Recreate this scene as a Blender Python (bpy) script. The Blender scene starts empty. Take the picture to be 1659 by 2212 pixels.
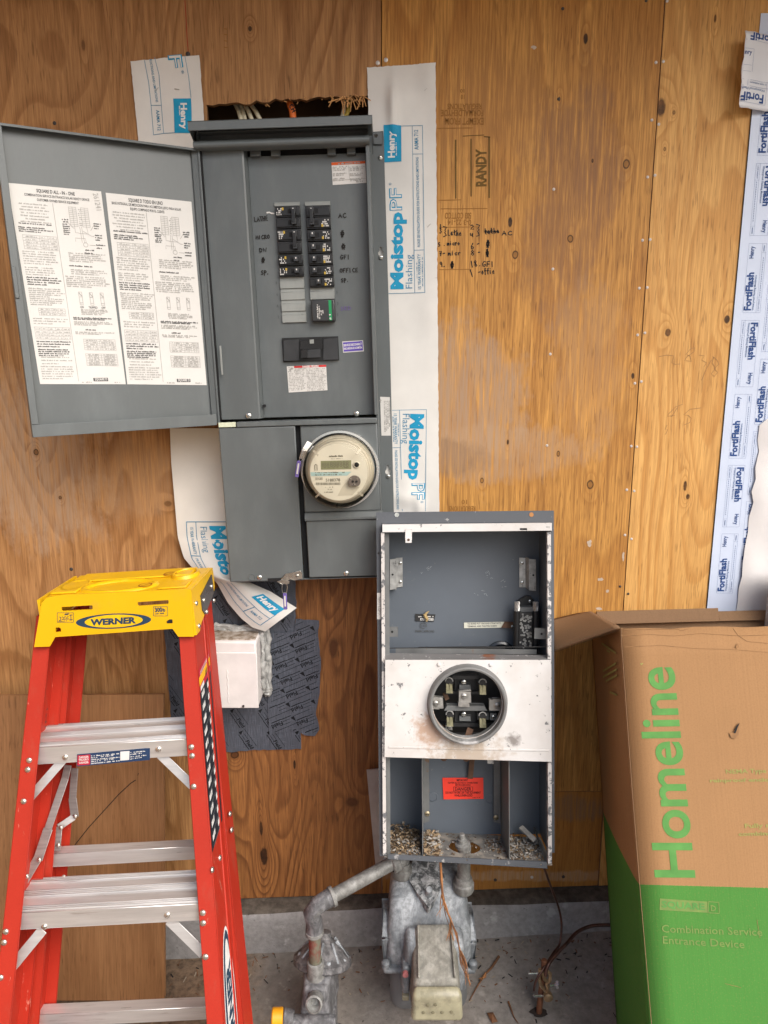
import bpy, math, random
import numpy as np
from mathutils import Matrix, Vector
from mathutils.geometry import tessellate_polygon

R = math.radians
rnd = random.Random(11)
scene = bpy.context.scene
COL = scene.collection

# ---------------------------------------------------------------- camera
FPX, IW, IH = 1534.0, 1659.0, 2212.0          # focal length and picture size in measuring units
PITCH, CAM_Y, CAM_Z = R(11), -1.68, 1.55
cd = bpy.data.cameras.new('camera')
cd.sensor_fit = 'VERTICAL'
cd.sensor_height = 36.0
cd.lens = FPX / IH * 36.0
cd.clip_start, cd.clip_end = 0.02, 500
cam = bpy.data.objects.new('camera', cd)
cam.location = (0, CAM_Y, CAM_Z)
cam.rotation_euler = (R(90) - PITCH, 0, 0)
COL.objects.link(cam)
scene.camera = cam

# ---------------------------------------------------------------- sky, sun, exposure
SUN_EL, SUN_AZ = R(42), R(42)                 # azimuth measured from straight behind the camera towards the right
world = bpy.data.worlds.new('World')
scene.world = world
world.use_nodes = True
wn = world.node_tree.nodes
wl = world.node_tree.links
bg = wn['Background']
sky = wn.new('ShaderNodeTexSky')
sky.sky_type = 'NISHITA'
sky.sun_disc = False
sky.sun_elevation = SUN_EL
sky.sun_rotation = R(180) - SUN_AZ
sky.dust_density = 4.0
sky.air_density = 1.0
sky.ozone_density = 0.6
wl.new(sky.outputs[0], bg.inputs[0])
bg.inputs[1].default_value = 0.105
sd = bpy.data.lights.new('sun', 'SUN')
sd.energy = 2.3
sd.angle = R(55)
sd.color = (1.0, 0.98, 0.95)
sun = bpy.data.objects.new('sun', sd)
sdir = Vector((math.sin(SUN_AZ) * math.cos(SUN_EL), -math.cos(SUN_AZ) * math.cos(SUN_EL), math.sin(SUN_EL)))
sun.rotation_euler = sdir.to_track_quat('Z', 'Y').to_euler()
sun.location = (1, -4, 6)
COL.objects.link(sun)
vs = scene.view_settings
vs.view_transform = 'Standard'
vs.look = 'None'
vs.exposure = 0.72
vs.gamma = 1.0
vs.use_curve_mapping = False
scene.cycles.max_bounces = 6
scene.cycles.diffuse_bounces = 3
scene.cycles.adaptive_threshold = 0.02
scene.cycles.transparent_max_bounces = 12
scene.cycles.use_denoising = True

# ---------------------------------------------------------------- measuring helpers
def ray(px, py):
    u, v = (px - IW / 2) / FPX, -(py - IH / 2) / FPX
    return Vector((u, math.cos(PITCH) + v * math.sin(PITCH), -math.sin(PITCH) + v * math.cos(PITCH)))

EYE = Vector((0, CAM_Y, CAM_Z))

def at(px, py, Y=0.0):
    d = ray(px, py)
    return EYE + d * ((Y - CAM_Y) / d.y)

def rot(a, b, c):
    return (Matrix.Rotation(c, 4, 'Z') @ Matrix.Rotation(a, 4, 'X') @ Matrix.Rotation(b, 4, 'Y'))

class Frame:
    """A plane-based local frame: x right, y into the wall, z up."""
    def __init__(s, M):
        s.M = M
        s.Mi = M.inverted()
    def loc(s, p, w=0.0):
        o = s.Mi @ EYE
        d = s.Mi.to_3x3() @ ray(*p)
        q = o + d * ((w - o.y) / d.y)
        return (q.x, q.z)

def Z(x0, y0, k):
    return lambda x, y: ((x0 + x / k) * 0.6636, (y0 + y / k) * 0.6636)

WF = Frame(Matrix.Identity(4))
ZA = Z(0, 150, 1.7015); ZB = Z(600, 250, 2.37); ZC = Z(600, 900, 1.952); ZD = Z(1150, 1600, 2.212)
ZE = Z(1150, 2350, 2.212); ZF = Z(0, 1800, 2.074); ZG = Z(0, 2500, 2.074); ZH = Z(1700, 1900, 1.544)
ZI = Z(1900, 0, 2.2117); ZJ = Z(1900, 1000, 2.2117); ZK = Z(1150, 150, 2.212); ZL = Z(400, 150, 5.184)
ZM = Z(850, 600, 3.16); ZN = Z(500, 1650, 2.212); ZO = Z(850, 2750, 2.074); ZP = Z(930, 1330, 4.1475)
ZQ = Z(850, 2040, 5.819); ZR = Z(1400, 650, 5.184); ZS = Z(2250, 1300, 3.072); ZT = Z(2300, 80, 6.505)
ZU = Z(1380, 2160, 5.925); ZV = Z(1520, 2700, 3.318); ZW = Z(1430, 0, 1.3014); ZX = Z(750, 2400, 3.253)
ZY = Z(880, 3000, 5.53)

# ---------------------------------------------------------------- objects
def setp(o, label=None, cat=None, group=None, kind=None):
    if label: o['label'] = label
    if cat: o['category'] = cat
    if group: o['group'] = group
    if kind: o['kind'] = kind
    return o

def thing(name, label, cat, M=None, group=None):
    o = bpy.data.objects.new(name, None)
    o.empty_display_size = 0.05
    COL.objects.link(o)
    if M is not None:
        o.matrix_world = M
    return setp(o, label, cat, group)

class MB:
    def __init__(s):
        s.v, s.f, s.m, s.mi = [], [], [], 0
    def add(s, vs, fs):
        o = len(s.v)
        s.v += [tuple(p) for p in vs]
        s.f += [tuple(i + o for i in f) for f in fs]
        s.m += [s.mi] * len(fs)
        return s
    def hex8(s, p):   # p: 4 of front (ccw from bottom left), 4 of back
        return s.add(p, [(0, 1, 2, 3), (5, 4, 7, 6), (4, 5, 1, 0), (3, 2, 6, 7), (4, 0, 3, 7), (1, 5, 6, 2)])
    def box(s, x0, x1, y0, y1, z0, z1):
        return s.hex8([(x0, y0, z0), (x1, y0, z0), (x1, y0, z1), (x0, y0, z1),
                       (x0, y1, z0), (x1, y1, z0), (x1, y1, z1), (x0, y1, z1)])
    def bar(s, a, b, wid, thk, up=(0, 0, 1)):
        a, b = Vector(a), Vector(b)
        d = (b - a).normalized()
        n = Vector(up)
        n = (n - d * n.dot(d)).normalized()
        t = d.cross(n)
        w, h = t * (wid / 2), n * (thk / 2)
        return s.hex8([a - w - h, a + w - h, a + w + h, a - w + h, b - w - h, b + w - h, b + w + h, b - w + h])
    def plate(s, outer, y0, y1, holes=(), side=None):
        loops = [list(outer)] + [list(h) for h in holes]
        flat = [p for l in loops for p in l]
        tris = tessellate_polygon([[Vector((p[0], p[1], 0)) for p in l] for l in loops])
        n = len(flat)
        vs = [(p[0], y0, p[1]) for p in flat] + [(p[0], y1, p[1]) for p in flat]
        s.add(vs, [tuple(t) for t in tris] + [tuple(i + n for i in reversed(t)) for t in tris])
        keep = s.mi
        if side is not None: s.mi = side
        base = len(s.v) - 2 * n
        k = 0
        for l in loops:
            m = len(l)
            for i in range(m):
                a, b = k + i, k + (i + 1) % m
                s.f.append((base + a, base + b, base + b + n, base + a + n)); s.m.append(s.mi)
            k += m
        s.mi = keep
        return s
    def sweep(s, profile, a, b):   # closed profile [(x,y)...] placed at points a and b (Vectors), plane xy
        n = len(profile)
        vs = [(a[0] + p[0], a[1] + p[1], a[2]) for p in profile] + [(b[0] + p[0], b[1] + p[1], b[2]) for p in profile]
        fs = [(i, (i + 1) % n, (i + 1) % n + n, i + n) for i in range(n)]
        tr = tessellate_polygon([[Vector((p[0], p[1], 0)) for p in profile]])
        fs += [tuple(t) for t in tr] + [tuple(i + n for i in reversed(t)) for t in tr]
        return s.add(vs, fs)
    def extx(s, profile, x0, x1, skew=(0, 0)):  # profile [(y,z)], extruded along x
        n = len(profile)
        vs = [(x0, p[0], p[1]) for p in profile] + [(x1, p[0] + skew[0], p[1] + skew[1]) for p in profile]
        fs = [(i, (i + 1) % n, (i + 1) % n + n, i + n) for i in range(n)]
        tr = tessellate_polygon([[Vector((p[0], p[1], 0)) for p in profile]])
        fs += [tuple(t) for t in tr] + [tuple(i + n for i in reversed(t)) for t in tr]
        return s.add(vs, fs)
    def tube(s, path, r, n=10, rs=None, cap=True):
        pts = [Vector(p) for p in path]
        m = len(pts)
        rs = rs or [r] * m
        T = []
        for i in range(m):
            T.append(((pts[min(i + 1, m - 1)] - pts[max(i - 1, 0)])).normalized())
        ref = Vector((0, 0, 1)) if abs(T[0].z) < .9 else Vector((1, 0, 0))
        nrm = (ref - T[0] * ref.dot(T[0])).normalized()
        vs = []
        for i in range(m):
            nrm = (nrm - T[i] * nrm.dot(T[i])).normalized()
            bn = T[i].cross(nrm)
            for k in range(n):
                a = 2 * math.pi * k / n
                vs.append(pts[i] + (nrm * math.cos(a) + bn * math.sin(a)) * rs[i])
        fs = [(i * n + k, i * n + (k + 1) % n, (i + 1) * n + (k + 1) % n, (i + 1) * n + k) for i in range(m - 1) for k in range(n)]
        if cap:
            fs += [tuple(range(n - 1, -1, -1)), tuple((m - 1) * n + k for k in range(n))]
        return s.add(vs, fs)
    def cyl(s, a, b, r0, r1=None, n=20):
        return s.tube([a, b], r0, n, [r0, r0 if r1 is None else r1])
    def lathe(s, prof, origin, axis=(0, -1, 0), n=40, closed=False, up=None):   # prof: [(radius, height along axis)]
        ax = Vector(axis).normalized()
        ref = Vector(up) if up else (Vector((0, 0, 1)) if abs(ax.z) < .9 else Vector((1, 0, 0)))
        e1 = (ref - ax * ref.dot(ax)).normalized()
        e2 = ax.cross(e1)
        o = Vector(origin)
        vs = []
        for (r, h) in prof:
            for k in range(n):
                a = 2 * math.pi * k / n
                vs.append(o + ax * h + (e1 * math.cos(a) + e2 * math.sin(a)) * max(r, 1e-5))
        m = len(prof)
        fs = [(i * n + k, i * n + (k + 1) % n, (i + 1) * n + (k + 1) % n, (i + 1) * n + k) for i in range(m - 1) for k in range(n)]
        return s.add(vs, fs)
    def build(s, name, mat, parent=None, bevel=0.0, smooth=True, ang=35, segs=2, subsurf=0):
        me = bpy.data.meshes.new(name)
        me.from_pydata(s.v, [], s.f)
        mats = mat if isinstance(mat, (list, tuple)) else [mat]
        for m in mats: me.materials.append(m)
        if len(mats) > 1: me.polygons.foreach_set('material_index', s.m)
        me.update()
        me.validate()
        if smooth:
            me.polygons.foreach_set('use_smooth', [True] * len(me.polygons))
            me.set_sharp_from_angle(angle=R(ang))
        o = bpy.data.objects.new(name, me)
        COL.objects.link(o)
        if parent is not None: o.parent = parent
        if parent is not None and any(k in name for k in ('letter', 'print', 'marks', 'writing', 'lines', 'numbers')): o['kind'] = 'stuff'
        if bevel:
            b = o.modifiers.new('bevel', 'BEVEL')
            b.width, b.segments, b.limit_method, b.angle_limit = bevel, segs, 'ANGLE', R(40)
            b.harden_normals = False
        if subsurf:
            ss = o.modifiers.new('sub', 'SUBSURF'); ss.levels = ss.render_levels = subsurf
        return o

def struct(o):
    o['kind'] = 'structure'
    return o

# ---------------------------------------------------------------- lettering
_gl = {}
def glyphs(s, bold=0.0, res=3, shear=0.0):
    key = (s, round(bold, 4), res, shear)
    if key in _gl: return _gl[key]
    cu = bpy.data.curves.new('t', 'FONT')
    cu.body = s; cu.size = 1.0; cu.offset = bold; cu.resolution_u = res; cu.shear = shear
    ob = bpy.data.objects.new('t', cu)
    me = ob.to_mesh()
    V = [(v.co.x, v.co.y) for v in me.vertices]
    F = [tuple(p.vertices) for p in me.polygons]
    ob.to_mesh_clear()
    bpy.data.objects.remove(ob); bpy.data.curves.remove(cu)
    _gl[key] = (V, F)
    return V, F

CAP = 0.69
def ptext(mb, F, s, p0, p1, hpx, w=0.0, bold=0.0, surf=None, res=2, shear=0.0, thin=None):
    """Flat lettering: baseline runs from picture point p0 to p1 on plane w of frame F, cap height hpx."""
    V, Fc = glyphs(s, bold, res, shear)
    if not V: return
    a, b = Vector(F.loc(p0, w)), Vector(F.loc(p1, w))
    L = (b - a).length
    Lpx = math.hypot(p1[0] - p0[0], p1[1] - p0[1])
    d = (b - a) / L
    n = Vector((-d.y, d.x))
    xs = [v[0] for v in V]
    x0, x1 = min(xs), max(xs)
    kx = L / (x1 - x0)
    ky = hpx * L / Lpx / CAP
    out = []
    for (x, y) in V:
        q = a + d * ((x - x0) * kx) + n * (y * ky)
        out.append((q.x, w + (surf(q.x, q.y) if surf else 0.0), q.y))
    mb.add(out, Fc)

def pgreek(mb, F, p0, p1, hpx, w=0.0, seed=0, fill=1.0, surf=None, dens=0.8):
    """Print too fine to read: rows of little marks the size of letters."""
    rg = random.Random(seed * 7919 + int(p0[0] * 31 + p0[1] * 17))
    a, b = Vector(F.loc(p0, w)), Vector(F.loc(p1, w))
    L = (b - a).length
    Lpx = math.hypot(p1[0] - p0[0], p1[1] - p0[1])
    if L < 1e-5: return
    d = (b - a) / L
    n = Vector((-d.y, d.x))
    h = hpx * L / Lpx
    t, k = 0.0, rg.randint(3, 8)
    while t < L * fill:
        if k <= 0:
            t += h * .5; k = rg.randint(2, 9); continue
        lw = h * rg.choice((.35, .5, .55, .6))
        if rg.random() < dens:
            hh = h * rg.choice((.72, .75, 1.0))
            qs = [a + d * t, a + d * (t + lw), a + d * (t + lw) + n * hh, a + d * t + n * hh]
            mb.add([(q.x, w + (surf(q.x, q.y) if surf else 0), q.y) for q in qs], [(0, 1, 2, 3)])
        t += lw + h * .13
        k -= 1

def pline(mb, F, pts, wpx, w=0.0, surf=None, closed=False):
    """A drawn stroke of even width along picture points."""
    ps = [Vector(F.loc(p, w)) for p in pts]
    if closed: ps.append(ps[0])
    k = (Vector(F.loc((pts[0][0] + 1, pts[0][1]), w)) - Vector(F.loc(pts[0], w))).length
    hw = wpx * k / 2
    n = len(ps)
    L, Rr = [], []
    for i in range(n):
        d = (ps[min(i + 1, n - 1)] - ps[max(i - 1, 0)])
        if d.length < 1e-9: d = Vector((1, 0))
        d.normalize()
        m = Vector((-d.y, d.x)) * hw
        ext = d * (hw * .6) * (-1 if i == 0 else 1 if i == n - 1 else 0)
        L.append(ps[i] + m + ext); Rr.append(ps[i] - m + ext)
    g = lambda q: (q.x, w + (surf(q.x, q.y) if surf else 0), q.y)
    mb.add([g(q) for q in L] + [g(q) for q in Rr], [(i, i + n, i + 1 + n, i + 1) for i in range(n - 1)])

def prect(mb, F, a, b, wpx, w=0.0, surf=None):
    for p, q in (((a[0], a[1]), (b[0], a[1])), ((b[0], a[1]), (b[0], b[1])), ((b[0], b[1]), (a[0], b[1])), ((a[0], b[1]), (a[0], a[1]))):
        pline(mb, F, [p, q], wpx, w, surf)

def ppoly(mb, F, pts, w=0.0):
    q = [F.loc(p, w) for p in pts]
    tr = tessellate_polygon([[Vector((a, b, 0)) for a, b in q]])
    mb.add([(a, w, b) for a, b in q], [tuple(t) for t in tr])

# pen strokes for hand lettering (unit box, y up)
ST = {
 'A': [[(0, 0), (.45, 1), (.9, 0)], [(.2, .4), (.75, .42)]],
 'C': [[(.85, .85), (.5, 1), (.12, .7), (.1, .3), (.45, 0), (.88, .12)]],
 'D': [[(.1, 1), (.12, 0)], [(0, .98), (.6, .9), (.85, .5), (.55, .08), (.05, 0)]],
 'E': [[(.8, 1), (.1, .96), (.1, .02), (.82, 0)], [(.1, .5), (.7, .52)]],
 'F': [[(.85, 1), (.1, .98), (.12, 0)], [(.1, .52), (.7, .54)]],
 'G': [[(.85, .88), (.45, 1), (.1, .6), (.2, .1), (.6, 0), (.85, .3), (.85, .45), (.5, .45)]],
 'H': [[(.1, 1), (.1, 0)], [(.8, 1), (.82, 0)], [(.1, .5), (.8, .52)]],
 'I': [[(.3, 1), (.32, 0)]],
 'L': [[(.12, 1), (.1, .02), (.8, 0)]],
 'M': [[(.02, 0), (.15, 1), (.45, .3), (.78, 1), (.92, 0)]],
 'N': [[(.05, 0), (.1, 1), (.8, .02), (.85, 1)]],
 'O': [[(.5, 1), (.1, .7), (.12, .25), (.5, 0), (.88, .3), (.85, .75), (.5, 1)]],
 'P': [[(.12, 1), (.1, -.25)], [(.1, .95), (.6, .98), (.8, .7), (.55, .45), (.1, .45)]],
 'R': [[(.12, 1), (.1, 0)], [(.1, .95), (.65, .95), (.75, .65), (.1, .5), (.85, 0)]],
 'S': [[(.8, .9), (.45, 1), (.15, .78), (.5, .52), (.8, .28), (.5, 0), (.1, .1)]],
 'T': [[(0, .97), (.95, 1)], [(.45, 1), (.48, 0)]],
 'W': [[(0, 1), (.2, 0), (.45, .7), (.7, 0), (.95, 1)]],
 '.': [[(.1, .02), (.2, .08)]],
 '-': [[(.1, .4), (.8, .45)]],
 '$': [[(.3, 1.1), (.25, -.1)], [(.6, 1.15), (.58, -.1)], [(.05, .7), (.85, .75)], [(.1, .3), (.85, .35)], [(.1, .55), (.45, 1), (.8, .6), (.45, .02), (.1, .5)]],
 '1': [[(.3, 1), (.35, 0)]], '2': [[(.1, .85), (.5, 1), (.8, .75), (.15, .02), (.85, .05)]],
 '3': [[(.1, .9), (.75, .95), (.35, .55), (.8, .35), (.4, 0), (.05, .1)]],
 '4': [[(.1, 1), (.1, .5), (.75, .5)], [(.7, .95), (.68, 0)]],
 '5': [[(.8, 1), (.2, .96), (.15, .55), (.65, .55), (.75, .2), (.3, 0), (.05, .1)]],
 '6': [[(.65, 1), (.15, .5), (.2, .05), (.6, .0), (.75, .3), (.3, .45)]],
 '7': [[(.05, .92), (.8, .95), (.35, 0)], [(.2, .45), (.7, .5)]],
 '8': [[(.5, .5), (.15, .8), (.5, 1), (.8, .78), (.15, .25), (.5, 0), (.85, .25), (.5, .5)]],
 '9': [[(.7, .65), (.3, .5), (.15, .8), (.5, 1), (.72, .85), (.65, 0)]],
 'a': [[(.7, .55), (.3, .6), (.1, .25), (.35, 0), (.7, .4), (.75, 0)]],
 'c': [[(.75, .5), (.4, .6), (.1, .3), (.4, 0), (.8, .1)]],
 'e': [[(.1, .3), (.7, .35), (.5, .6), (.15, .4), (.3, 0), (.8, .1)]],
 'f': [[(.8, .95), (.5, 1), (.4, .0)], [(.1, .55), (.8, .6)]],
 'h': [[(.15, 1), (.1, 0)], [(.12, .4), (.5, .6), (.7, 0)]],
 'i': [[(.3, .6), (.3, 0)], [(.35, .85), (.38, .92)]],
 'm': [[(.02, 0), (.08, .6), (.3, .5), (.4, 0), (.5, .6), (.8, .5), (.88, 0)]],
 'o': [[(.45, .6), (.1, .35), (.4, 0), (.8, .25), (.45, .6)]],
 'r': [[(.1, .6), (.15, 0)], [(.15, .4), (.5, .6), (.8, .5)]],
 't': [[(.4, 1), (.4, .1), (.7, 0)], [(.05, .6), (.8, .65)]],
 '}': [[(.1, 1.05), (.7, .95), (.3, .65), (.55, .5), (.3, .4), (.55, .05), (.0, -.1)]],
 '/': [[(.8, 1), (.1, -.1)]],
 ' ': [],
}
def phand(mb, F, s, p0, p1, hpx, wpx, w=0.0, jit=.06, seed=1):
    rg = random.Random(seed)
    n = len(s)
    for i, ch in enumerate(s):
        for stroke in ST.get(ch, []):
            pts = []
            for (x, y) in stroke:
                t = (i + (x * .82) + rg.uniform(-jit, jit) * .6) / n
                dx, dy = p1[0] - p0[0], p1[1] - p0[1]
                l = math.hypot(dx, dy)
                yy = (y + rg.uniform(-jit, jit)) * hpx
                pts.append((p0[0] + dx * t + dy / l * yy, p0[1] + dy * t - dx / l * yy))
            pline(mb, F, pts, wpx, w)

# ---------------------------------------------------------------- materials
def nd(nt, t, ins=None, **kw):
    n = nt.nodes.new(t)
    for k, v in kw.items(): setattr(n, k, v)
    for k, v in (ins or {}).items():
        if isinstance(v, bpy.types.NodeSocket): nt.links.new(v, n.inputs[k])
        else: n.inputs[k].default_value = v
    return n

def mt(nt, op, a, b=0.0, c=0.0, clamp=False):
    n = nt.nodes.new('ShaderNodeMath'); n.operation = op; n.use_clamp = clamp
    for i, v in enumerate((a, b, c)):
        if isinstance(v, bpy.types.NodeSocket): nt.links.new(v, n.inputs[i])
        else: n.inputs[i].default_value = v
    return n.outputs[0]

def mix(nt, fac, a, b, mode='MIX'):
    n = nt.nodes.new('ShaderNodeMix'); n.data_type = 'RGBA'; n.blend_type = mode
    for i, v in ((0, fac), (6, a), (7, b)):
        if isinstance(v, bpy.types.NodeSocket): nt.links.new(v, n.inputs[i])
        else: n.inputs[i].default_value = v if not isinstance(v, tuple) else (*v, 1.0)[:4]
    return n.outputs[2]

def ramp(nt, fac, stops, interp='LINEAR'):
    n = nt.nodes.new('ShaderNodeValToRGB')
    n.color_ramp.interpolation = interp
    e = n.color_ramp.elements
    while len(e) < len(stops): e.new(0.5)
    for el, (p, c) in zip(e, stops):
        el.position = p
        el.color = (*c, 1.0) if isinstance(c, tuple) else (c, c, c, 1.0)
    nt.links.new(fac, n.inputs[0])
    return n.outputs[0]

def noise(nt, vec, scale, detail=3.0, rough=.55, dist=0.0):
    n = nd(nt, 'ShaderNodeTexNoise', {'Vector': vec, 'Scale': scale, 'Detail': detail, 'Roughness': rough, 'Distortion': dist})
    return n.outputs['Fac']

def scl(nt, vec, s, off=(0, 0, 0)):
    return nd(nt, 'ShaderNodeMapping', {'Vector': vec, 'Scale': s, 'Location': off}).outputs[0]

def newmat(name):
    m = bpy.data.materials.new(name); m.use_nodes = True
    nt = m.node_tree
    return m, nt, nt.nodes['Principled BSDF']

def objco(nt):
    return nd(nt, 'ShaderNodeTexCoord').outputs['Object']

def geopos(nt):
    return nd(nt, 'ShaderNodeNewGeometry').outputs['Position']

def bump(nt, bs, h, strength, dist=0.001):
    b = nd(nt, 'ShaderNodeBump', {'Height': h, 'Strength': strength, 'Distance': dist})
    nt.links.new(b.outputs[0], bs.inputs['Normal'])

def sc(c, k): return tuple(min(1.0, x * k) for x in c)

def pmat(name, col, rough=.5, metal=0.0, var=.12, vs=9.0, bmp=0.0, bs=300.0, st=(1, 1, 1), col2=None, spec=.5, dirt=None, dscale=12.0, dth=(.55, .7), rvar=.15):
    m, nt, b = newmat(name)
    co = scl(nt, objco(nt), st)
    n1 = noise(nt, co, vs, 4)
    c = mix(nt, ramp(nt, n1, [(.3, 0.0), (.7, 1.0)]), sc(col, 1 - var), col2 or sc(col, 1 + var))
    if dirt:
        n3 = noise(nt, co, dscale, 6, .65)
        c = mix(nt, ramp(nt, n3, [(dth[0], 0.0), (dth[1], 1.0)]), c, dirt)
    nt.links.new(c, b.inputs['Base Color'])
    n2 = noise(nt, co, bs, 3)
    r = mt(nt, 'MULTIPLY_ADD', n1, rvar * 2, rough - rvar)
    nt.links.new(r, b.inputs['Roughness'])
    b.inputs['Metallic'].default_value = metal
    b.inputs['Specular IOR Level'].default_value = spec
    if bmp: bump(nt, b, n2, bmp)
    return m

def ink(name, col, rough=.6):
    return pmat(name, col, rough, var=.1, vs=40, spec=.3)
# ================================================================ plywood, concrete, setting
def plywood(name, light, mid, dark, seed, rings=13.0, xs=2.6, zs=.42, knots=(), grey=None, fiber=.35, contrast=.8, blot=.5, obj=False, worn=None, grain=1.0):
    """Rotary-cut fir ply: growth-ring contours that bulge round the knots, fine upright fibres, checks and stains."""
    m, nt, b = newmat(name)
    P = objco(nt) if obj else geopos(nt)
    off = (seed * 3.71, 0, seed * 1.93)
    sep = nd(nt, 'ShaderNodeSeparateXYZ', {0: P})
    X, Zc = sep.outputs[0], sep.outputs[2]
    co = scl(nt, P, (xs, 0, zs), off)
    field = noise(nt, co, 1.0, 2.0, .55, .6)
    wob = noise(nt, scl(nt, P, (16, 0, 3.2), off), 1.0, 2.0)
    field = mt(nt, 'MULTIPLY_ADD', wob, .028, field)
    fib = noise(nt, scl(nt, P, (270, 0, 9), off), 1.0, 2.0, .75)
    field = mt(nt, 'MULTIPLY_ADD', fib, .010, field)
    kmask = []
    for (kx, kz, rx, rz, typ) in knots:
        dx = mt(nt, 'MULTIPLY', mt(nt, 'SUBTRACT', X, kx), 1 / rx)
        dz = mt(nt, 'MULTIPLY', mt(nt, 'SUBTRACT', Zc, kz), 1 / rz)
        d2 = mt(nt, 'ADD', mt(nt, 'MULTIPLY', dx, dx), mt(nt, 'MULTIPLY', dz, dz))
        dzl = mt(nt, 'MULTIPLY', dz, .42)
        d2l = mt(nt, 'ADD', mt(nt, 'MULTIPLY', dx, mt(nt, 'MULTIPLY', dx, .35)), mt(nt, 'MULTIPLY', dzl, dzl))
        g = mt(nt, 'POWER', 2.718, mt(nt, 'MULTIPLY', d2l, -.45))
        field = mt(nt, 'MULTIPLY_ADD', g, .16 if typ != 'p' else .06, field)
        kmask.append((d2, typ))
    fr = mt(nt, 'FRACT', mt(nt, 'MULTIPLY', field, rings))
    ringc = ramp(nt, fr, [(0.0, 0.0), (.5, .18), (.84, 1.0), (.93, .9), (1.0, 0.0)])
    bl = noise(nt, scl(nt, P, (2.4, 0, 1.1), (off[0] + 7, 0, 2)), 1.0, 4.0, .6)
    patch = mt(nt, 'SUBTRACT', 1.0, bl)
    ringc = mt(nt, 'MULTIPLY', ringc, mt(nt, 'MULTIPLY_ADD', patch, 2.2, -.35, clamp=True))
    c = mix(nt, mt(nt, 'MULTIPLY', ringc, contrast), light, mid)
    fib2 = noise(nt, scl(nt, P, (120, 0, 5.5), off), 1.0, 3.0, .7)
    c = mix(nt, mt(nt, 'MULTIPLY', ramp(nt, fib2, [(.36, 0.0), (.66, 1.0)]), fiber * grain), c, dark)
    c = mix(nt, mt(nt, 'MULTIPLY', ramp(nt, fib, [(.42, 0.0), (.72, 1.0)]), fiber * grain), c, dark)
    chk = noise(nt, scl(nt, P, (300, 0, 20), (off[0], 0, off[2] + 5)), 1.0, 2.0, .5)
    patch2 = mt(nt, 'MULTIPLY_ADD', wob, .5, mt(nt, 'MULTIPLY', bl, .5))
    chk = mt(nt, 'MULTIPLY', ramp(nt, chk, [(.58, 0.0), (.66, 1.0)]), ramp(nt, patch2, [(.40, .15), (.58, 1.0)]))
    c = mix(nt, mt(nt, 'MULTIPLY', chk, .62 * grain), c, sc(dark, .6))
    c = mix(nt, mt(nt, 'MULTIPLY', ramp(nt, bl, [(.42, 0.0), (.68, 1.0)]), blot), c, mix(nt, .5, c, dark))
    if grey:   # weathered patches: (x, z, rx, rz, colour, amount)
        nz = noise(nt, scl(nt, P, (9, 0, 5), off), 1.0, 5.0, .7)
        for (gx, gz, grx, grz, gc, ga) in grey:
            dx = mt(nt, 'MULTIPLY', mt(nt, 'SUBTRACT', X, gx), 1 / grx)
            dz = mt(nt, 'MULTIPLY', mt(nt, 'SUBTRACT', Zc, gz), 1 / grz)
            d = mt(nt, 'SQRT', mt(nt, 'ADD', mt(nt, 'MULTIPLY', dx, dx), mt(nt, 'MULTIPLY', dz, dz)))
            e = mt(nt, 'ADD', d, mt(nt, 'MULTIPLY_ADD', nz, 2.2, -1.1))
            k = mt(nt, 'MULTIPLY', ramp(nt, e, [(.62, 1.0), (.95, 0.0)]), mt(nt, 'MULTIPLY_ADD', fib2, 3.4, -1.05, clamp=True))
            c = mix(nt, mt(nt, 'MULTIPLY', k, ga), c, gc)
    pert = noise(nt, scl(nt, P, (60, 0, 60), off), 1.0, 2.0)
    for (d2, typ) in kmask:
        d = mt(nt, 'SQRT', d2)
        d = mt(nt, 'MULTIPLY_ADD', pert, .5, mt(nt, 'ADD', d, -.25))
        halo = ramp(nt, mt(nt, 'MULTIPLY', d, .3), [(.28, .55), (.7, 0.0)])
        c = mix(nt, mt(nt, 'MULTIPLY', halo, .6), c, sc(mid, .8))
        if typ in 'rp':     # tight pale knot with a dark ring
            c = mix(nt, ramp(nt, mt(nt, 'MULTIPLY', d, .5), [(.36, .9), (.46, 0.0)]), c, mix(nt, pert, sc(mid, .8), sc(mid, .35)))
            c = mix(nt, ramp(nt, mt(nt, 'MULTIPLY', d, .5), [(.32, 0.0), (.44, .92 if typ == 'r' else .35), (.51, .88 if typ == 'r' else .3), (.62, 0.0)]), c, sc(dark, .25))
        else:               # dark knot
            c = mix(nt, ramp(nt, mt(nt, 'MULTIPLY', d, .5), [(.38, .97), (.52, 0.0)]), c, mix(nt, ramp(nt, pert, [(.35, 0.0), (.65, 1.0)]), sc(dark, .12), sc(dark, .5)))
    nt.links.new(c, b.inputs['Base Color'])
    b.inputs['Roughness'].default_value = .62
    b.inputs['Specular IOR Level'].default_value = .35
    bump(nt, b, mt(nt, 'SUBTRACT', fib2, mt(nt, 'MULTIPLY', fib, .5)), .35, .0015)
    return m

def K(p, wpx, hpx, typ):
    q = at(*p)
    k = .00042 if typ != 'd' else .00056
    return (q.x, q.z, wpx * k, hpx * k, typ)

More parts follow.
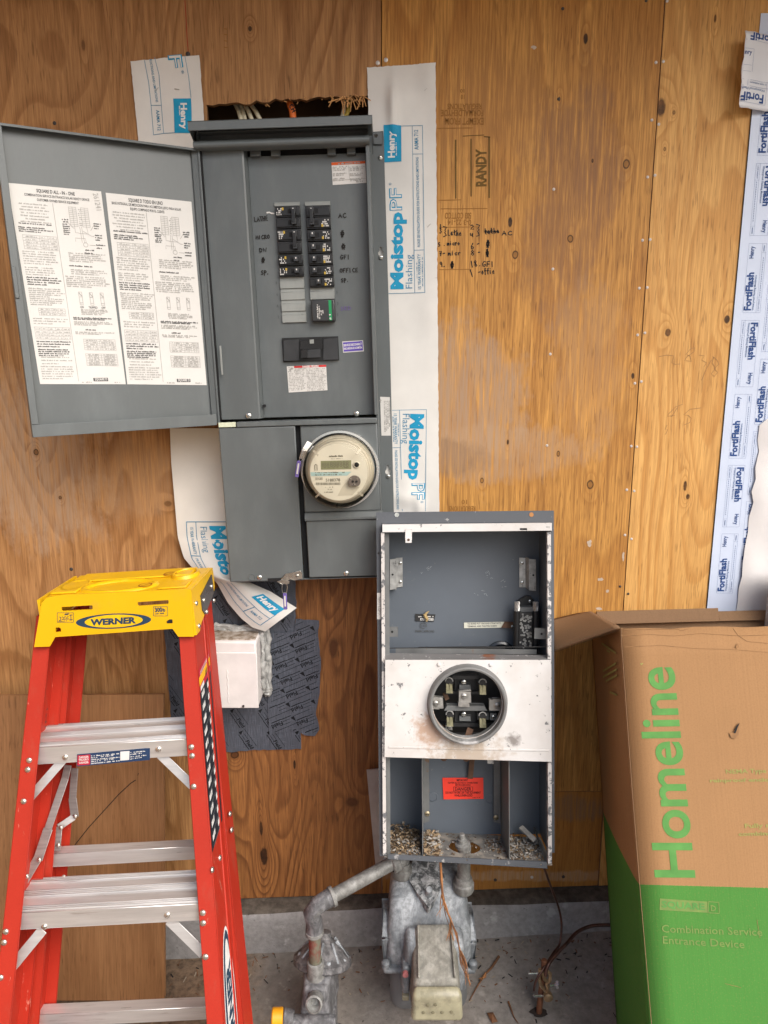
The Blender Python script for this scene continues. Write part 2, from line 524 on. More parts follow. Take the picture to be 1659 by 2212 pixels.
kn_mid = [K((1353, 354), 16, 22, 'r'), K((1232, 516), 14, 18, 'r'), K((1113, 550), 15, 20, 'r'), K((1275, 1047), 17, 24, 'r'),
          K((1206, 980), 9, 15, 'r'), K((1041, 1038), 9, 14, 'r'), K((1265, 83), 9, 20, 'd'), K((1208, 214), 5, 9, 'd'),
          K((1102, 480), 9, 20, 'd'), K((1367, 812), 7, 14, 'd'), K((1280, 347), 5, 9, 'd'), K((1097, 955), 5, 12, 'd')]
kn_right = [K((1428, 232), 19, 34, 'd'), K((1443, 718), 13, 18, 'd'), K((1570, 690), 12, 17, 'd'), K((1486, 1073), 9, 13, 'd'),
            K((1480, 1050), 8, 24, 'd'), K((1456, 243), 7, 9, 'r'), K((1436, 322), 6, 9, 'r'), K((1545, 40), 5, 16, 'd')]
kn_left = [K((78, 977), 13, 16, 'r'), K((180, 98), 9, 24, 'p'), K((130, 1075), 8, 9, 'r'), K((320, 1255), 7, 22, 'p'), K((540, 62), 8, 10, 'd'), K((363, 1088), 20, 16, 'p')]
kn_low = [K((507, 1631), 22, 22, 'r'), K((761, 1733), 38, 30, 'p'), K((570, 1850), 18, 52, 'd'), K((564, 1790), 8, 40, 'd'),
          K((636, 1652), 6, 24, 'd'), K((720, 1400), 26, 60, 'p')]
kn_strip = [K((1206, 1446), 15, 15, 'r'), K((1284, 1577), 14, 18, 'r')]

M_ply_left = plywood('plywood_left', (.52, .275, .108), (.30, .136, .045), (.165, .070, .021), 1.0, 20, 2.6, .62, kn_left, contrast=.95, blot=.42, fiber=.50,
                     grey=[(-.82, 1.33, .20, .22, (.50, .37, .26), .55), (-.62, 1.30, .15, .12, (.40, .25, .14), .45)])
M_ply_mid = plywood('plywood_middle', (.72, .37, .092), (.49, .215, .044), (.20, .076, .016), 2.3, 12, 2.0, .42, kn_mid, contrast=.9, blot=.45, fiber=.58,
                    grey=[(.20, 1.50, .15, .22, (.40, .27, .175), .85), (.42, 1.92, .13, .30, (.26, .125, .052), .85), (.22, 2.12, .14, .12, (.36, .165, .045), .7), (.26, 1.36, .24, .08, (.44, .29, .175), .65), (.16, 1.35, .10, .05, (.20, .11, .055), .6), (.47, 1.60, .1, .22, (.46, .27, .13), .45)])
M_ply_right = plywood('plywood_right', (.80, .46, .150), (.58, .28, .070), (.33, .135, .030), 4.1, 17, 2.8, .62, kn_right, contrast=.95, blot=.35, fiber=.42)
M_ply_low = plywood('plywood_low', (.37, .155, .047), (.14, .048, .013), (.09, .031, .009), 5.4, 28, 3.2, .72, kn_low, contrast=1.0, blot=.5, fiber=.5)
M_ply_strip = plywood('plywood_strip', (.52, .235, .05), (.37, .145, .026), (.18, .066, .014), 6.6, 10, 1.8, .4, kn_strip, contrast=.6, blot=.6, fiber=.35,
                      grey=[(.50, .43, .10, .05, (.24, .15, .085), .8), (.3, .23, .5, .02, (.5, .38, .26), .5)])
M_board = plywood('plywood_board', (.36, .185, .080), (.25, .118, .046), (.16, .07, .026), 8.2, 7, 1.5, .2, [(.31, .62, .02, .028, 'p')], contrast=.45, blot=.4, fiber=.4, obj=True)
M_plyedge = pmat('ply_edge', (.30, .15, .06), .8, var=.35, vs=60, st=(1, 6, 1), bmp=.5, bs=400)
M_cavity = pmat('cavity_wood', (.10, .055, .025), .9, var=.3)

def concrete(name, base, dark, dirt=None, spots=True, scale=1.0):
    m, nt, b = newmat(name)
    P = geopos(nt)
    n1 = noise(nt, P, 5 * scale, 6, .62)
    c = mix(nt, ramp(nt, n1, [(.32, 0.0), (.68, 1.0)]), dark, base)
    n2 = noise(nt, P, 60, 5, .7)
    c = mix(nt, ramp(nt, n2, [(.35, .4), (.6, 0.0)]), c, sc(dark, .5))
    n4 = noise(nt, scl(nt, P, (1, 1, 1), (3, 1, 7)), 26, 3, .6)
    c = mix(nt, ramp(nt, n4, [(.62, 0.0), (.72, .45)]), c, sc(base, 1.5))
    if spots:
        n3 = noise(nt, scl(nt, P, (1, 1, 1), (7, 3, 1)), 95, 2, .5)
        c = mix(nt, ramp(nt, n3, [(.70, 0.0), (.76, .85)]), c, sc(dark, .2))
    if dirt:
        sep = nd(nt, 'ShaderNodeSeparateXYZ', {0: P})
        k = mt(nt, 'ADD', mt(nt, 'MULTIPLY', sep.outputs[0], -3.2), mt(nt, 'MULTIPLY_ADD', n1, 2.6, -2.0))
        c = mix(nt, ramp(nt, k, [(.0, 0.0), (.5, .85)]), c, mix(nt, ramp(nt, n2, [(.35, 0.0), (.65, 1.0)]), sc(dirt, .45), sc(dirt, 1.3)))
    nt.links.new(c, b.inputs['Base Color'])
    b.inputs['Roughness'].default_value = .9
    b.inputs['Specular IOR Level'].default_value = .25
    bump(nt, b, mt(nt, 'ADD', n2, mt(nt, 'MULTIPLY', n1, .8)), .5, .004)
    return m

M_ground = concrete('ground_concrete', (.31, .285, .26), (.20, .178, .158), (.185, .12, .072))
M_curb = concrete('curb_concrete', (.35, .345, .345), (.24, .23, .228), scale=.8)
M_ledge = concrete('ledge_concrete', (.13, .11, .09), (.055, .045, .037), scale=3)

def zg(x, y): return .066 + .075 * x + .07 * (y + .05)
def zb(x): return .1775 + .0415 * x

# ground sheet: concrete walk, gently uneven near the wall, reaching far out
mb = MB()
xs_ = [-60, -12, -4] + [-2 + .1 * i for i in range(41)] + [4, 12, 60]
ys_ = [-60, -15, -5] + [-2.4 + .06 * i for i in range(41)] + [.25]
def gz(x, y):
    xc, yc = max(-2, min(2, x)), max(-2.4, min(0, y))
    return zg(xc, yc) + .0015 * math.sin(x * 37 + y * 23) * (abs(x) < 2)
for y in ys_:
    for x in xs_: mb.v.append((x, y, gz(x, y)))
nx = len(xs_)
for j in range(len(ys_) - 1):
    for i in range(nx - 1):
        k = j * nx + i
        mb.f.append((k, k + 1, k + 1 + nx, k + nx)); mb.m.append(0)
struct(mb.build('ground', M_ground))

# foundation curb: rough dirty ledge on top, plastered face below
mb = MB()
N = 60
for i in range(N + 1):
    x = -2.2 + 4.4 * i / N
    j = lambda a, k: a * math.sin(x * k * 13.7 + k) * math.cos(x * 7.3 * k)
    top = zb(x) - .004
    mb.v += [(x, .10, top), (x, -.018 + j(.003, 2.1), top + .001), (x, -.044 + j(.004, 1.3), top - .006 + j(.003, 3.1)), (x, -.052 + j(.002, 2.7), top - .024), (x, -.058 + j(.002, .7), -.12)]
for i in range(N):
    for k in range(4):
        a = i * 5 + k
        mb.f.append((a, a + 1, a + 6, a + 5)); mb.m.append(0 if k < 2 else 1)
struct(mb.build('foundation_curb', [M_ledge, M_curb], ang=60))

# roof overhang above the picture: soffit boards and rafter tails shade the top of the wall
M_soffit = pmat('soffit_wood', (.42, .25, .12), .8, var=.25, vs=4, st=(1, 8, 1))
mb = MB()
mb.box(-6, 6, -.76, .2, 2.66, 2.68)
eave = mb.build('roof_overhang', M_soffit); struct(eave)
mb = MB(); mb.box(-6, 6, -.80, -.761, 2.60, 2.76); mb.build('fascia_board', M_soffit, eave)
for i in range(15):
    mb = MB(); mb.box(-4.3 + .61 * i, -4.262 + .61 * i, -.76, .0, 2.58, 2.658); mb.build('rafter_tail', M_soffit, eave)

# added unseen wall at the left, keeps sky light off from that side
mb = MB(); mb.box(-2.35, -2.2, -3.2, .2, -.2, 2.655); struct(mb.build('side_wall', M_soffit))

# ---------------------------------------------------------------- the plywood wall
wall = thing('plywood_wall', 'unpainted plywood sheathing wall behind the electrical panels', 'wall')
xm = -.0055
def sheet(outer, mat, holes=(), y0=0.0):
    m_ = MB(); m_.plate(outer, y0, .012, holes, side=1)
    return m_.build('plywood_sheet', [mat, M_plyedge], wall, smooth=False)

def jag(x0, z0, x1, z1, n, amp, seed):
    rg = random.Random(seed)
    return [(x0 + (x1 - x0) * i / n, z0 + (z1 - z0) * i / n + (rg.uniform(-amp, amp) if 0 < i < n else 0)) for i in range(n + 1)]

hl, hr = WF.loc((446, 226))[0], WF.loc((797, 206))[0]
hz0, hz1 = WF.loc((446, 226))[1], WF.loc((797, 206))[1]
HB = 1.20
hole = [(hl, HB)] + [(hr, HB)] + list(reversed(jag(hl, hz0, hr, hz1, 26, .0045, 3)))
sL = -.455
sheet([(-2.2, zb(-2.2)), (sL - .0012, zb(sL)), (sL - .0012, 1.165), (xm - .001, 1.165), (xm - .001, 2.655), (-2.2, 2.655)], M_ply_left, [hole])
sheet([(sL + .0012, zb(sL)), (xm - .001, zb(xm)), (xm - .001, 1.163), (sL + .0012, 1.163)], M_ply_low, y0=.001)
seam = jag(.5905, .4815, .5935, 2.655, 24, .0012, 8)
sheet([(xm + .001, .4815), (.5905, .4815)] + seam[1:] + [(xm + .001, 2.655)], M_ply_mid)
sheet([(xm + .001, zb(xm)), (.574, zb(.574)), (.574, .479), (xm + .001, .479)], M_ply_strip, y0=.0015)
sheet([(.5765, zb(.58)), (2.2, zb(2.2)), (2.2, 2.655)] + [(a + .0022, b_) for a, b_ in reversed(seam)] + [(.5765, .47)], M_ply_right)

# splinters at the torn edge of the opening
M_splinter = pmat('splinter_wood', (.55, .28, .10), .8, var=.3, vs=50)
mb = MB()
rg = random.Random(5)
for i in range(46):
    t = rg.uniform(.78, .97) if i < 34 else rg.uniform(.02, .78)
    x, z = hl + (hr - hl) * t, hz0 + (hz1 - hz0) * t
    l = rg.uniform(.008, .030) if i < 34 else rg.uniform(.004, .010)
    a = rg.uniform(-1.2, 1.2)
    p = Vector((x, rg.uniform(-.004, .010), z + rg.uniform(-.004, .004)))
    mb.bar(p, p + Vector((math.sin(a) * l, rg.uniform(-.012, .004), -math.cos(a) * l * (1 if rg.random() < .8 else -.7))), rg.uniform(.001, .0024), .0008, up=(0, 1, .2))
setp(mb.build('torn_splinters', M_splinter, wall), kind='stuff')

# dark stud cavity behind the opening
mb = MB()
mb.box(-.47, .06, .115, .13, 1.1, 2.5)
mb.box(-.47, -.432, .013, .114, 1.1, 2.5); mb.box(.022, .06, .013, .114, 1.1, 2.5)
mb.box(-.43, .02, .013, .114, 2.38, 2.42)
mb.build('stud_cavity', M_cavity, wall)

# nails
M_nail = pmat('nail_zinc', (.62, .60, .58), .45, .5, var=.15, vs=200)
M_nailpaint = pmat('nail_putty', (.58, .53, .49), .7, var=.15, vs=200)
M_naildark = pmat('nail_dark', (.06, .05, .045), .6, .3, var=.3, vs=200)
def nail(p, r=.0032, mat=None):
    q = at(*p)
    m_ = MB(); m_.lathe([(r, -.001), (r, .0007), (r * .7, .0014), (0, .0016)], (q.x, .0, q.z), n=12)
    m_.build('nail', mat or M_nail, wall)
for p in [(520, 450), (573, 443), (490, 865), (540, 895), (460, 1275), (513, 1262), (423, 1730), (478, 1725), (400, 2075), (457, 2070), (600, 8)]:
    nail(ZI(*p), mat=M_nailpaint if p[1] > 800 else M_nail)
for p in [(388, 200), (440, 185), (368, 548), (415, 535), (342, 1000), (383, 1005), (310, 1315), (363, 1323), (297, 1640), (343, 1668)]:
    nail(ZJ(*p), mat=M_nailpaint)
for p in [(262, 2010), (320, 2063)]: nail(ZJ(*p), mat=M_naildark)
for p in [(485, 802), (481, 1140), (470, 1500), (456, 1887)]: nail(ZW(*p), mat=M_nailpaint)
for p in [(523, 37), (505, 420), (876, 3)]: nail(ZW(*p), mat=M_naildark)
for p in [(833.6, 129.6), (816, 136), (154, 1229.5), (148, 1258)]: nail(p, .0045, M_naildark if p[1] > 1000 else M_nail)
nail((406, 117), .005, M_naildark)
for p in [(1070, 1901), (1217, 1894)]: nail(p, .0042, M_naildark)
nail((1149, 1895), .004, M_nailpaint)
nail(ZA(302, 427), .004, M_naildark)

# chalk line, stamps and handwriting on the sheets
M_chalk = ink('red_chalk', (.35, .03, .015))
mb = MB(); pline(mb, WF, [(399, -6), (402, 40), (404, 80), (407, 116)], 1.6, -.0006); mb.build('chalk_line', M_chalk, wall)
M_stamp = ink('stamp_ink', (.15, .085, .020), .75)
M_stampf = ink('stamp_ink_faded', (.30, .135, .030), .75)
mb = MB()
for (x, y0, y1, wd) in [(737, 678, 1095, 5), (848, 670, 1080, 4.6), (978, 655, 1090, 5.6)]:
    pline(mb, WF, [ZK(x, y0), ZK(x + 1, y1)], wd * .62, -.0006)
pline(mb, WF, [ZK(790, 648), ZK(940, 640)], 1.6, -.0006); pline(mb, WF, [ZK(942, 652), ZK(984, 655)], 2.2, -.0006)
ptext(mb, WF, 'RANDY', ZK(956, 1010), ZK(956, 738), 23, -.0006, .042)
mb.build('stamp_print', M_stamp, wall)
mb = MB()
def ups(s, zz, x0, x1, y, h, bold=.02):     # print standing on its head
    ptext(mb, WF, s, zz(x1, y), zz(x0, y), h, -.0006, bold)
ups('EXEMPT FROM', ZK, 660, 940, 518, 13); ups('FORMALDEHYDE', ZK, 632, 938, 460, 12); ups('REGULATIONS', ZK, 678, 925, 415, 11)
ups('10', ZK, 775, 800, 350, 9); ups('10', ZK, 770, 800, 310, 7)
ups('503 COTTCO', ZK, 660, 850, 1200, 12); ups('0-3 22-14', ZK, 680, 850, 1250, 11)
ups('REGULATIONS', ZD, 690, 880, 105, 12, .01); ups('10', ZD, 780, 820, 60, 9)
for (x0, x1, y) in [(605, 860, 592), (615, 775, 1110), (630, 965, 1172), (620, 900, 1305), (620, 850, 1610)]:
    pline(mb, WF, [ZK(x0, y), ZK(x1, y - 3)], 1.4, -.0006)
for (px_, py_) in [(487, 62), (487, 74), (487, 88), (487, 102)]:
    pline(mb, WF, [(px_ - 3, py_), (px_ + 4, py_ + 1)], 1.5, -.0006)
mb.build('faded_stamp_print', M_stampf, wall)

M_marker = ink('marker_ink', (.015, .012, .010), .5)
mb = MB()
H = lambda s, a, b_, h, sd=1, wd=2.2: phand(mb, WF, s, ZR(*a), ZR(*b_), h, wd, -.0006, seed=sd)
H('1', (165, 490), (215, 490), 9); H('3', (160, 565), (210, 565), 10, 2); H('}', (225, 610), (330, 605), 19, 3)
H('Lathe', (300, 600), (540, 605), 12, 4); H('2', (675, 500), (760, 500), 9, 5); H('4', (680, 630), (750, 625), 8, 6)
H('}', (785, 605), (890, 600), 24, 7); H('tathe', (920, 580), (1180, 560), 11, 8); H('AC', (1215, 600), (1410, 600), 9, 9)
pline(mb, WF, [ZR(925, 545), ZR(1160, 540)], 2.4, -.0006)
H('5 .', (140, 790), (280, 770), 8, 10); H('micro', (290, 770), (510, 765), 9, 11); H('6', (690, 835), (760, 830), 12, 12)
H('-', (800, 780), (850, 770), 9, 13); H('$', (945, 800), (1020, 805), 14, 14)
H('7-', (160, 945), (270, 935), 10, 15); H('micr', (305, 940), (530, 935), 10, 16); H('8', (690, 940), (760, 935), 11, 17)
H('-', (815, 920), (865, 910), 9, 18); H('$', (945, 955), (1015, 950), 13, 19)
H('9.', (170, 1140), (290, 1125), 11, 20); H('$', (345, 1150), (420, 1150), 12, 21); H('18', (700, 1150), (810, 1130), 15, 22)
H('.', (830, 1120), (880, 1110), 8, 23); H('GFI', (885, 1130), (1100, 1130), 11, 24)
H('10', (695, 1300), (810, 1270), 14, 25); H('-', (815, 1250), (865, 1250), 9, 26); H('offie', (870, 1265), (1100, 1245), 13, 27)
mb.build('marker_handwriting', M_marker, wall)
M_pencil = ink('pencil_lead', (.36, .19, .075), .6)
mb = MB()
pl = lambda pts: pline(mb, WF, [ZJ(*p) for p in pts], 1.2, -.0006)
pl([(545, 355), (600, 345), (650, 350), (635, 400), (660, 412), (695, 408)])
pl([(740, 385), (775, 390), (765, 350), (735, 340), (770, 300), (800, 290), (795, 320), (740, 360), (728, 385)])
pl([(830, 345), (870, 350), (850, 380), (885, 400), (865, 430)]); pl([(920, 380), (885, 440), (850, 525)])
pl([(930, 355), (960, 380), (975, 410), (940, 440), (965, 470), (940, 498), (918, 480), (950, 440), (925, 400), (935, 362)])
pl([(712, 700), (665, 715), (610, 770), (605, 785), (655, 780)]); pl([(680, 715), (645, 770), (630, 790)])
pl([(845, 725), (765, 735), (720, 775), (755, 780), (775, 800), (765, 830), (722, 848)])
pl([(600, 850), (585, 880), (605, 880), (590, 915)])
mb.build('pencil_numbers', M_pencil, wall)
# pale smears of plaster on the sheets
M_smear = pmat('plaster_smear', (.52, .42, .33), .9, var=.2, vs=60)
rg = random.Random(21)
mb = MB()
def blob(cx, cy, rx, ry, n=11):
    ppoly(mb, WF, [(cx + rx * math.cos(6.283 * i / n) * rg.uniform(.55, 1.15), cy + ry * math.sin(6.283 * i / n) * rg.uniform(.55, 1.15)) for i in range(n)], -.0005)
for (x, y, a, b_) in [(ZJ(40, 1700)[0], ZJ(40, 1700)[1], 6, 9), (ZJ(285, 1790)[0], ZJ(285, 1790)[1], 3, 12), (ZJ(120, 1960)[0], ZJ(120, 1960)[1], 7, 4), (ZJ(170, 2045)[0], ZJ(170, 2045)[1], 4, 4), (ZJ(110, 2170)[0], ZJ(110, 2170)[1], 8, 4),
                      (1153, 102, 6, 5), (922, 1055, 3, 12)]:
    blob(x, y, a, b_)
mb.build('plaster_smear', M_smear, wall)
# ================================================================ flashing, membranes, cables, boards
M_flash = pmat('flashing_paper', (.70, .685, .65), .55, var=.05, vs=14, bmp=.15, bs=500)
M_cyan = ink('cyan_print', (.012, .30, .52))
M_blue = ink('thin_blue_print', (.04, .22, .38))
M_white_ink = ink('white_print', (.75, .74, .72))
M_staple = pmat('staple_wire', (.35, .33, .30), .4, .8, var=.1)

def surf_wr(bumps):
    def f(x, z):
        s = 0.0
        for (bx, bz, rx, rz, a) in bumps:
            d = ((x - bx) / rx) ** 2 + ((z - bz) / rz) ** 2
            if d < 9: s -= a * math.exp(-d)
        return s
    return f

def gsheet(F, corners, w, nx_, nz_, surf, edge=None, thick=.0008, seed=1):
    """A flexible sheet: corners in picture points TL, TR, BR, BL; surf lifts it off the plane."""
    tl, tr, br, bl = [Vector(F.loc(c, w)) for c in corners]
    rg = random.Random(seed)
    m_ = MB()
    rows = []
    for j in range(nz_ + 1):
        t = j / nz_
        for i in range(nx_ + 1):
            s_ = i / nx_
            q = (tl * (1 - s_) + tr * s_) * (1 - t) + (bl * (1 - s_) + br * s_) * t
            if edge and (i in (0, nx_) or j in (0, nz_)): q = q + Vector((rg.uniform(-edge, edge), rg.uniform(-edge, edge)))
            m_.v.append((q.x, w + surf(q.x, q.y), q.y))
    for j in range(nz_):
        for i in range(nx_):
            k = j * (nx_ + 1) + i
            m_.f.append((k, k + nx_ + 1, k + nx_ + 2, k + 1)); m_.m.append(0)
    return m_

def B(p, rx, rz, a):
    q = at(*p)
    return (q.x, q.z, rx, rz, a)

# ---- long strip right of the new panel
fl = thing('flashing_strip', 'long white flashing strip with blue lettering right of the new electrical panel', 'flashing', group='white flashing strips')
sr = surf_wr([B((848, 232), .010, .045, .012), B((860, 215), .03, .03, .006), B((815, 250), .05, .06, .004), B((872, 1075), .03, .02, .007), B((905, 1092), .012, .03, .006), B((880, 1050), .02, .03, .004),
              B((925, 160), .02, .03, .004), B((880, 330), .04, .10, .003), B((930, 700), .03, .15, .003), B((870, 860), .05, .1, .003), B((915, 950), .03, .1, .002)])
m_ = gsheet(WF, [(793, 146), (941, 136), (949, 1128), (818, 1128)], -.0022, 26, 130, sr, .0007)
m_.build('paper', M_flash, fl, ang=80)
FW = -.0029
mc, mo, mbl, mw = MB(), MB(), MB(), MB()
T = lambda m_, s, a, b_, h, bold=0.0: ptext(m_, WF, s, a, b_, h, FW, bold, sr)
T(mc, 'Moistop', ZK(357, 1750), ZK(351, 1195), 27, .045)
T(mo, 'PF', ZK(349, 1182), ZK(345, 1022), 27, .03)
T(mbl, 'Flashing', ZK(425, 1745), ZK(424, 1502), 15, -.005)
ptext(mbl, WF, '®', ZK(275, 1003), ZK(275, 985), 6, FW, 0, sr)
for pts in [[(340, 580), (498, 573)], [(498, 573), (515, 1775)], [(515, 1775), (250, 1783)], [(424, 580), (443, 1775)], [(428, 780), (502, 778)], [(440, 1470), (509, 1468)]]:
    pline(mbl, WF, [ZK(*p) for p in pts], .95, FW, sr)
T(mbl, 'AAMA 712', ZK(470, 748), ZK(466, 605), 9.5, .01)
T(mbl, 'PLEASE SEE INSTALLATION GUIDE FOR INSTRUCTIONS AND LIMITATIONS', ZK(482, 1446), ZK(470, 802), 6.2, .005)
T(mbl, '15 YEAR WARRANTY', ZK(488, 1750), ZK(484, 1497), 6.6, .008)
pgreek(mbl, WF, ZK(462, 1680), ZK(460, 1560), 2.2, FW, 3, surf=sr); pgreek(mbl, WF, ZK(503, 1730), ZK(500, 1515), 2.2, FW, 4, surf=sr)
def henry(a, b_, c_, d_, base0, base1, h, surf, m1, m2, F=WF, w=FW):
    q = [Vector(F.loc(p, w)) for p in (a, b_, c_, d_)]
    n = 8
    vs_, fs_ = [], []
    for j in range(n + 1):
        for i in range(n + 1):
            s_, t_ = i / n, j / n
            p = (q[0] * (1 - s_) + q[1] * s_) * (1 - t_) + (q[3] * (1 - s_) + q[2] * s_) * t_
            vs_.append((p.x, w + (surf(p.x, p.y) if surf else 0), p.y))
    for j in range(n):
        for i in range(n):
            k = j * (n + 1) + i
            fs_.append((k, k + 1, k + n + 2, k + n + 1))
    m1.add(vs_, fs_)
    ptext(m2, F, 'Henry', base0, base1, h, w - .0005, .04, surf)
henry(ZK(218, 572), ZK(345, 575), ZK(347, 833), ZK(224, 838), ZK(297, 805), ZK(294, 617), 15, sr, mc, mw)
pgreek(mw, WF, ZK(314, 790), ZK(312, 700), 3, FW - .0005, 9, surf=sr)
# lower run of print, reading downwards
T(mc, 'Moistop', ZC(1440, 872), ZC(1425, 1290), 27, .045)
T(mo, 'PF', ZC(1447, 1312), ZC(1445, 1415), 27, .03)
T(mbl, 'Flashing', ZC(1388, 872), ZC(1385, 1062), 15, -.005)
ptext(mbl, WF, '®', ZC(1500, 1425), ZC(1500, 1438), 6, FW, 0, sr)
for pts in [[(1322, 850), (1538, 845)], [(1538, 845), (1532, 1490)], [(1368, 848), (1385, 1490)], [(1322, 1088), (1372, 1087)]]:
    pline(mbl, WF, [ZC(*p) for p in pts], .95, FW, sr)
T(mbl, '15 YEAR WARRANTY', ZC(1331, 872), ZC(1336, 1065), 6.6, .008)
T(mbl, 'PLEASE SEE INSTALLATION GUIDE FOR INSTRUCTIONS AND', ZC(1338, 1105), ZC(1350, 1480), 5.2, .005)
pgreek(mbl, WF, ZC(1357, 930), ZC(1359, 1015), 2.2, FW, 5, surf=sr); pgreek(mbl, WF, ZC(1323, 890), ZC(1328, 1050), 2.2, FW, 6, surf=sr)
def outline(src, mb_in, s, p0, p1, h, surf, w):
    ptext(mb_in, WF, s, p0, p1, h, w, -.012, surf)
outline(mo, mw, 'PF', ZK(348, 1178), ZK(345, 1026), 26, sr, FW - .0005)
outline(mo, mw, 'PF', ZC(1448, 1314), ZC(1446, 1412), 26, sr, FW - .0005)
mc.build('cyan_lettering', M_cyan, fl, smooth=False); mo.build('outlined_lettering', M_cyan, fl, smooth=False)
mbl.build('fine_lettering', M_blue, fl, smooth=False); mw.build('white_lettering', M_white_ink, fl, smooth=False)
def staple(p, ang, par, w=-.003, F=WF, L=.010):
    x, z = F.loc(p, w)
    d = Vector((math.cos(ang), 0, math.sin(ang))) * L / 2
    q = Vector((x, w - .0006, z))
    m_ = MB(); m_.tube([q - d + Vector((0, .003, 0)), q - d, q + d, q + d + Vector((0, .003, 0))], .0005, 5)
    m_.build('staple', M_staple, par)
staple(ZK(525, 310), .7, fl); staple(ZK(545, 1292), .8, fl); staple(ZK(590, 1670), .1, fl); staple(ZC(1550, 520), 1.3, fl)

# ---- short piece at the top left of the new panel
fl2 = thing('flashing_piece', 'short white flashing piece standing above the left corner of the new panel door', 'flashing', group='white flashing strips')
s2 = surf_wr([B((430, 285), .05, .03, .010), B((300, 200), .03, .1, .004), B((360, 130), .06, .02, .004)])
m_ = gsheet(WF, [ZL(140, 270), ZL(1290, 155), (447, 330), (302, 330)], -.002, 16, 24, s2, .0006)
m_.build('paper', M_flash, fl2, ang=80)
mc, mo, mbl, mw = MB(), MB(), MB(), MB()
T2 = lambda m_, s, a, b_, h, bold=0.0, w=-.0028: ptext(m_, WF, s, a, b_, h, w, bold, s2)
T2(mo, 'F', ZL(772, 170), ZL(802, 385), 31, .03)
for pts in [[(375, 255), (440, 620), (480, 1000), (520, 1500)], [(545, 205), (610, 480), (650, 1000), (690, 1475)], [(480, 1005), (650, 1000)], [(520, 1500), (690, 1475), (890, 1470)], [(1050, 170), (1110, 520), (1150, 870)]]:
    pline(mbl, WF, [ZL(*p) for p in pts], .95, -.0028, s2)
mbf = MB()
T2(mbf, 'RUCTIONS AND LIMITATIONS', ZL(455, 235), ZL(560, 950), 5.5, .005)
T2(mbf, 'AAMA 712', ZL(560, 1080), ZL(590, 1430), 7.5, .01)
ptext(mbf, WF, '®', ZL(980, 420), ZL(1000, 475), 6, -.0028, 0, s2)
henry(ZL(850, 885), ZL(1150, 882), ZL(1185, 1490), ZL(880, 1475), ZL(975, 960), ZL(1000, 1420), 14, s2, mc, mw, w=-.0028)
pgreek(mw, WF, ZL(945, 1010), ZL(955, 1170), 3, -.0034, 2, surf=s2)
mo2 = MB(); T2(mo2, 'F', ZL(780, 180), ZL(806, 377), 29, -.012, -.0034)
mo.build('outlined_lettering', M_cyan, fl2, smooth=False); mo2.build('white_lettering', M_flash, fl2, smooth=False)
mbl.build('rule_lines', M_blue, fl2, smooth=False); mbf.build('fine_lettering', M_blue, fl2, smooth=False)
mc.build('logo_block', M_cyan, fl2, smooth=False); mw.build('logo_lettering', M_white_ink, fl2, smooth=False)
staple(ZL(910, 728), -.1, fl2); staple(ZL(575, 730), .8, fl2)

# ---- strip below the door at the left, bottom end peeling away and curling over
fl3 = thing('flashing_strip', 'white flashing strip hanging loose below the open panel door, its end curling towards the ladder', 'flashing', group='white flashing strips')
CT = [c / 492.1 for c in (0, 75, 155.5, 235.8, 281.5, 312, 331.8, 360.6, 407.3, 444.8, 470.6, 492.1)]
def curl(t, s_):
    """t along the strip (0 top .. 1 free end), s_ across: a picture point and a lift off the wall."""
    L0 = [(367, 925), (370, 1000), (377, 1080), (384, 1160), (397, 1205), (420, 1232), (450, 1247), (468, 1258), (492, 1302), (520, 1335), (546, 1356), (573, 1364)]
    R0 = [(486, 925), (492, 1000), (498, 1080), (504, 1160), (508, 1205), (508, 1235), (505, 1250), (540, 1258), (585, 1278), (612, 1295), (628, 1305), (641, 1313)]
    lift = [.002, .004, .012, .022, .034, .046, .056, .060, .056, .050, .048, .050]
    n = len(L0) - 1
    i = 0
    while i < n - 1 and t > CT[i + 1]: i += 1
    k = (t - CT[i]) / (CT[i + 1] - CT[i])
    l = [L0[i][c] * (1 - k) + L0[i + 1][c] * k for c in (0, 1)]
    r = [R0[i][c] * (1 - k) + R0[i + 1][c] * k for c in (0, 1)]
    p = (l[0] * (1 - s_) + r[0] * s_, l[1] * (1 - s_) + r[1] * s_)
    w = lift[i] * (1 - k) + lift[i + 1] * k
    w *= (.55 + .45 * math.sin(math.pi * (.15 + .7 * s_))) if t < .5 else (.75 + .35 * math.sin(s_ * 3.1))
    bow = .006 * math.sin(9 * t + 3 * s_)
    return at(p[0], p[1], -(w + .004 + bow * min(1, 3 * t) * .5))
m_ = MB()
nj, ni = 66, 16
for j in range(nj + 1):
    for i in range(ni + 1): m_.v.append(tuple(curl(j / nj, i / ni)))
for j in range(nj):
    for i in range(ni):
        k = j * (ni + 1) + i
        m_.f.append((k, k + ni + 1, k + ni + 2, k + 1)); m_.m.append(0)
m_.build('paper', M_flash, fl3, ang=85)
mc, mbl, mw = MB(), MB(), MB()
def ctext(m_, s, p0, p1, hh, bold=0.0, res=2, lift=.0012):
    V, Fc = glyphs(s, bold, res)
    xs__ = [v[0] for v in V]; x0, x1 = min(xs__), max(xs__)
    dt, ds = p1[0] - p0[0], p1[1] - p0[1]
    out = []
    for (x, y) in V:
        k = (x - x0) / (x1 - x0)
        q = curl(min(1, p0[0] + dt * k), max(0, min(1, p0[1] + ds * k + y / CAP * hh)))
        out.append((q.x, q.y - lift, q.z))
    m_.add(out, Fc)
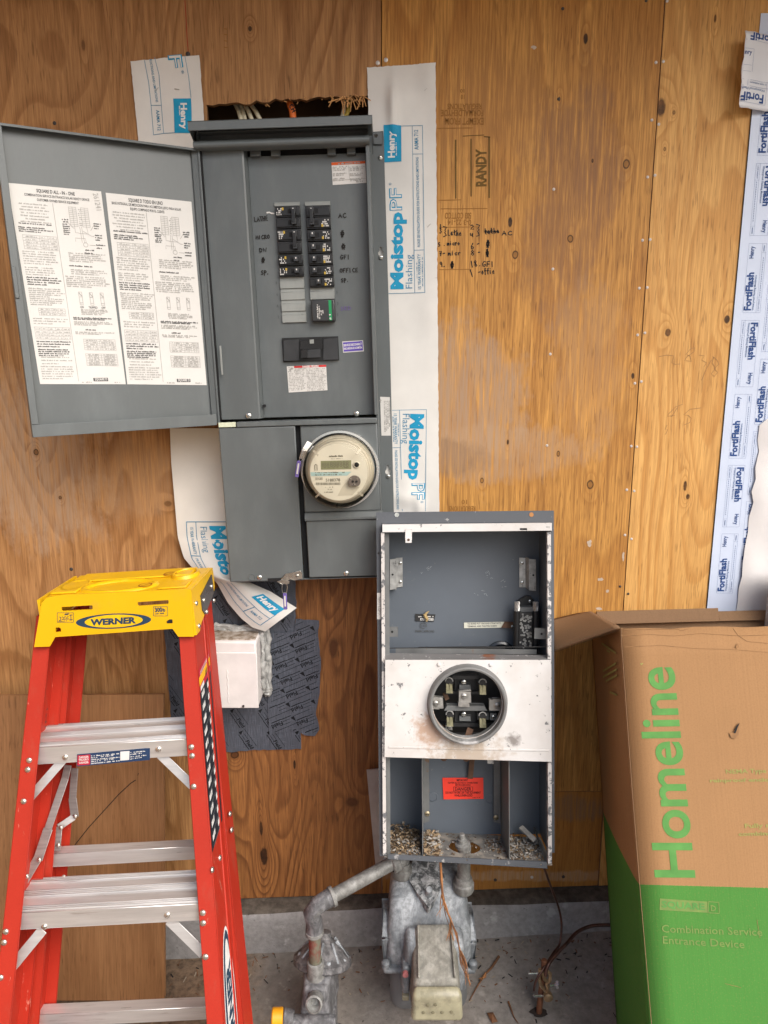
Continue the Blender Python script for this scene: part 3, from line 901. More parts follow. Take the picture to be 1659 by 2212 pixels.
def cline(m_, pts, wd=.004, lift=.0012):
    for (t0, s0), (t1, s1) in zip(pts[:-1], pts[1:]):
        n = 12
        vs_ = []
        for i in range(n + 1):
            k = i / n; t, s_ = t0 + (t1 - t0) * k, s0 + (s1 - s0) * k
            e = (wd, 0) if abs(s1 - s0) > abs(t1 - t0) else (0, wd * 1.4)
            for sg in (-1, 1):
                q = curl(max(0, min(1, t + sg * e[0] * .4)), max(0, min(1, s_ + sg * e[1]))); vs_.append((q.x, q.y - lift, q.z))
        m_.add(vs_, [(2 * i, 2 * i + 1, 2 * i + 3, 2 * i + 2) for i in range(n)])
# strip text (t per px: rows measured on the photograph)
ctext(mc, 'Moisto', (.430, .60), (.655, .66), .26, .045)
ctext(mbl, 'Flashing', (.434, .42), (.548, .42), .12, -.005)
ctext(mbl, '15 YEAR WARRANTY', (.436, .24), (.556, .22), .055, .008)
ctext(mbl, 'PLEASE S', (.575, .22), (.635, .21), .05, .005)
cline(mbl, [(.412, .18), (.412, .99)]); cline(mbl, [(.412, .18), (.66, .14)]); cline(mbl, [(.412, .35), (.66, .32)]); cline(mbl, [(.562, .16), (.564, .335)])
ctext(mbl, 'R INSTRUCTIONS AND LIMITATIONS', (.735, .28), (.868, .28), .055, .005)
ctext(mbl, 'AAMA 712', (.892, .26), (.945, .26), .065, .01)
cline(mbl, [(.72, .16), (.965, .14)]); cline(mbl, [(.735, .42), (.96, .42)]); cline(mbl, [(.882, .15), (.882, .42)]); cline(mbl, [(.965, .14), (.962, .60)])
vs_, fs_ = [], []
n = 8
for j in range(n + 1):
    for i in range(n + 1):
        q = curl(.828 + .134 * j / n, .55 + .27 * i / n); vs_.append((q.x, q.y - .0012, q.z))
for j in range(n):
    for i in range(n):
        k = j * (n + 1) + i; fs_.append((k, k + 1, k + n + 2, k + n + 1))
mc.add(vs_, fs_)
ctext(mw, 'Henry', (.838, .63), (.945, .63), .14, .04, lift=.0019)
mc.build('cyan_lettering', M_cyan, fl3, smooth=False); mbl.build('fine_lettering', M_blue, fl3, smooth=False); mw.build('logo_lettering', M_white_ink, fl3, smooth=False)

# ---- dark printed membrane patches
def membrane(name, base):
    m, nt, b = newmat(name)
    co = geopos(nt)
    w1 = noise(nt, scl(nt, co, (700, 0, 30)), 1.0, 2)
    w2 = noise(nt, scl(nt, co, (40, 0, 420), (2, 0, 5)), 1.0, 2)
    n1 = noise(nt, co, 30, 4)
    c = mix(nt, n1, sc(base, .7), sc(base, 1.25))
    c = mix(nt, ramp(nt, w1, [(.45, 0.0), (.75, .8)]), c, sc(base, 2.0))
    c = mix(nt, ramp(nt, w2, [(.6, 0.0), (.75, .6)]), c, sc(base, 2.4))
    nt.links.new(c, b.inputs['Base Color'])
    b.inputs['Roughness'].default_value = .55
    bump(nt, b, mt(nt, 'ADD', w1, n1), .5, .002)
    return m
M_memb = membrane('dark_membrane', (.060, .068, .088))
M_membink = ink('membrane_ink', (.008, .009, .012))
def patch(label, pts, w, surf, name='membrane_patch', seed=2):
    t = thing(name, label, 'membrane', group='dark membrane patches')
    poly = []
    rg = random.Random(seed)
    for a, b_ in zip(pts, pts[1:] + pts[:1]):
        d = math.hypot(b_[0] - a[0], b_[1] - a[1]); n = max(1, int(d / 9))
        for i in range(n): poly.append((a[0] + (b_[0] - a[0]) * i / n + rg.uniform(-1.2, 1.2), a[1] + (b_[1] - a[1]) * i / n + rg.uniform(-1.2, 1.2)))
    q = [WF.loc(p, w) for p in poly]
    # fill with a grid clipped to the outline so that the sheet can ripple
    xs__, zs__ = [p[0] for p in q], [p[1] for p in q]
    m_ = MB()
    m_.plate(q, w, w + .0012)
    o = m_.build('sheet', M_memb, t, smooth=False)
    return t, q, w
def inside(q, x, z):
    c = False
    n = len(q)
    for i in range(n):
        (x0, z0), (x1, z1) = q[i], q[(i + 1) % n]
        if (z0 > z) != (z1 > z) and x < (x1 - x0) * (z - z0) / (z1 - z0) + x0: c = not c
    return c
def logos(t, q, w, ang, dx, dz, L, x0, z0, flip):
    """Rows of the maker's mark: a small flag, ruled lines and the word Field."""
    m_ = MB()
    V, Fc = glyphs('Field', .02, 2)
    xm0, xm1 = min(v[0] for v in V), max(v[0] for v in V)
    ca, sa = math.cos(ang), math.sin(ang)
    for r in range(-14, 15):
        for k in range(-14, 15):
            ox, oz = x0 + k * dx[0] + r * dz[0], z0 + k * dx[1] + r * dz[1]
            def put(pts, faces):
                out = [(ox + px_ * ca - pz_ * sa, oz + px_ * sa + pz_ * ca) for px_, pz_ in pts]
                if all(inside(q, *p) for p in out): m_.add([(p[0], w - .0008, p[1]) for p in out], faces)
            h = L * .17
            for i0, f in enumerate([None]):
                for s0 in range(0, 1):
                    pts = [((v[0] - xm0) / (xm1 - xm0) * L * .45 + L * .52, v[1] / CAP * h) for v in V]
                    put(pts, Fc)
            put([(0, 0), (L * .16, h * .1), (L * .02, h * 1.3)], [(0, 1, 2)])
            for (a, b_, y, th) in [(0, .98, 1.75, .10), (.10, .5, -.45, .16), (.5, .92, -.55, .2), (.2, .5, .95, .10), (.2, .5, .2, .10)]:
                for s0 in range(3):
                    aa = a + (b_ - a) * s0 / 3; bb = a + (b_ - a) * (s0 + 1) / 3
                    put([(L * aa, h * y), (L * bb, h * y), (L * bb, h * (y + th)), (L * aa, h * (y + th))], [(0, 1, 2, 3)])
    m_.build('printed_marks', M_membink, t, smooth=False)
pts1 = [(353, 1345), (470, 1270), (545, 1252), (638, 1252), (640, 1300), (637, 1350), (640, 1400), (648, 1560), (650, 1618), (560, 1620), (480, 1626), (372, 1620), (366, 1500)]
t1, q1, w1_ = patch('large dark grey membrane patch behind the white junction box and ladder', pts1, -.0035, None, seed=4)
logos(t1, q1, w1_, R(-58), (.072, .0), (.020, -.060), .058, -.40, .95, False)
pts2 = [ZN(805, 907), ZN(1015, 900), ZN(1020, 805), ZN(1190, 820), ZN(1185, 960), ZN(1205, 1100), ZN(1197, 1330), ZN(1170, 1480), ZN(1190, 1600), ZN(1160, 1648), ZN(1085, 1645), ZN(1040, 1612), ZN(835, 1637), ZN(820, 1400), ZN(830, 1250), ZN(808, 1000)]
t2, q2, w2_ = patch('smaller dark blue-grey membrane patch overlapping the large one to the right of the junction box', pts2, -.0068, None, seed=6)
logos(t2, q2, w2_, R(180 + 24), (.064, .008), (.0125, -.0375), .066, -.24, .93, True)
M_tar = pmat('tar_lump', (.10, .10, .10), .6, var=.3, vs=60)

# ---- white junction box in a collar of sealant
M_jb = pmat('junction_white', (.66, .63, .62), .5, var=.06, vs=25, bmp=.25, bs=60)
M_caulk = pmat('sealant', (.36, .36, .35), .4, var=.35, vs=90, bmp=1.0, bs=160)
jb = thing('junction_box', 'white painted junction box sealed to the dark membrane beside the ladder', 'junction box')
x0, z0 = WF.loc((455, 1529), -.085); x1, z1 = WF.loc((553, 1386), -.085)
mb = MB(); mb.box(x0, x1, -.085, -.006, z0, z1); mb.build('body', M_jb, jb, bevel=.005, segs=3)
zl = WF.loc((500, 1408), -.087)[1]
mb = MB(); mb.box(x0 - .001, x1 + .0015, -.0895, -.0855, z0 + .001, zl - .001); mb.build('cover', M_jb, jb, bevel=.002)
mb = MB()
rg = random.Random(8)
def lump_ring(pts, r, n=9):
    path, rs = [], []
    for i in range(len(pts) - 1):
        for k in range(10):
            s_ = k / 10
            path.append(Vector(pts[i]) * (1 - s_) + Vector(pts[i + 1]) * s_ + Vector((rg.uniform(-.003, .003), rg.uniform(-.003, .003), rg.uniform(-.003, .003))))
            rs.append(r * rg.uniform(.5, 1.4))
    return path, rs
for off_, r in ((.004, .007), (.010, .0075), (.015, .006), (.007, .006)):
    pa, rs = lump_ring([(x0, -.012, z1 + off_), (x1 + off_, -.014, z1 + off_ * .6), (x1 + off_ * 1.2, -.014, z0 + .02), (x1 + off_, -.012, z0 - .003)], r)
    mb.tube(pa, r, 8, rs)
pa, rs = lump_ring([(x1 + .005, -.03, z1), (x1 + .005, -.035, (z0 + z1) / 2), (x1 + .006, -.03, z0 + .015)], .006)
mb.tube(pa, .006, 8, rs)
mb.build('sealant_collar', M_caulk, jb, ang=80)
mb = MB(); q = WF.loc((545, 1520), -.087); mb.cyl((x1 - .035, -.0890, z0 + .007), (x1 - .035, -.0925, z0 + .007), .003, n=12); mb.build('cover_screw', M_naildark, jb)
mb = MB()
pa = [(x0 + .045 + .0012 * math.sin(i * 1.9), -.0895 - .0002, zl - .045 - i * .006) for i in range(15)]
mb.tube(pa, .0012, 6, [.0004 + .0009 * abs(math.sin(i * 1.7)) for i in range(15)]); mb.build('paint_drip', M_jb, jb)
mb = MB(); mb.box(x0 + .002, x1 - .004, -.075, -.014, z1 - .0005, z1 + .0022)
mb.build('dirt_on_lid', pmat('lid_dirt', (.30, .20, .11), .9, var=.5, vs=70, bmp=.8, bs=120, col2=(.5, .45, .4)), jb)

# ---- blue-white flashing at the right edge
M_forti = pmat('forti_film', (.60, .68, .84), .4, var=.04, vs=12)
M_fortiw = pmat('forti_film_white', (.72, .73, .76), .4, var=.04, vs=12)  # whiter, less blue film for the upper membrane
M_navy = ink('navy_print', (.022, .07, .24))
M_navyf = ink('navy_rules', (.12, .19, .36))
M_rubber = pmat('rubber_edge', (.02, .018, .022), .6)
ff = thing('flashing_membrane', 'blue-white flashing membrane with navy lettering running down the right side of the wall', 'flashing', group='blue-white flashing membranes')
xl = .7985
mb = MB(); mb.box(xl, .99, -.0022, -.0008, .70, 2.30); mb.build('film', M_forti, ff, smooth=False)
mb = MB(); mb.box(xl - .0014, xl - .0001, -.0026, -.0004, .70, 2.2); mb.build('rubber_edge', M_rubber, ff, smooth=False)
mn, mr = MB(), MB()
def forti(xc, zc, up, cut=None, wd=.040, ht=.150, F=None, w=-.0030):
    """One repeat of the print. up=+1 reads upwards, -1 downwards. (xc,zc) = middle of its frame."""
    G = F or (lambda a, b_: (xc + (-b_ if up > 0 else b_), w, zc + (a if up > 0 else -a)))
    g = lambda a, b_: G(a, b_)
    def rect(m_, a0, a1, b0, b1):
        if cut:
            xs__ = [g(a0, b0)[0], g(a1, b1)[0]]
            if max(xs__) > cut: return
        m_.add([g(a0, b0), g(a1, b0), g(a1, b1), g(a0, b1)], [(0, 1, 2, 3)])
    def tx(m_, s, a0, a1, b0, h, bold):
        V, Fc = glyphs(s, bold, 2)
        xx = [v[0] for v in V]; m0, m1 = min(xx), max(xx)
        pts = [g(a0 + (v[0] - m0) / (m1 - m0) * (a1 - a0), b0 + v[1] / CAP * h) for v in V]
        if cut:
            keep = [f for f in Fc if max(pts[i][0] for i in f) <= cut]
        else: keep = Fc
        m_.add(pts, keep)
    hw, hh = wd / 2, ht / 2
    t = .00035
    for (a0, a1, b0, b1) in [(-hh, hh, -hw, -hw + t), (-hh, hh, hw - t, hw), (-hh, -hh + t, -hw, hw), (hh - t, hh, -hw, hw), (-hh, hh, -hw + .009, -hw + .009 + t), (-hh + .034, -hh + .034 + t, -hw, -hw + .009), (hh - .020, hh - .020 + t, -hw, -hw + .009)]:
        n = 6
        for i in range(n):
            if a1 - a0 > b1 - b0: rect(mr, a0 + (a1 - a0) * i / n, a0 + (a1 - a0) * (i + 1) / n, b0, b1)
            else: rect(mr, a0, a1, b0 + (b1 - b0) * i / n, b0 + (b1 - b0) * (i + 1) / n)
    tx(mn, 'FortiFlash', -hh + .005, -hh + .088, hw - .0175, .0150, .035)
    tx(mr, 'Waterproof Flashing Membrane', -hh + .005, -hh + .082, hw - .0245, .0042, .015)
    tx(mn, 'Henry', hh - .032, hh - .006, hw - .013, .0095, .02)
    tx(mr, '15 YEAR WARRANTY', -hh + .004, -hh + .031, -hw + .0035, .0026, .01)
    for k in range(17): rect(mr, -hh + .037 + k * .005, -hh + .0405 + k * .005, -hw + .004, -hw + .0050)
    rect(mr, hh - .017, hh - .004, -hw + .004, -hw + .0055)
cutx = .985
def ctr(a, b_): # centre of a frame given two opposite picture corners
    q, r = at(*a), at(*b_); return (q.x + r.x) / 2, (q.z + r.z) / 2
zz0 = 2.045
fz = [ZS(437, 313), ZS(392, 925), ZS(326, 1640)]
c1 = at(*ZS(445, 270)); c2 = at(*ZS(393, 925)); c3 = at(*ZS(326, 1640))
pitch_ = (c1.z - c3.z) / 2
for i in range(9):
    z_ = c1.z + pitch_ * (6 - i)
    forti(.838, z_, 1 if i % 2 == 0 else -1)
    forti(.890, z_ - pitch_ * .52, -1 if i % 2 == 0 else 1)
mn.build('navy_lettering', M_navy, ff, smooth=False); mr.build('fine_lettering', M_navyf, ff, smooth=False)

ft = thing('flashing_membrane', 'upper flashing membrane crossing at the top right corner and lifting off the plywood', 'flashing', group='blue-white flashing membranes')
mb = MB()
xt, zt = WF.loc((1608, 68), -.03); xb_, zb_ = WF.loc((1606, 233), -.03)
def lift(x): return -.006 - .026 * math.exp(-((x - xt) / .05) ** 2)
nxx, nzz = 24, 20
for j in range(nzz + 1):
    for i in range(nxx + 1):
        k = j / nzz
        x = xt + (1.15 - xt) * (i / nxx) ** 1.6 + (.004 * math.sin(k * 9) + .006 * k) * (i == 0)
        mb.v.append((x, lift(x) - .0004 * math.sin(j * 1.3), zt + (zb_ - zt) * k + .0007 * math.sin(i * 2.1) * (j in (0, nzz))))
for j in range(nzz):
    for i in range(nxx):
        k = j * (nxx + 1) + i; mb.f.append((k, k + nxx + 1, k + nxx + 2, k + 1)); mb.m.append(0)
o = mb.build('film', M_fortiw, ft, ang=80); sol = o.modifiers.new('s', 'SOLIDIFY'); sol.thickness = .0012; sol.offset = 1
mn, mr = MB(), MB()
def Fh(x_, z_):   # print standing on its head: runs right to left
    return lambda a, b_: (x_ - a, lift(x_ - a) - .0016, z_ - b_)
def tx2(m_, s, x0_, x1_, z_, h, bold, flip=True):
    V, Fc = glyphs(s, bold, 2); xx = [v[0] for v in V]; m0, m1 = min(xx), max(xx)
    pts = []
    for v in V:
        k = (v[0] - m0) / (m1 - m0); x = x1_ - (x1_ - x0_) * k if flip else x0_ + (x1_ - x0_) * k
        pts.append((x, lift(x) - .0018, z_ - v[1] / CAP * h if flip else z_ + v[1] / CAP * h))
    m_.add(pts, Fc)
def ln2(x0_, x1_, z0_, z1_):
    n_ = 8
    for i in range(n_):
        a, b_ = x0_ + (x1_ - x0_) * i / n_, x0_ + (x1_ - x0_) * (i + 1) / n_
        mr.add([(a, lift(a) - .0018, z0_), (b_, lift(b_) - .0018, z0_), (b_, lift(b_) - .0018, z1_), (a, lift(a) - .0018, z1_)], [(0, 1, 2, 3)])
tz = lambda y: WF.loc(ZT(1000, y), -.03)[1]
for x0_ in (xt + .003, xt + .090):
    tx2(mn, 'FortiF', x0_, x0_ + .058, tz(1432), .0165, .03); tx2(mr, 'Waterproof Flash', x0_, x0_ + .060, tz(1318), .0048, .01)
    tx2(mn, 'FortiF', x0_ + .010, x0_ + .070, tz(165), .0140, .03); tx2(mr, '15 YEAR WARRANTY', x0_ + .018, x0_ + .062, tz(1190), .0030, .01)
tx2(mn, 'nry', xt + .004, xt + .020, tz(632), .0085, .02, False); pgreek(mr, WF, (0, 0), (.001, 0), .001) if False else None
for (x0_, x1_, y) in ((xt + .003, xt + .2, 322), (xt + .003, xt + .025, 510), (xt + .003, xt + .022, 990), (xt + .003, xt + .022, 858), (xt + .003, xt + .2, 1160), (xt + .003, xt + .2, 1290), (xt + .003, xt + .066, 1640)):
    ln2(x0_, x1_, tz(y) - .0002, tz(y) + .0002)
ln2(xt + .0245, xt + .0250, tz(990), tz(510)); ln2(xt + .066, xt + .0665, tz(1640), tz(1160)); ln2(xt + .016, xt + .0165, tz(1290), tz(1160))
mn.build('navy_lettering', M_navy, ft, smooth=False); mr.build('fine_lettering', M_navyf, ft, smooth=False)

# ---- white wrap overlapping the lower right
M_wrap = pmat('house_wrap', (.80, .78, .77), .5, var=.04, vs=10, bmp=.2, bs=30)
hw_ = thing('house_wrap', 'white torn-edged wrap overlapping the blue-white flashing above the cardboard box', 'wrap')
edge_px = [(1660, 903), (1641, 918), (1638, 950), (1640, 975), (1631, 1010), (1633, 1035), (1624, 1062), (1626, 1085), (1619, 1118), (1617, 1150), (1608, 1180), (1604, 1215), (1601, 1245), (1596, 1270), (1594, 1300), (1590, 1330), (1586, 1380)]
mb = MB()
nr = 14
rg = random.Random(3)
for (px_, py_) in edge_px:
    q = at(px_, py_, -.006)
    for i in range(nr + 1):
        s_ = i / nr
        x = q.x + (1.25 - q.x) * s_ ** 1.3 + (rg.uniform(-.0015, .0015) if i == 0 else 0)
        f_ = max(0, x - q.x)
        y = -.006 - .008 * (1 - math.exp(-f_ / .02)) - .014 * math.exp(-((x - .99) / .03) ** 2) + .002 * math.sin(q.z * 30 + x * 40)
        mb.v.append((x, y, q.z))
for j in range(len(edge_px) - 1):
    for i in range(nr):
        k = j * (nr + 1) + i; mb.f.append((k, k + nr + 1, k + nr + 2, k + 1)); mb.m.append(0)
mb.build('wrap_sheet', M_wrap, hw_, ang=80)
mb = MB(); c0 = at(1655, 1330, -.05)
mb.box(c0.x - .002, c0.x + .4, -.10, -.05, .25, at(1655, 1235, -.05).z); o = mb.build('corner_trim', pmat('stucco_grey', (.45, .46, .48), .9, var=.1, bmp=.5, bs=120), None); setp(o, 'pale grey plastered corner trim at the right edge above the box', 'trim')

# ---- cables dropping out of the torn opening into the panel
M_cabw = pmat('cable_white', (.66, .60, .44), .5, var=.12, vs=30); M_caby = pmat('cable_yellow', (.62, .46, .08), .5, var=.1); M_cabo = pmat('cable_orange', (.75, .16, .025), .5, var=.1)
def cable(p0, p1, y0, y1, mat, label, grp, r=.0048):
    a, b_ = at(*p0, y0), at(*p1, y1)
    t = thing('cable', label, 'cable', group=grp)
    m_ = MB()
    pth = [Vector((a.x - .012, .08, a.z + .16)), a + Vector((-.002, 0, .05)), a, a.lerp(b_, .5) + Vector((.002, 0, 0)), b_, b_ + Vector((.004, .002, -.05))]
    m_.tube(pth, r, 10); m_.build('sheath', mat, t, ang=80)
    return t
g_ = 'cables entering the top of the new panel'
cable(ZB(385, 195), ZB(438, 330), .045, .03, M_cabw, 'leftmost white cable in the torn opening above the panel', g_)
cable(ZB(422, 195), ZB(468, 330), .05, .03, M_caby if False else M_cabw, 'second white cable from the left in the torn opening', g_)
cable(ZB(455, 200), ZB(520, 330), .045, .03, M_cabw, 'third white cable from the left in the torn opening', g_)
cable(ZB(500, 198), ZB(585, 330), .045, .03, M_cabw, 'fourth white cable from the left in the torn opening', g_)
tc_ = cable(ZB(806, 180), ZB(842, 330), .03, .02, M_cabo, 'orange cable with black marker in the torn opening', g_, .0075)
mb = MB(); oo = at(*ZB(822, 250), .02)
phand(mb, Frame(Matrix.Translation((0, .0, 0))), 'CH', ZB(806, 222), ZB(838, 282), 9, 2.0, .0155, seed=4); mb.build('marker_letters', M_marker, tc_)
cable(ZB(1236, 190), ZB(1212, 330), .045, .03, M_cabw, 'white cable beside a yellow one at the right of the torn opening', g_)
cable(ZB(1278, 195), ZB(1238, 330), .04, .03, M_caby, 'yellow cable at the right of the torn opening', g_)

# ---- plywood board leaning on the wall behind the ladder
bl_, br_ = at(-70, 1507, -.035), at(351, 1494, -.035)
bb = at(350, 2212, -.16)
Mbd = Matrix.Translation((bl_.x, -.165, .03)) @ Matrix.Rotation(R(-9.0), 4, 'X')
bd = thing('leaning_board', 'brown plywood offcut leaning against the wall behind the ladder', 'board', Mbd)
FB = Frame(Mbd)
mb = MB(); ub = FB.loc((351, 1494))[0]; vt = FB.loc((200, 1500))[1]; ub2 = FB.loc((350, 2150))[0]
mb.plate([(-.3, -.02), (ub2 + .006, -.02), (ub + .002, vt), (-.3, vt - .006)], 0, .012, side=1)
mb.build('board_face', [M_board, M_plyedge], bd, smooth=False)
mb = MB(); pline(mb, FB, [ZG(915, 82), ZG(880, 105), ZG(800, 180), ZG(700, 290), ZG(600, 400), ZG(505, 520)], 1.8, -.0006)
pline(mb, FB, [ZG(935, 35), ZG(930, 50)], 1.2, -.0006)
mb.build('pencil_line', M_marker, bd, smooth=False)

# ---- thin pale shim board behind the old panel
sh = thing('shim_board', 'thin pale warped board slipped behind the old meter panel', 'board')
M_shim = pmat('shim_board_mat', (.42, .36, .31), .85, var=.15, vs=20, bmp=.3, bs=60)
mb = MB()
mb.plate([(p[0], p[1]) for p in (WF.loc(c, -.02) for c in [ZE(96, 345), ZE(170, 338), ZE(420, 338), ZE(700, 1040), ZE(420, 1080), ZE(160, 1030)])], -.022, -.018)
mb.build('board_sheet', M_shim, sh, smooth=False)
# ================================================================ the new service panel
def greypaint(name, col, rough=.42, wear=None):
    m, nt, b = newmat(name)
    co = objco(nt)
    n1 = noise(nt, co, 4, 3)
    c = mix(nt, n1, sc(col, .94), sc(col, 1.06))
    n2 = noise(nt, co, 900, 1)
    n3 = noise(nt, scl(nt, co, (1, 1, .35), (2, 0, 3)), 16, 5, .68)
    c = mix(nt, ramp(nt, n3, [(.46, 0.0), (.76, .36)]), c, sc(col, 1.6))
    c = mix(nt, ramp(nt, n3, [(.25, .22), (.42, 0.0)]), c, sc(col, .72))
    nt.links.new(c, b.inputs['Base Color'])
    nt.links.new(mt(nt, 'MULTIPLY_ADD', n3, .34, rough - .17), b.inputs['Roughness'])
    bump(nt, b, n2, .06, .0006)
    return m
M_gp = greypaint('panel_grey_paint', (.108, .121, .124))
M_gp2 = greypaint('panel_filler_grey', (.25, .265, .255), .5)
M_black = pmat('breaker_black', (.012, .012, .013), .38, var=.2, vs=30)
M_blackg = pmat('breaker_plastic_grey', (.035, .037, .04), .4, var=.15, vs=30)
M_dark = pmat('dark_gap', (.006, .006, .007), .8)  # near black, stands in for shade in gaps and slots; also dark litter
M_zinc = pmat('zinc_screw', (.70, .70, .66), .25, .9, var=.15, vs=150)
M_paper = pmat('label_paper', (.63, .62, .595), .5, var=.03, vs=20)
M_txt = ink('label_text', (.36, .35, .33)); M_txtb = ink('label_heading', (.07, .07, .07))
M_red = ink('label_red', (.55, .03, .03)); M_orange = ink('label_orange', (.62, .10, .02)); M_purple = ink('label_purple', (.10, .06, .38))
M_gold = ink('gold_print', (.50, .34, .05)); M_green = ink('green_print', (.02, .28, .10)); M_purpleink = ink('purple_marker', (.13, .09, .25))

NPM = Matrix.Translation((-.3626, -.1207, 1.4483)) @ rot(.0054, -.0308, -.0016)
NP = Frame(NPM)
panel = thing('service_panel', 'new grey combination service panel with its door swung open and breakers showing', 'electrical panel', NPM)

def pplate(m_, F, pts, w0, w1, holes=()):
    return m_.plate([F.loc(p, w0) for p in pts], w0, w1, [[F.loc(p, w0) for p in h] for h in holes])

UW = .348
v_top = NP.loc(ZB(1425, 495))[1]
v_bot = NP.loc((500, 1257))[1]
u_mid0, u_mid1 = NP.loc(ZC(732, 1400), .0)[0], NP.loc(ZC(758, 1400), .0)[0]
# box shell
mb = MB()
mb.box(0, .0016, .0015, .135, v_bot, v_top + .03); mb.box(UW - .0016, UW, .0015, .135, v_bot, v_top + .03)
mb.box(0, UW, .134, .136, v_bot, v_top + .03); mb.box(.0017, UW - .0017, .002, .134, v_top + .026, v_top + .028); mb.box(.0017, UW - .0017, .002, .134, v_bot, v_bot + .0016)
mb.build('enclosure', M_gp, panel, smooth=False)
mb = MB(); uL0, uL1 = .0, NP.loc(ZB(150, 1000))[0]
mb.box(0, uL1, -.0008, .0012, -.010, v_top); mb.build('hinge_stile', M_gp, panel, bevel=.0012)
mb = MB(); mb.box(UW - .006, UW + .0006, -.0010, .010, .004, v_top); mb.build('right_stile', M_gp, panel, bevel=.001)
mb = MB(); mb.box(uL1 + .0002, uL1 + .0022, .004, .028, .003, v_top); mb.build('gap_shade', M_dark, panel, smooth=False)  # near-black strip painting the shade inside the stile gap
uG1 = NP.loc(ZB(470, 1000), .010)[0]; uG2 = NP.loc(ZB(512, 1000), .028)[0]
mb = MB()
mb.hex8([(uL1 + .0023, .010, .003), (uG1, .007, .003), (uG1, .007, v_top), (uL1 + .0023, .010, v_top), (uL1 + .0023, .0115, .003), (uG1, .0085, .003), (uG1, .0085, v_top), (uL1 + .0023, .0115, v_top)])
mb.hex8([(uG1 + .0002, .007, .003), (uG1 + .004, .0085, .003), (uG1 + .004, .0085, v_top), (uG1 + .0002, .007, v_top), (uG1, .0086, .003), (uG1 + .003, .0100, .003), (uG1 + .003, .0100, v_top), (uG1, .0086, v_top)])
mb.hex8([(uG1 + .0042, .0086, .003), (uG2, .0278, .003), (uG2, .0278, v_top), (uG1 + .0042, .0086, v_top), (uG1 + .003, .0102, .003), (uG2, .0290, .003), (uG2, .0290, v_top), (uG1 + .003, .0102, v_top)])
mb.build('gutter_cover', M_gp, panel, smooth=False)
mb = MB(); mb.box(uG2 + .0001, UW - .0062, .028, .0295, .003, v_top - .014); mb.build('dead_front', M_gp, panel, bevel=.0008)
mb = MB(); mb.box(uG1, UW - .006, .036, .038, v_top - .05, v_top); mb.build('slot_shade', M_dark, panel, smooth=False)  # near-black sheet standing in for the shade behind the hook tabs
for (xa, xb, yb) in [(512, 592, 622), (672, 742, 622), (1106, 1170, 612), (1256, 1322, 605)]:
    a, b_ = NP.loc(ZB(xa, yb), .024), NP.loc(ZB(xb, yb), .024)
    mb = MB(); mb.box(a[0], b_[0], .0195, .0272, a[1], v_top - .004); mb.box(a[0], b_[0], .016, .0193, a[1], a[1] + .004)
    mb.build('hook_tab', M_gp, panel, bevel=.001)
# hood with drip lip, and the rolled rail under it
ul, ur = NP.loc(ZB(30, 380), -.035)[0], NP.loc(ZB(1447, 330), -.035)[0]
vh1, vh0 = NP.loc(ZB(700, 322), -.035)[1], NP.loc(ZB(700, 392), -.035)[1]
mb = MB()
mb.extx([(-.035, vh0), (-.0335, vh0), (-.0335, vh1 - .0015), (.10, vh1 + .004), (.10, vh1 + .0056), (-.035, vh1)], ul, ur)
mb.build('hood', M_gp, panel, bevel=.0012)
for (a, b_) in ((ul, ul + .0015), (ur - .0015, ur)):
    mb = MB(); mb.hex8([(a, -.033, vh0 + .001), (b_, -.033, vh0 + .001), (b_, -.033, vh1 - .002), (a, -.033, vh1 - .002), (a, .05, vh0 - .03), (b_, .05, vh0 - .03), (b_, .05, vh1), (a, .05, vh1)])
    mb.build('hood_end', M_gp, panel, smooth=False)
u2l, u2r = NP.loc(ZB(66, 520), -.014)[0], NP.loc(ZB(1426, 470), -.014)[0]
vr1, vr0 = NP.loc(ZB(745, 466), -.014)[1], NP.loc(ZB(745, 528), -.014)[1]
prof = [(.014, vr0 - .001)] + [(-.014 + .010 * (1 - math.sin(a)), vr0 + .006 * (1 - math.cos(a))) for a in (0, .5, 1.0, 1.57)][:0] + [(-.010, vr0), (-.014, vr0 + .004), (-.014, vr1 - .006), (-.009, vr1), (.02, vr1 + .004), (.02, vr1 + .002), (-.008, vr1 - .003), (-.012, vr1 - .007), (-.012, vr0 + .005), (-.009, vr0 + .002), (.014, vr0 + .001)]
mb = MB(); mb.extx(prof, u2l, u2r); mb.build('top_rail', M_gp, panel, ang=50)
mb = MB(); mb.box(.002, UW - .002, .020, .022, vr1 - .01, vh1); mb.build('upper_back', M_gp, panel, smooth=False)
# mounting flange on the wall, with keyhole slots
FWp = .1125
pts = [ZB(1400, 430), ZB(1535, 418), (829, 300), (843, 767), (851, 1112), (800, 1112), (800, 330)]
def keyhole(cx, cy):
    c = [(cx + 6.0 * math.cos(a), cy + 6.0 * math.sin(a)) for a in [R(-60 + 20 * i) for i in range(16)]]
    return [(cx - 2.2, cy - 14), (cx + 2.2, cy - 14)] + c
def circ(cx, cy, r, n=12): return [(cx + r * math.cos(6.283 * i / n), cy + r * math.sin(6.283 * i / n)) for i in range(n)]
mb = MB(); pplate(mb, NP, pts, FWp, FWp + .0015, [keyhole(823, 547), keyhole(838, 1019), circ(*ZB(1478, 455), 4.2)])
mb.build('mounting_flange', M_gp, panel, smooth=False)
mb = MB(); pplate(mb, NP, [ZB(1455, 428), ZB(1530, 420), ZB(1528, 522), ZB(1460, 520)], FWp - .004, FWp - .0025, [circ(*ZB(1478, 455), 4.2)]); mb.build('flange_tab', M_gp, panel, bevel=.0005)
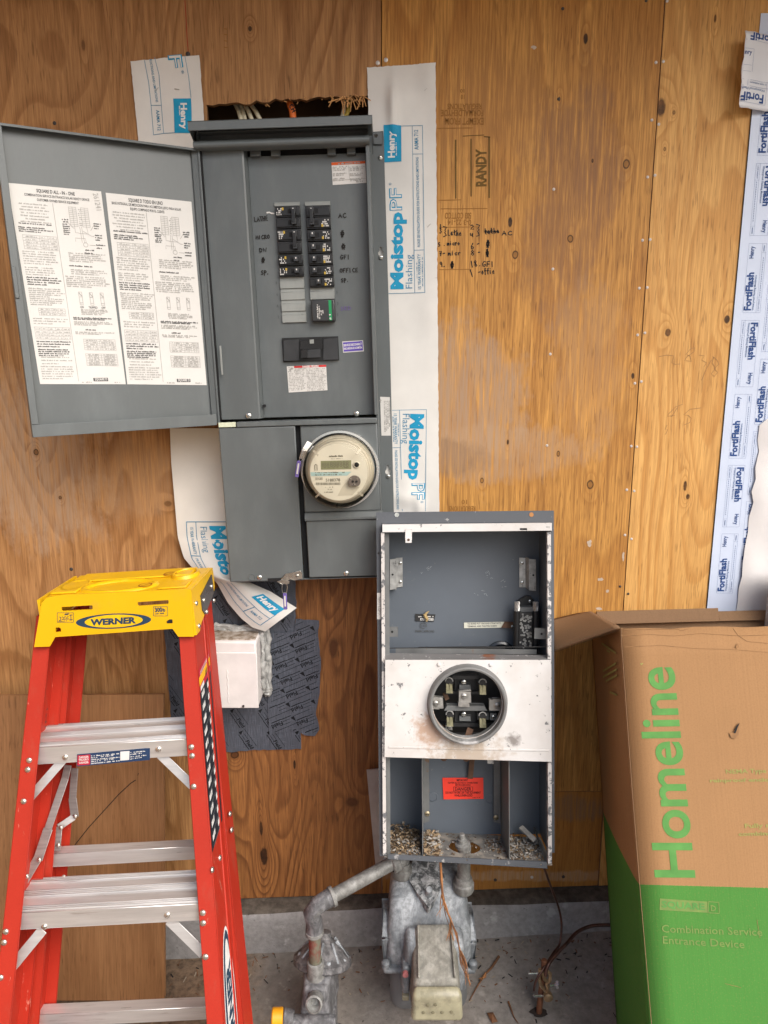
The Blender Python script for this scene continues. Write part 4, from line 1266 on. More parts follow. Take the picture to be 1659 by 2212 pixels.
def screw(par, F, p, w, r=.0048, mat=None, slot=True, name='screw'):
    x, z = F.loc(p, w)
    m_ = MB(); m_.lathe([(r, 0), (r, .0012), (r * .8, .0024), (r * .4, .0030), (0, .0031)], (x, w, z), n=14)
    m_.mi = 1
    if slot: m_.box(x - r * .75, x + r * .75, w - .0035, w - .0029, z - .0006, z + .0006)
    m_.build(name, [mat or M_zinc, M_dark], par)
screw(panel, NP, ZB(1512, 625), FWp, .0052); screw(panel, NP, (823, 556), FWp - .001, .005); screw(panel, NP, (839, 1029), FWp - .001, .005)
# flange sticker with arrow
mb = MB(); pplate(mb, NP, [(821, 857), (842, 858), (844, 941), (824, 941)], FWp - .0008, FWp - .0003); mb.build('flange_label', M_paper, panel, smooth=False)
mb = MB()
pp = lambda x, y: ZC(x, y)
ppoly(mb, NP, [pp(1238, 790), pp(1246, 778), pp(1255, 790), pp(1249, 790), pp(1250, 802), pp(1243, 802), pp(1242, 790)], FWp - .0014)
for i in range(4): pgreek(mb, NP, pp(1268 + 10 * i, 790), pp(1272 + 10 * i, 985 - 10 * i), 2.6, FWp - .0014, i)
mb.build('flange_label_print', M_txt, panel, smooth=False)
# ledge under the breaker compartment
va, vb = NP.loc(ZC(780, 912), -.006)[1], NP.loc(ZC(780, 945), -.006)[1]
mb = MB(); mb.box(NP.loc(ZC(330, 930), -.006)[0], UW - .001, -.006, .027, vb, va); mb.build('sill_rail', M_gp, panel, bevel=.0015)
mb = MB(); mb.box(.002, NP.loc(ZC(324, 930), -.006)[0], -.005, .0008, vb + .001, va); mb.build('latch_strip', pmat('pale_label', (.62, .66, .50), .4, var=.15, vs=60), panel, bevel=.0004)
screw(panel, NP, ZC(408, 885), .006, .0062); screw(panel, NP, ZC(1095, 872), .026, .0058)
mb = MB(); q = NP.loc(ZC(510, 822), .02); mb.cyl((q[0], .012, q[1]), (q[0], .022, q[1]), .0035, n=6); mb.build('edge_slot', M_dark, panel)
mb = MB(); a, b_ = NP.loc(ZC(222, 440), -.002), NP.loc(ZC(232, 625), -.002); mb.box(a[0], a[0] + .004, -.0035, -.0009, b_[1], a[1]); mb.build('door_catch', M_gp2, panel, bevel=.0008)
# lower left cover, gap, meter section and lower right cover
mb = MB(); mb.box(.001, u_mid0 - .0008, -.004, .004, v_bot, vb - .001); mb.build('lower_left_cover', M_gp, panel, bevel=.0022)
mb = MB(); mb.box(u_mid0 - .0006, u_mid1 + .001, .010, .012, v_bot + .002, vb - .001); mb.build('cover_gap', M_dark, panel, smooth=False)  # near-black sheet puts the shade between the covers into colour
vm = NP.loc(ZC(980, 1495), .0)[1]; vm2 = NP.loc(ZC(980, 1548), -.008)[1]
mb = MB(); mb.box(u_mid1, UW, .0, .006, vm, vb - .001); mb.build('meter_section', M_gp, panel, bevel=.003)
mb = MB(); mb.box(UW + .0001, UW + .0022, .001, .112, v_bot + .002, v_top); mb.build('side_wall', M_gp, panel, bevel=.0008)
mb = MB(); mb.extx([(.004, vm - .0006), (-.001, vm - .0006), (-.009, vm2 + .006), (-.009, vm2), (.004, vm2)], u_mid1 + .002, UW + .004); mb.build('drip_rail', M_gp, panel, bevel=.0012)
vlr = NP.loc(ZC(1000, 1908), -.003)[1]
mb = MB(); mb.box(u_mid1 + .003, UW - .002, -.004, .004, vlr, vm2 - .0008); mb.build('lower_right_cover', M_gp, panel, bevel=.0022)
screw(panel, NP, ZC(478, 1912), -.004, .0056); screw(panel, NP, ZC(1030, 1887), -.004, .006)
mb = MB(); q = NP.loc(ZC(430, 1910), -.0045); mb.lathe([(.008, 0), (.0088, .0008), (.0072, .0012), (.0066, .0002)], (q[0], -.0042, q[1]), n=20); mb.build('embossed_ring', M_gp, panel)
a, b_ = NP.loc(ZC(530, 1918), -.0045), NP.loc(ZC(640, 1936), -.0045)
mb = MB(); mb.box(a[0], b_[0], -.0049, -.0042, b_[1], a[1]); mb.build('hasp_slot', M_dark, panel, smooth=False)
M_nickel = pmat('nickel', (.62, .59, .54), .28, .95, var=.1, vs=60)
mb = MB(); pplate(mb, NP, [ZC(615, 1925), ZC(645, 1890), ZC(735, 1873), ZC(748, 1885), ZC(750, 1920), ZC(700, 1930), ZC(675, 1922), ZC(645, 1938)], -.010, -.0075); mb.build('hasp', M_nickel, panel, bevel=.001)
screw(panel, NP, ZC(718, 1902), -.0102, .004, M_zinc)
mb = MB(); pplate(mb, NP, [ZC(590, 1940), ZC(625, 1928), ZC(668, 1938), ZC(665, 1952), ZC(620, 1955)], -.014, -.0125); mb.build('hasp_tongue', M_nickel, panel, bevel=.0008)

# ---- breakers
WD = .028
def brk(tl, br, side, poles=1, off=False):
    a, b_ = NP.loc(ZM(*tl), .018), NP.loc(ZM(*br), .018)
    u0, v1, u1, v0 = a[0], a[1], b_[0], b_[1]
    o = thing_part('circuit_breaker')
    wdt, hgt = u1 - u0, (v1 - v0)
    for k in range(poles):
        z0_, z1_ = v0 + hgt * k / poles, v0 + hgt * (k + 1) / poles
        o.box(u0, u1, .019, WD - .0002, z0_ + .0004, z1_ - .0004)
        o.box(u0 + .001, u1 - .001, .0165, .0189, z0_ + .003, z1_ - .0045)
    ob = o.build('circuit_breaker', M_black, panel, bevel=.0007)
    hx0, hx1 = (u0 + wdt * .66, u0 + wdt * .84) if side == 'L' else (u0 + wdt * .16, u0 + wdt * .34)
    if off: hx0, hx1 = u0 + wdt * .30, u0 + wdt * .46
    for k in range(poles):
        zc = v0 + hgt * (k + .52) / poles; hh = hgt / poles
        m_ = MB(); m_.box(hx0, hx1, .0055, .0163, zc - hh * .22, zc + hh * .26)
        m_.mi = 1; m_.box(hx0 + wdt * .06, hx0 + wdt * .11, .0050, .00545, zc + hh * .0, zc + hh * .16)
        m_.build('handle', [M_blackg, M_paper], ob, bevel=.0006)
        m_ = MB()
        x0_ = u0 + wdt * (.5 if side == 'L' else .36); m_.box(x0_, x0_ + wdt * .15, .0158, .01645, zc - hh * .20, zc + hh * .2); m_.build('handle_slot', M_dark, ob, smooth=False)
    if poles == 2:
        m_ = MB(); m_.box(hx0 + .001, hx1 - .001, .0040, .0054, v0 + hgt * .22, v0 + hgt * .80); m_.build('handle_tie', M_black, ob, bevel=.0005)
    # sticker print
    k = poles - 1 if side == 'L' else 0
    z0_, z1_ = v0 + hgt * k / poles, v0 + hgt * (k + 1) / poles
    sx0, sx1 = (u0 + wdt * .04, u0 + wdt * .33) if side == 'L' else (u0 + wdt * .62, u0 + wdt * .93)
    rg_ = random.Random(int(tl[0] * 3 + tl[1]))
    m_ = MB(); hh = z1_ - z0_
    for r_ in range(4):
        for c_ in range(7):
            if rg_.random() < .62:
                x_ = sx0 + (sx1 - sx0) * c_ / 7; z_ = z0_ + hh * (.18 + .165 * r_)
                m_.add([(x_, .0160, z_), (x_ + (sx1 - sx0) / 9, .0160, z_), (x_ + (sx1 - sx0) / 9, .0160, z_ + hh * .12), (x_, .0160, z_ + hh * .12)], [(0, 1, 2, 3)])
    m_.build('sticker_print', M_paper, ob, smooth=False)
    gx = sx1 - (sx1 - sx0) * .22 if side == 'L' else sx0
    gz_ = z0_ + hh * (.60 if side == 'L' else .15)
    m_ = MB(); m_.add([(gx, .0157, gz_), (gx + wdt * .075, .0157, gz_), (gx + wdt * .075, .0157, gz_ + hh * .24), (gx, .0157, gz_ + hh * .24)], [(0, 1, 2, 3)]); m_.build('gold_print', M_gold, ob, smooth=False)
def thing_part(n): return MB()
brk((145, 225), (408, 450), 'L', 2); brk((160, 462), (420, 705), 'L', 2); brk((173, 728), (432, 830), 'L'); brk((183, 848), (438, 946), 'L')
brk((455, 218), (718, 455), 'R', 2); brk((468, 468), (724, 580), 'R'); brk((478, 592), (732, 705), 'R'); brk((485, 716), (740, 825), 'R'); brk((490, 838), (745, 940), 'R'); brk((497, 954), (752, 1056), 'R', 1, True)
def filler(tl, br):
    a, b_ = NP.loc(ZM(*tl), .024), NP.loc(ZM(*br), .024)
    h = a[1] - b_[1]
    m_ = MB(); m_.extx([(WD - .0002, b_[1] + .0005), (.0235, b_[1] + .0005), (.0235, b_[1] + h * .66), (.0262, b_[1] + h * .70), (.0262, a[1] - .0003), (WD - .0002, a[1] - .0003)], a[0], b_[0]); m_.build('filler_plate', M_gp2, panel, bevel=.0004)
for (a, b_) in [((192, 955), (443, 1068)), ((200, 1072), (450, 1186)), ((208, 1190), (458, 1303)), ((215, 1307), (466, 1418)), ((503, 1062), (757, 1180)), ((137, 185), (396, 221)), ((450, 177), (710, 216))]:
    filler(a, b_)
# surge device
a, b_ = NP.loc(ZM(512, 1190), .012), NP.loc(ZM(766, 1408), .012)
mb = MB(); mb.box(a[0], b_[0], .010, WD - .0002, b_[1], a[1]); srd = mb.build('surge_protector', M_blackg, panel, bevel=.003, segs=3)
du, dv = b_[0] - a[0], a[1] - b_[1]
mb = MB(); mb.add([(a[0] + du * .74, .0096, b_[1] + dv * .05), (a[0] + du * .86, .0096, b_[1] + dv * .05), (a[0] + du * .86, .0096, b_[1] + dv * .96), (a[0] + du * .74, .0096, b_[1] + dv * .96)], [(0, 1, 2, 3)]); mb.build('green_band', M_green, srd, smooth=False)
mb = MB()
for i in range(4): pgreek(mb, NP, ZM(590 + 18 * i, 1385 - 40 * (i > 1)), ZM(584 + 18 * i, 1235 + 20 * i), 3.0, .0096, i)
pgreek(mb, NP, ZM(722, 1390), ZM(716, 1330), 4, .0093, 8); mb.build('device_print', M_paper, srd, smooth=False)
# main breaker
mb = MB(); q = [NP.loc(ZM(*p), .026) for p in [(217, 1585), (790, 1567), (800, 1805), (233, 1825)]]
mb.plate(q, .024, WD - .0002); mbk = mb.build('main_breaker', M_black, panel, bevel=.0008)
def mpl(pts, w0, w1, name, mat, par=None):
    m_ = MB(); pplate(m_, NP, [ZM(*p) for p in pts], w0, w1); return m_.build(name, mat, par or mbk, bevel=.0008)
mpl([(228, 1602), (378, 1597), (388, 1808), (240, 1813)], .0195, .0238, 'side_shoulder', M_blackg); mpl([(640, 1588), (782, 1583), (790, 1798), (645, 1803)], .0195, .0238, 'side_shoulder', M_blackg)
mpl([(400, 1610), (625, 1602), (632, 1690), (405, 1697)], .021, .0238, 'upper_face', M_black); mpl([(500, 1600), (538, 1598), (540, 1633), (505, 1635)], .019, .0208, 'test_tab', M_gp2)
mpl([(475, 1700), (605, 1695), (607, 1775), (480, 1780)], .017, .0235, 'rating_tile', M_blackg); mpl([(410, 1700), (470, 1697), (472, 1780), (415, 1783)], .008, .0235, 'toggle', M_black)
# labels on the dead front
def label(pts, zz, w, mat=None, name='label', par=None, F=NP):
    m_ = MB(); m_.add([(p[0], w, p[1]) for p in (F.loc(zz(*q), w) for q in pts)], [(0, 1, 2, 3)]); return m_.build(name, mat or M_paper, par or panel, smooth=False)
LW = .0272
label([(1145, 835), (1405, 818), (1395, 647), (1135, 660)], ZB, LW, name='warning_label'); label([(1136, 683), (1396, 668), (1395, 648), (1135, 661)], ZB, LW - .0004, M_orange, 'warning_band')
mb = MB()
for (x0_, x1_) in ((1145, 1258), (1275, 1388)):
    for i in range(9):
        if i in (3, 6): continue
        pgreek(mb, NP, ZB(x0_ + i * .5, 702 + i * 13), ZB(x1_ - (i % 3) * 12, 695 + i * 13), 2.6, LW - .0006, i)
pline(mb, NP, [ZB(1267, 685), ZB(1275, 790)], .6, LW - .0006); pline(mb, NP, [ZB(1143, 800), ZB(1400, 785)], .6, LW - .0006)
pgreek(mb, NP, ZB(1180, 678), ZB(1355, 665), 3.4, LW - .0008, 3); pgreek(mb, NP, ZB(1325, 815), ZB(1372, 812), 3, LW - .0006, 5)
mb.build('warning_print', M_txt, panel, smooth=False)
label([(843, 1732), (1057, 1718), (1048, 1604), (834, 1617)], ZM, LW, name='disconnect_label'); label([(850, 1722), (1048, 1708), (1042, 1612), (841, 1626)], ZM, LW - .0004, M_purple, 'disconnect_band')
mb = MB(); ptext(mb, NP, 'SERVICE DISCONNECT', ZM(848, 1668), ZM(1038, 1652), 4.6, LW - .0008, .03); ptext(mb, NP, 'DESCONEXION DE ACOMETIDA', ZM(850, 1702), ZM(1040, 1687), 4.2, LW - .0008, .03); mb.build('disconnect_lettering', M_white_ink, panel, smooth=False)
label([(284, 2142), (683, 2118), (668, 1855), (264, 1873)], ZM, LW, name='danger_label'); label([(340, 1890), (669, 1877), (668, 1856), (338, 1870)], ZM, LW - .0004, M_red, 'danger_band')
mb = MB(); ptext(mb, NP, 'DANGER / PELIGRO', ZM(425, 1886), ZM(592, 1879), 4.0, LW - .0008, .03); mb.build('danger_lettering', M_white_ink, panel, smooth=False)
mb = MB()
for (x0_, x1_) in ((278, 455), (464, 668)):
    for i in range(15): pgreek(mb, NP, ZM(x0_ + i * .8 + (62 if x0_ < 300 and i < 3 else 0), 1905 + i * 15.5), ZM(x1_ - (i * 37 % 5) * 6, 1898 + i * 15.5), 2.1, LW - .0006, i, dens=.7)
pline(mb, NP, [ZM(280, 1885), ZM(330, 1895)], 1.5, LW - .0006); pline(mb, NP, [ZM(318, 1885), ZM(303, 1910), ZM(280, 1930)], 2.2, LW - .0006); pline(mb, NP, [ZM(303, 1905), ZM(306, 1932)], 2, LW - .0006); pline(mb, NP, [ZM(285, 1905), ZM(325, 1900)], 1.5, LW - .0006)
mb.build('danger_print', M_txt, panel, smooth=False)
# hand lettering beside the breakers
mb = MB()
def hw2(s, a, b_, h, sd, m_=None): phand(m_ or mb, NP, s, ZB(*a), ZB(*b_), h, 1.9, LW - .0005, seed=sd)
hw2('LATHE', (542, 1118), (650, 1105), 9.5, 1); hw2('MICRO', (553, 1252), (662, 1248), 8, 2); hw2('DW', (580, 1352), (640, 1348), 8, 3); hw2('$', (594, 1432), (632, 1432), 10, 4); hw2('SP.', (592, 1525), (665, 1522), 8, 5)
hw2('AC', (1190, 1088), (1258, 1085), 9.5, 6); hw2('$', (1205, 1232), (1245, 1232), 12, 7); hw2('$', (1212, 1328), (1255, 1328), 10, 8); hw2('GFI', (1205, 1408), (1285, 1405), 9, 9); hw2('OFFICE', (1200, 1510), (1345, 1505), 8.5, 10); hw2('SP.', (1210, 1585), (1280, 1580), 8, 11)
mb.build('breaker_handwriting', M_marker, panel, smooth=False)
mb = MB(); phand(mb, NP, 'SRD', ZM(818, 1298), ZM(935, 1290), 7.5, 1.3, LW - .0005, seed=12); mb.build('purple_handwriting', M_purpleink, panel, smooth=False)
mb = MB()
for (s, x, y) in [('6', 158, 1145), ('4', 162, 1262), ('2', 172, 1378), ('5', 776, 1122), ('3', 782, 1240), ('1', 786, 1352), ('8', 150, 1028)]:
    ptext(mb, NP, s, ZM(x, y), ZM(x + (16 if s != '1' else 7), y - 1), 5.5, LW - .0004, .01)
mb.build('slot_numbers', ink('embossed_number', (.09, .10, .10)), panel, smooth=False)
mb = MB(); pline(mb, NP, [ZM(60, 292), ZM(85, 288), ZM(105, 298), ZM(130, 300)], 3, LW - .0004); mb.build('paint_scratch', M_paper, panel, smooth=False)

# ---- the open door
PH = .547
DRM = NPM @ Matrix.Translation((-.0006, -.004, -.0079)) @ Matrix.Rotation(PH, 4, 'Z')
DR = Frame(DRM)
DWd, DHt = .3646, .5598
LOC = NPM.inverted() @ DRM
def dbuild(m_, name, mat, par, **k):
    m_.v = [tuple(LOC @ Vector(v)) for v in m_.v]
    return m_.build(name, mat, par, **k)
mb = MB(); mb.box(-DWd, 0, .016, .0175, 0, DHt)
door = dbuild(mb, 'door', M_gp, panel, bevel=.0008)
mb = MB(); mb.extx([(.0158, DHt - .0015), (0, DHt - .0015), (-.0015, DHt - .006), (.0005, DHt - .0065), (.0015, DHt - .003), (.0158, DHt - .003)], -DWd, -.002); mb.v = [tuple(LOC @ Vector(v)) for v in mb.v]; mb.build('top_lip', M_gp, door, ang=50)
mb = MB(); mb.box(-DWd, -.002, -.002, .0158, .0005, .0020); mb.box(-DWd, -.002, -.0035, -.0021, .0005, .024); dbuild(mb, 'bottom_lip', M_gp, door, bevel=.0010)
mb = MB(); mb.box(-DWd, -DWd + .0015, -.002, .0158, .0022, DHt - .004); mb.box(-DWd, -DWd + .013, -.0035, -.0021, .025, DHt - .007); dbuild(mb, 'edge_lip', M_gp, door, bevel=.0010)
for (p, nm) in ((ZA(92, 1310), 'rivet'),):
    q = DR.loc(p, -.0035); mb = MB(); mb.box(q[0] - .006, q[0] + .002, -.0065, -.0037, q[1] - .028, q[1] + .028); dbuild(mb, 'latch_plate', M_gp, door, bevel=.002)
mb = MB(); q = DR.loc(ZA(1145, 925), .0155); mb.cyl((q[0], .0158, q[1]), (q[0], .0135, q[1]), .0022, n=10); dbuild(mb, 'rivet', M_gp2, door)

mb = MB(); mb.box(-.0135, -.0002, .0015, .034, -.004, DHt - .012); mb.build('hinge_leaf', M_gp, panel, bevel=.001)

class DFrame:
    def loc(s, p, w=0.0): return DR.loc(p, w)
DF = DFrame()
DL = .0154
def dlab(pts, name):
    m_ = MB(); m_.add([(p[0], DL, p[1]) for p in (DR.loc(ZA(*q), DL) for q in pts)], [(0, 1, 2, 3)]); dbuild(m_, name, M_paper, door, smooth=False)
S1 = [(222, 1872), (697, 1873), (560, 805), (42, 757)]; S2 = [(705, 1873), (1145, 1878), (1060, 862), (585, 812)]
dlab(S1, 'instruction_sheet'); dlab(S2, 'instruction_sheet')
mt_, mh_ = MB(), MB()
def bil(S, s_, t_):   # s_ across 0..1, t_ down 0..1
    bl, br, tr, tl = S
    x = (tl[0] * (1 - s_) + tr[0] * s_) * (1 - t_) + (bl[0] * (1 - s_) + br[0] * s_) * t_
    y = (tl[1] * (1 - s_) + tr[1] * s_) * (1 - t_) + (bl[1] * (1 - s_) + br[1] * s_) * t_
    return ZA(x, y)
DP_ = DL - .0005
def line_(S, s0, s1, t_, h, seed, dens=.75): pgreek(mt_, DF, bil(S, s0, t_), bil(S, s1, t_), h, DP_, seed, dens=dens)
def para(S, s0, s1, t0, t1, n, seed, bold=False, cen=False):
    rg_ = random.Random(seed)
    for i in range(n):
        t_ = t0 + (t1 - t0) * i / max(1, n - 1)
        e = s1 - (rg_.uniform(.0, .06) if i < n - 1 else rg_.uniform(.1, .22)) * (s1 - s0) / .45
        a = s0
        if cen: k = rg_.uniform(.0, .1); a, e = s0 + k, s1 - k
        pgreek(mh_ if bold else mt_, DF, bil(S, a, t_), bil(S, e, t_), 3.0 if bold else 2.8, DP_, seed * 13 + i, dens=.97 if bold else .9)
def table(S, s0, s1, t0, t1, rows, cols, seed):
    for r_ in range(rows + 1): pline(mt_, DF, [bil(S, s0, t0 + (t1 - t0) * r_ / rows), bil(S, s1, t0 + (t1 - t0) * r_ / rows)], .55, DP_)
    cs = [0, .5, .75, 1] if cols == 3 else [i / cols for i in range(cols + 1)]
    for c_ in cs: pline(mt_, DF, [bil(S, s0 + (s1 - s0) * c_, t0), bil(S, s0 + (s1 - s0) * c_, t1)], .55, DP_)
    for r_ in range(rows):
        for a, b_ in zip(cs[:-1], cs[1:]):
            line_(S, s0 + (s1 - s0) * (a + (b_ - a) * .15), s0 + (s1 - s0) * (a + (b_ - a) * .85), t0 + (t1 - t0) * (r_ + .72) / rows, 2.3, seed + r_)
def sheetprint(S, head, sub1, sub2, seed, hs):
    for (s, t_, s0, s1, h, bo) in [(head, .034, *hs[0], 7.2, .02), (sub1, .056, *hs[1], 5.2, .012), (sub2, .078, *hs[2], 5.2, .015)]:
        ptext(mh_, DF, s, bil(S, s0, t_), bil(S, s1, t_), h, DP_, bo)
    pline(mt_, DF, [bil(S, .455, .085), bil(S, .455, .985)], 1.0, DP_)
    para(S, .04, .44, .10, .19, 7, seed, cen=True); para(S, .04, .44, .20, .22, 2, seed + 1, True); para(S, .04, .42, .23, .24, 2, seed + 2, True)
    table(S, .07, .44, .255, .325, 5, 3, seed); para(S, .04, .44, .34, .40, 6, seed + 3); para(S, .04, .40, .42, .455, 4, seed + 4); para(S, .04, .44, .47, .505, 4, seed + 5, True)
    para(S, .04, .44, .525, .565, 5, seed + 6); para(S, .04, .44, .575, .605, 4, seed + 7); table(S, .12, .42, .62, .655, 3, 3, seed + 1); para(S, .04, .44, .675, .70, 3, seed + 8)
    table(S, .04, .44, .715, .775, 4, 5, seed + 2); para(S, .04, .44, .79, .815, 3, seed + 9, True); para(S, .04, .43, .83, .86, 4, seed + 10, True); para(S, .06, .42, .868, .90, 3, seed + 11); para(S, .04, .44, .915, .975, 6, seed + 12)
    # riser diagram
    for (a, b_) in ((.62, .70), (.75, .83)):
        for r_ in range(11): pline(mt_, DF, [bil(S, a, .095 + .0098 * r_), bil(S, b_, .095 + .0098 * r_)], .6, DP_)
        for c_ in (a, (a + b_) / 2, b_): pline(mt_, DF, [bil(S, c_, .095), bil(S, c_, .193)], .6, DP_)
    for k in range(9): line_(S, .715, .74, .108 + .01 * k, 2.4, seed + k)
    for pts in ([(.66, .193), (.66, .225), (.70, .226)], [(.79, .193), (.80, .228), (.70, .228)], [(.715, .193), (.72, .275)], [(.735, .193), (.745, .275)], [(.65, .27), (.65, .253), (.76, .253), (.765, .275)], [(.745, .215), (.83, .238), (.86, .238)], [(.58, .17), (.65, .205)], [(.88, .175), (.83, .21)], [(.80, .285), (.86, .285)]):
        pline(mt_, DF, [bil(S, *p) for p in pts], .8, DP_)
    pline(mt_, DF, [bil(S, .755 + .025 * math.cos(a * .52), .285 + .011 * math.sin(a * .52)) for a in range(13)], .9, DP_)
    for (a, b_, t0, n_) in ((.53, .60, .165, 3), (.53, .61, .20, 5), (.87, .95, .175, 3), (.87, .95, .235, 3), (.87, .97, .285, 2), (.73, .84, .315, 2)): para(S, a, b_, t0, t0 + .008 * n_, n_, seed + n_ + int(a * 100), True)
    para(S, .55, .95, .335, .375, 5, seed + 13); para(S, .54, .9, .40, .405, 1, seed + 14, True); para(S, .55, .96, .42, .44, 3, seed + 15); para(S, .48, .96, .455, .505, 6, seed + 16)
    for k in range(3):
        a = .60 + .12 * k
        for t0, t1 in ((.53, .555), (.555, .585), (.585, .595)):
            pline(mt_, DF, [bil(S, a, t0), bil(S, a + .035, t0), bil(S, a + .035, t1), bil(S, a, t1), bil(S, a, t0)], .9, DP_)
        pline(mt_, DF, [bil(S, a + .005, .535), bil(S, a + .03, .55)], 1.6, DP_)
    if seed == 100:
        for s, a, b_ in (('ON', .595, .635), ('TRIPPED', .69, .79), ('OFF', .835, .88)): ptext(mh_, DF, s, bil(S, a, .612), bil(S, b_, .612), 4.6, DP_, .01)
    para(S, .60, .9, .622, .645, 4, seed + 17); para(S, .50, .97, .665, .672, 2, seed + 18, True); para(S, .50, .95, .685, .70, 3, seed + 19); para(S, .62, .8, .725, .728, 1, seed + 20, True); para(S, .50, .95, .738, .746, 2, seed + 21)
    table(S, .58, .94, .77, .825, 5, 3, seed + 4); table(S, .58, .94, .845, .905, 7, 2, seed + 5)
    # maker's mark
    a, b_, c_, d_ = bil(S, .63, .985), bil(S, .80, .984), bil(S, .80, .967), bil(S, .63, .968)
    ppoly(mh_, DF, [a, b_, c_, d_], DP_)
    ptext(msq, DF, 'SQUARE D', bil(S, .645, .981), bil(S, .79, .980), 5.0, DP_ - .0004, .03)
    line_(S, .48, .6, .993, 3, seed + 22); line_(S, .86, .95, .993, 3, seed + 23)
msq = MB()
sheetprint(S1, 'SQUARE D ALL - IN - ONE', 'COMBINATION SERVICE ENTRANCE SOLAR READY DEVICE', 'CUSTOMER OWNED SERVICE EQUIPMENT', 100, ((.30, .71), (.16, .86), (.29, .74)))
sheetprint(S2, 'SQUARE D TODO EN UNO', 'BASE INTEGRAL DE MEDICION PARA ACOMETIDA LISTO PARA SOLAR', 'EQUIPO COMPRADO POR EL CLIENTE', 200, ((.26, .66), (.06, .87), (.27, .67)))
ptext(mt_, DF, '261241', ZA(513, 815), ZA(535, 910), 12, DP_, -.004)
dbuild(mt_, 'instruction_print', M_txt, door, smooth=False); dbuild(mh_, 'heading_lettering', M_txtb, door, smooth=False); dbuild(msq, 'logo_lettering', M_paper, door, smooth=False)

# ---- electricity meter
cx, cz = NP.loc((734, 1015), -.02)
MTM = NPM @ Matrix.Translation((cx, -.001, cz))
MT = Frame(MTM)
meter = thing('electricity_meter', 'round glass electricity meter with cream face on the new panel', 'electricity meter', MTM)
M_face = pmat('meter_face', (.64, .62, .535), .5, var=.04, vs=20)
M_innerw = pmat('meter_inner', (.50, .475, .40), .45, var=.1, vs=20)
M_ring = pmat('meter_ring', (.72, .72, .70), .25, .9, var=.05)
M_lcd = pmat('lcd_glass', (.22, .235, .14), .25, var=.05)
gm, nt, b = newmat('meter_glass')
lw = nd(nt, 'ShaderNodeLayerWeight', {'Blend': .12})
tr = nd(nt, 'ShaderNodeBsdfTransparent', {'Color': (.93, .91, .86, 1)})
gl = nd(nt, 'ShaderNodeBsdfGlossy', {'Color': (1, 1, 1, 1), 'Roughness': .04})
fa = mt(nt, 'MULTIPLY_ADD', lw.outputs['Fresnel'], .9, .0, clamp=True)
mx = nd(nt, 'ShaderNodeMixShader', {0: fa, 1: tr.outputs[0], 2: gl.outputs[0]})
nt.links.new(mx.outputs[0], nt.nodes['Material Output'].inputs[0])
mb = MB(); mb.lathe([(.0775, 0), (.0855, 0), (.0865, .003), (.0865, .015), (.0855, .018), (.0805, .0185), (.0800, .015), (.0795, .004), (.0775, .0)], (0, 0, 0), n=64); mb.build('sealing_ring', M_ring, meter, ang=40)
mb = MB(); mb.lathe([(.0790, .001), (.0790, .030), (.0775, .033), (.0765, .060), (.0750, .074), (.0700, .080), (.0640, .081), (.0620, .084), (.0560, .086), (.030, .088), (.0, .0885)], (0, 0, 0), n=64); mb.build('glass_cover', gm, meter, ang=60)
mb = MB(); mb.lathe([(.076, .002), (.0755, .012), (.070, .013), (.069, .030), (.0665, .032), (.0655, .052), (.0625, .055), (.0, .0552)], (0, 0, 0), n=64); mb.build('inner_shell', M_innerw, meter, ang=30)
for k in range(4):
    a = R(45 + 90 * k); mb = MB(); mb.bar((.057 * math.cos(a), -.078, .057 * math.sin(a)), (.0705 * math.cos(a), -.072, .0705 * math.sin(a)), .004, .002, up=(0, 1, 0)); mb.build('cover_rib', M_innerw, meter)
WFm = -.0575
mb = MB(); mb.lathe([(.0615, 0), (.061, .0015), (0, .0016)], (0, -.0557, 0), n=64); mb.build('dial_face', M_face, meter)
mloc = lambda x, y, w=WFm: MT.loc(ZP(x, y), w)
def mquad(pts, w, mat, name):
    m_ = MB(); m_.add([(q[0], w, q[1]) for q in (mloc(*p, w) for p in pts)], [tuple(range(len(pts)))]); return m_.build(name, mat, meter, smooth=False)
W1 = WFm - .0003
mquad([(475, 825), (885, 818), (883, 697), (473, 707)], W1, M_lcd, 'lcd_display')
mquad([(345, 912), (830, 905), (890, 852), (332, 860)], W1, ink('dial_blue', (.36, .52, .53)), 'blue_band')
mb = MB()
ptext(mb, MT, '888', ZP(490, 785), ZP(585, 783), 9, W1 - .0003, -.012); ptext(mb, MT, '888888', ZP(600, 787), ZP(850, 783), 11.5, W1 - .0003, -.008)
pline(mb, MT, [ZP(395, 835), ZP(393, 765), ZP(408, 752), ZP(423, 765), ZP(424, 835)], 1.4, W1 - .0003)
pgreek(mb, MT, ZP(585, 655), ZP(770, 650), 3.6, W1, 3, dens=1.0); pgreek(mb, MT, ZP(600, 683), ZP(795, 678), 1.5, W1, 4, dens=.5)
pgreek(mb, MT, ZP(490, 803), ZP(860, 798), 2, W1 - .0003, 5, dens=.5)
pgreek(mb, MT, ZP(400, 872), ZP(790, 868), 2.6, W1 - .0003, 6, dens=.7); pgreek(mb, MT, ZP(398, 903), ZP(760, 897), 2.6, W1 - .0003, 7, dens=.7)
ptext(mb, MT, 'SDG&E', ZP(402, 965), ZP(500, 960), 5.5, W1, .0); ptext(mb, MT, '5188378', ZP(542, 987), ZP(735, 982), 6.5, W1, .01)
rg = random.Random(2)
x_ = 410
while x_ < 735:
    wd_ = rg.choice((3, 4, 6)); mb.add([(q[0], W1, q[1]) for q in (mloc(x_, 1032, W1), mloc(x_ + wd_, 1032, W1), mloc(x_ + wd_, 998, W1), mloc(x_, 998, W1))], [(0, 1, 2, 3)]); x_ += wd_ + rg.choice((3, 5, 7))
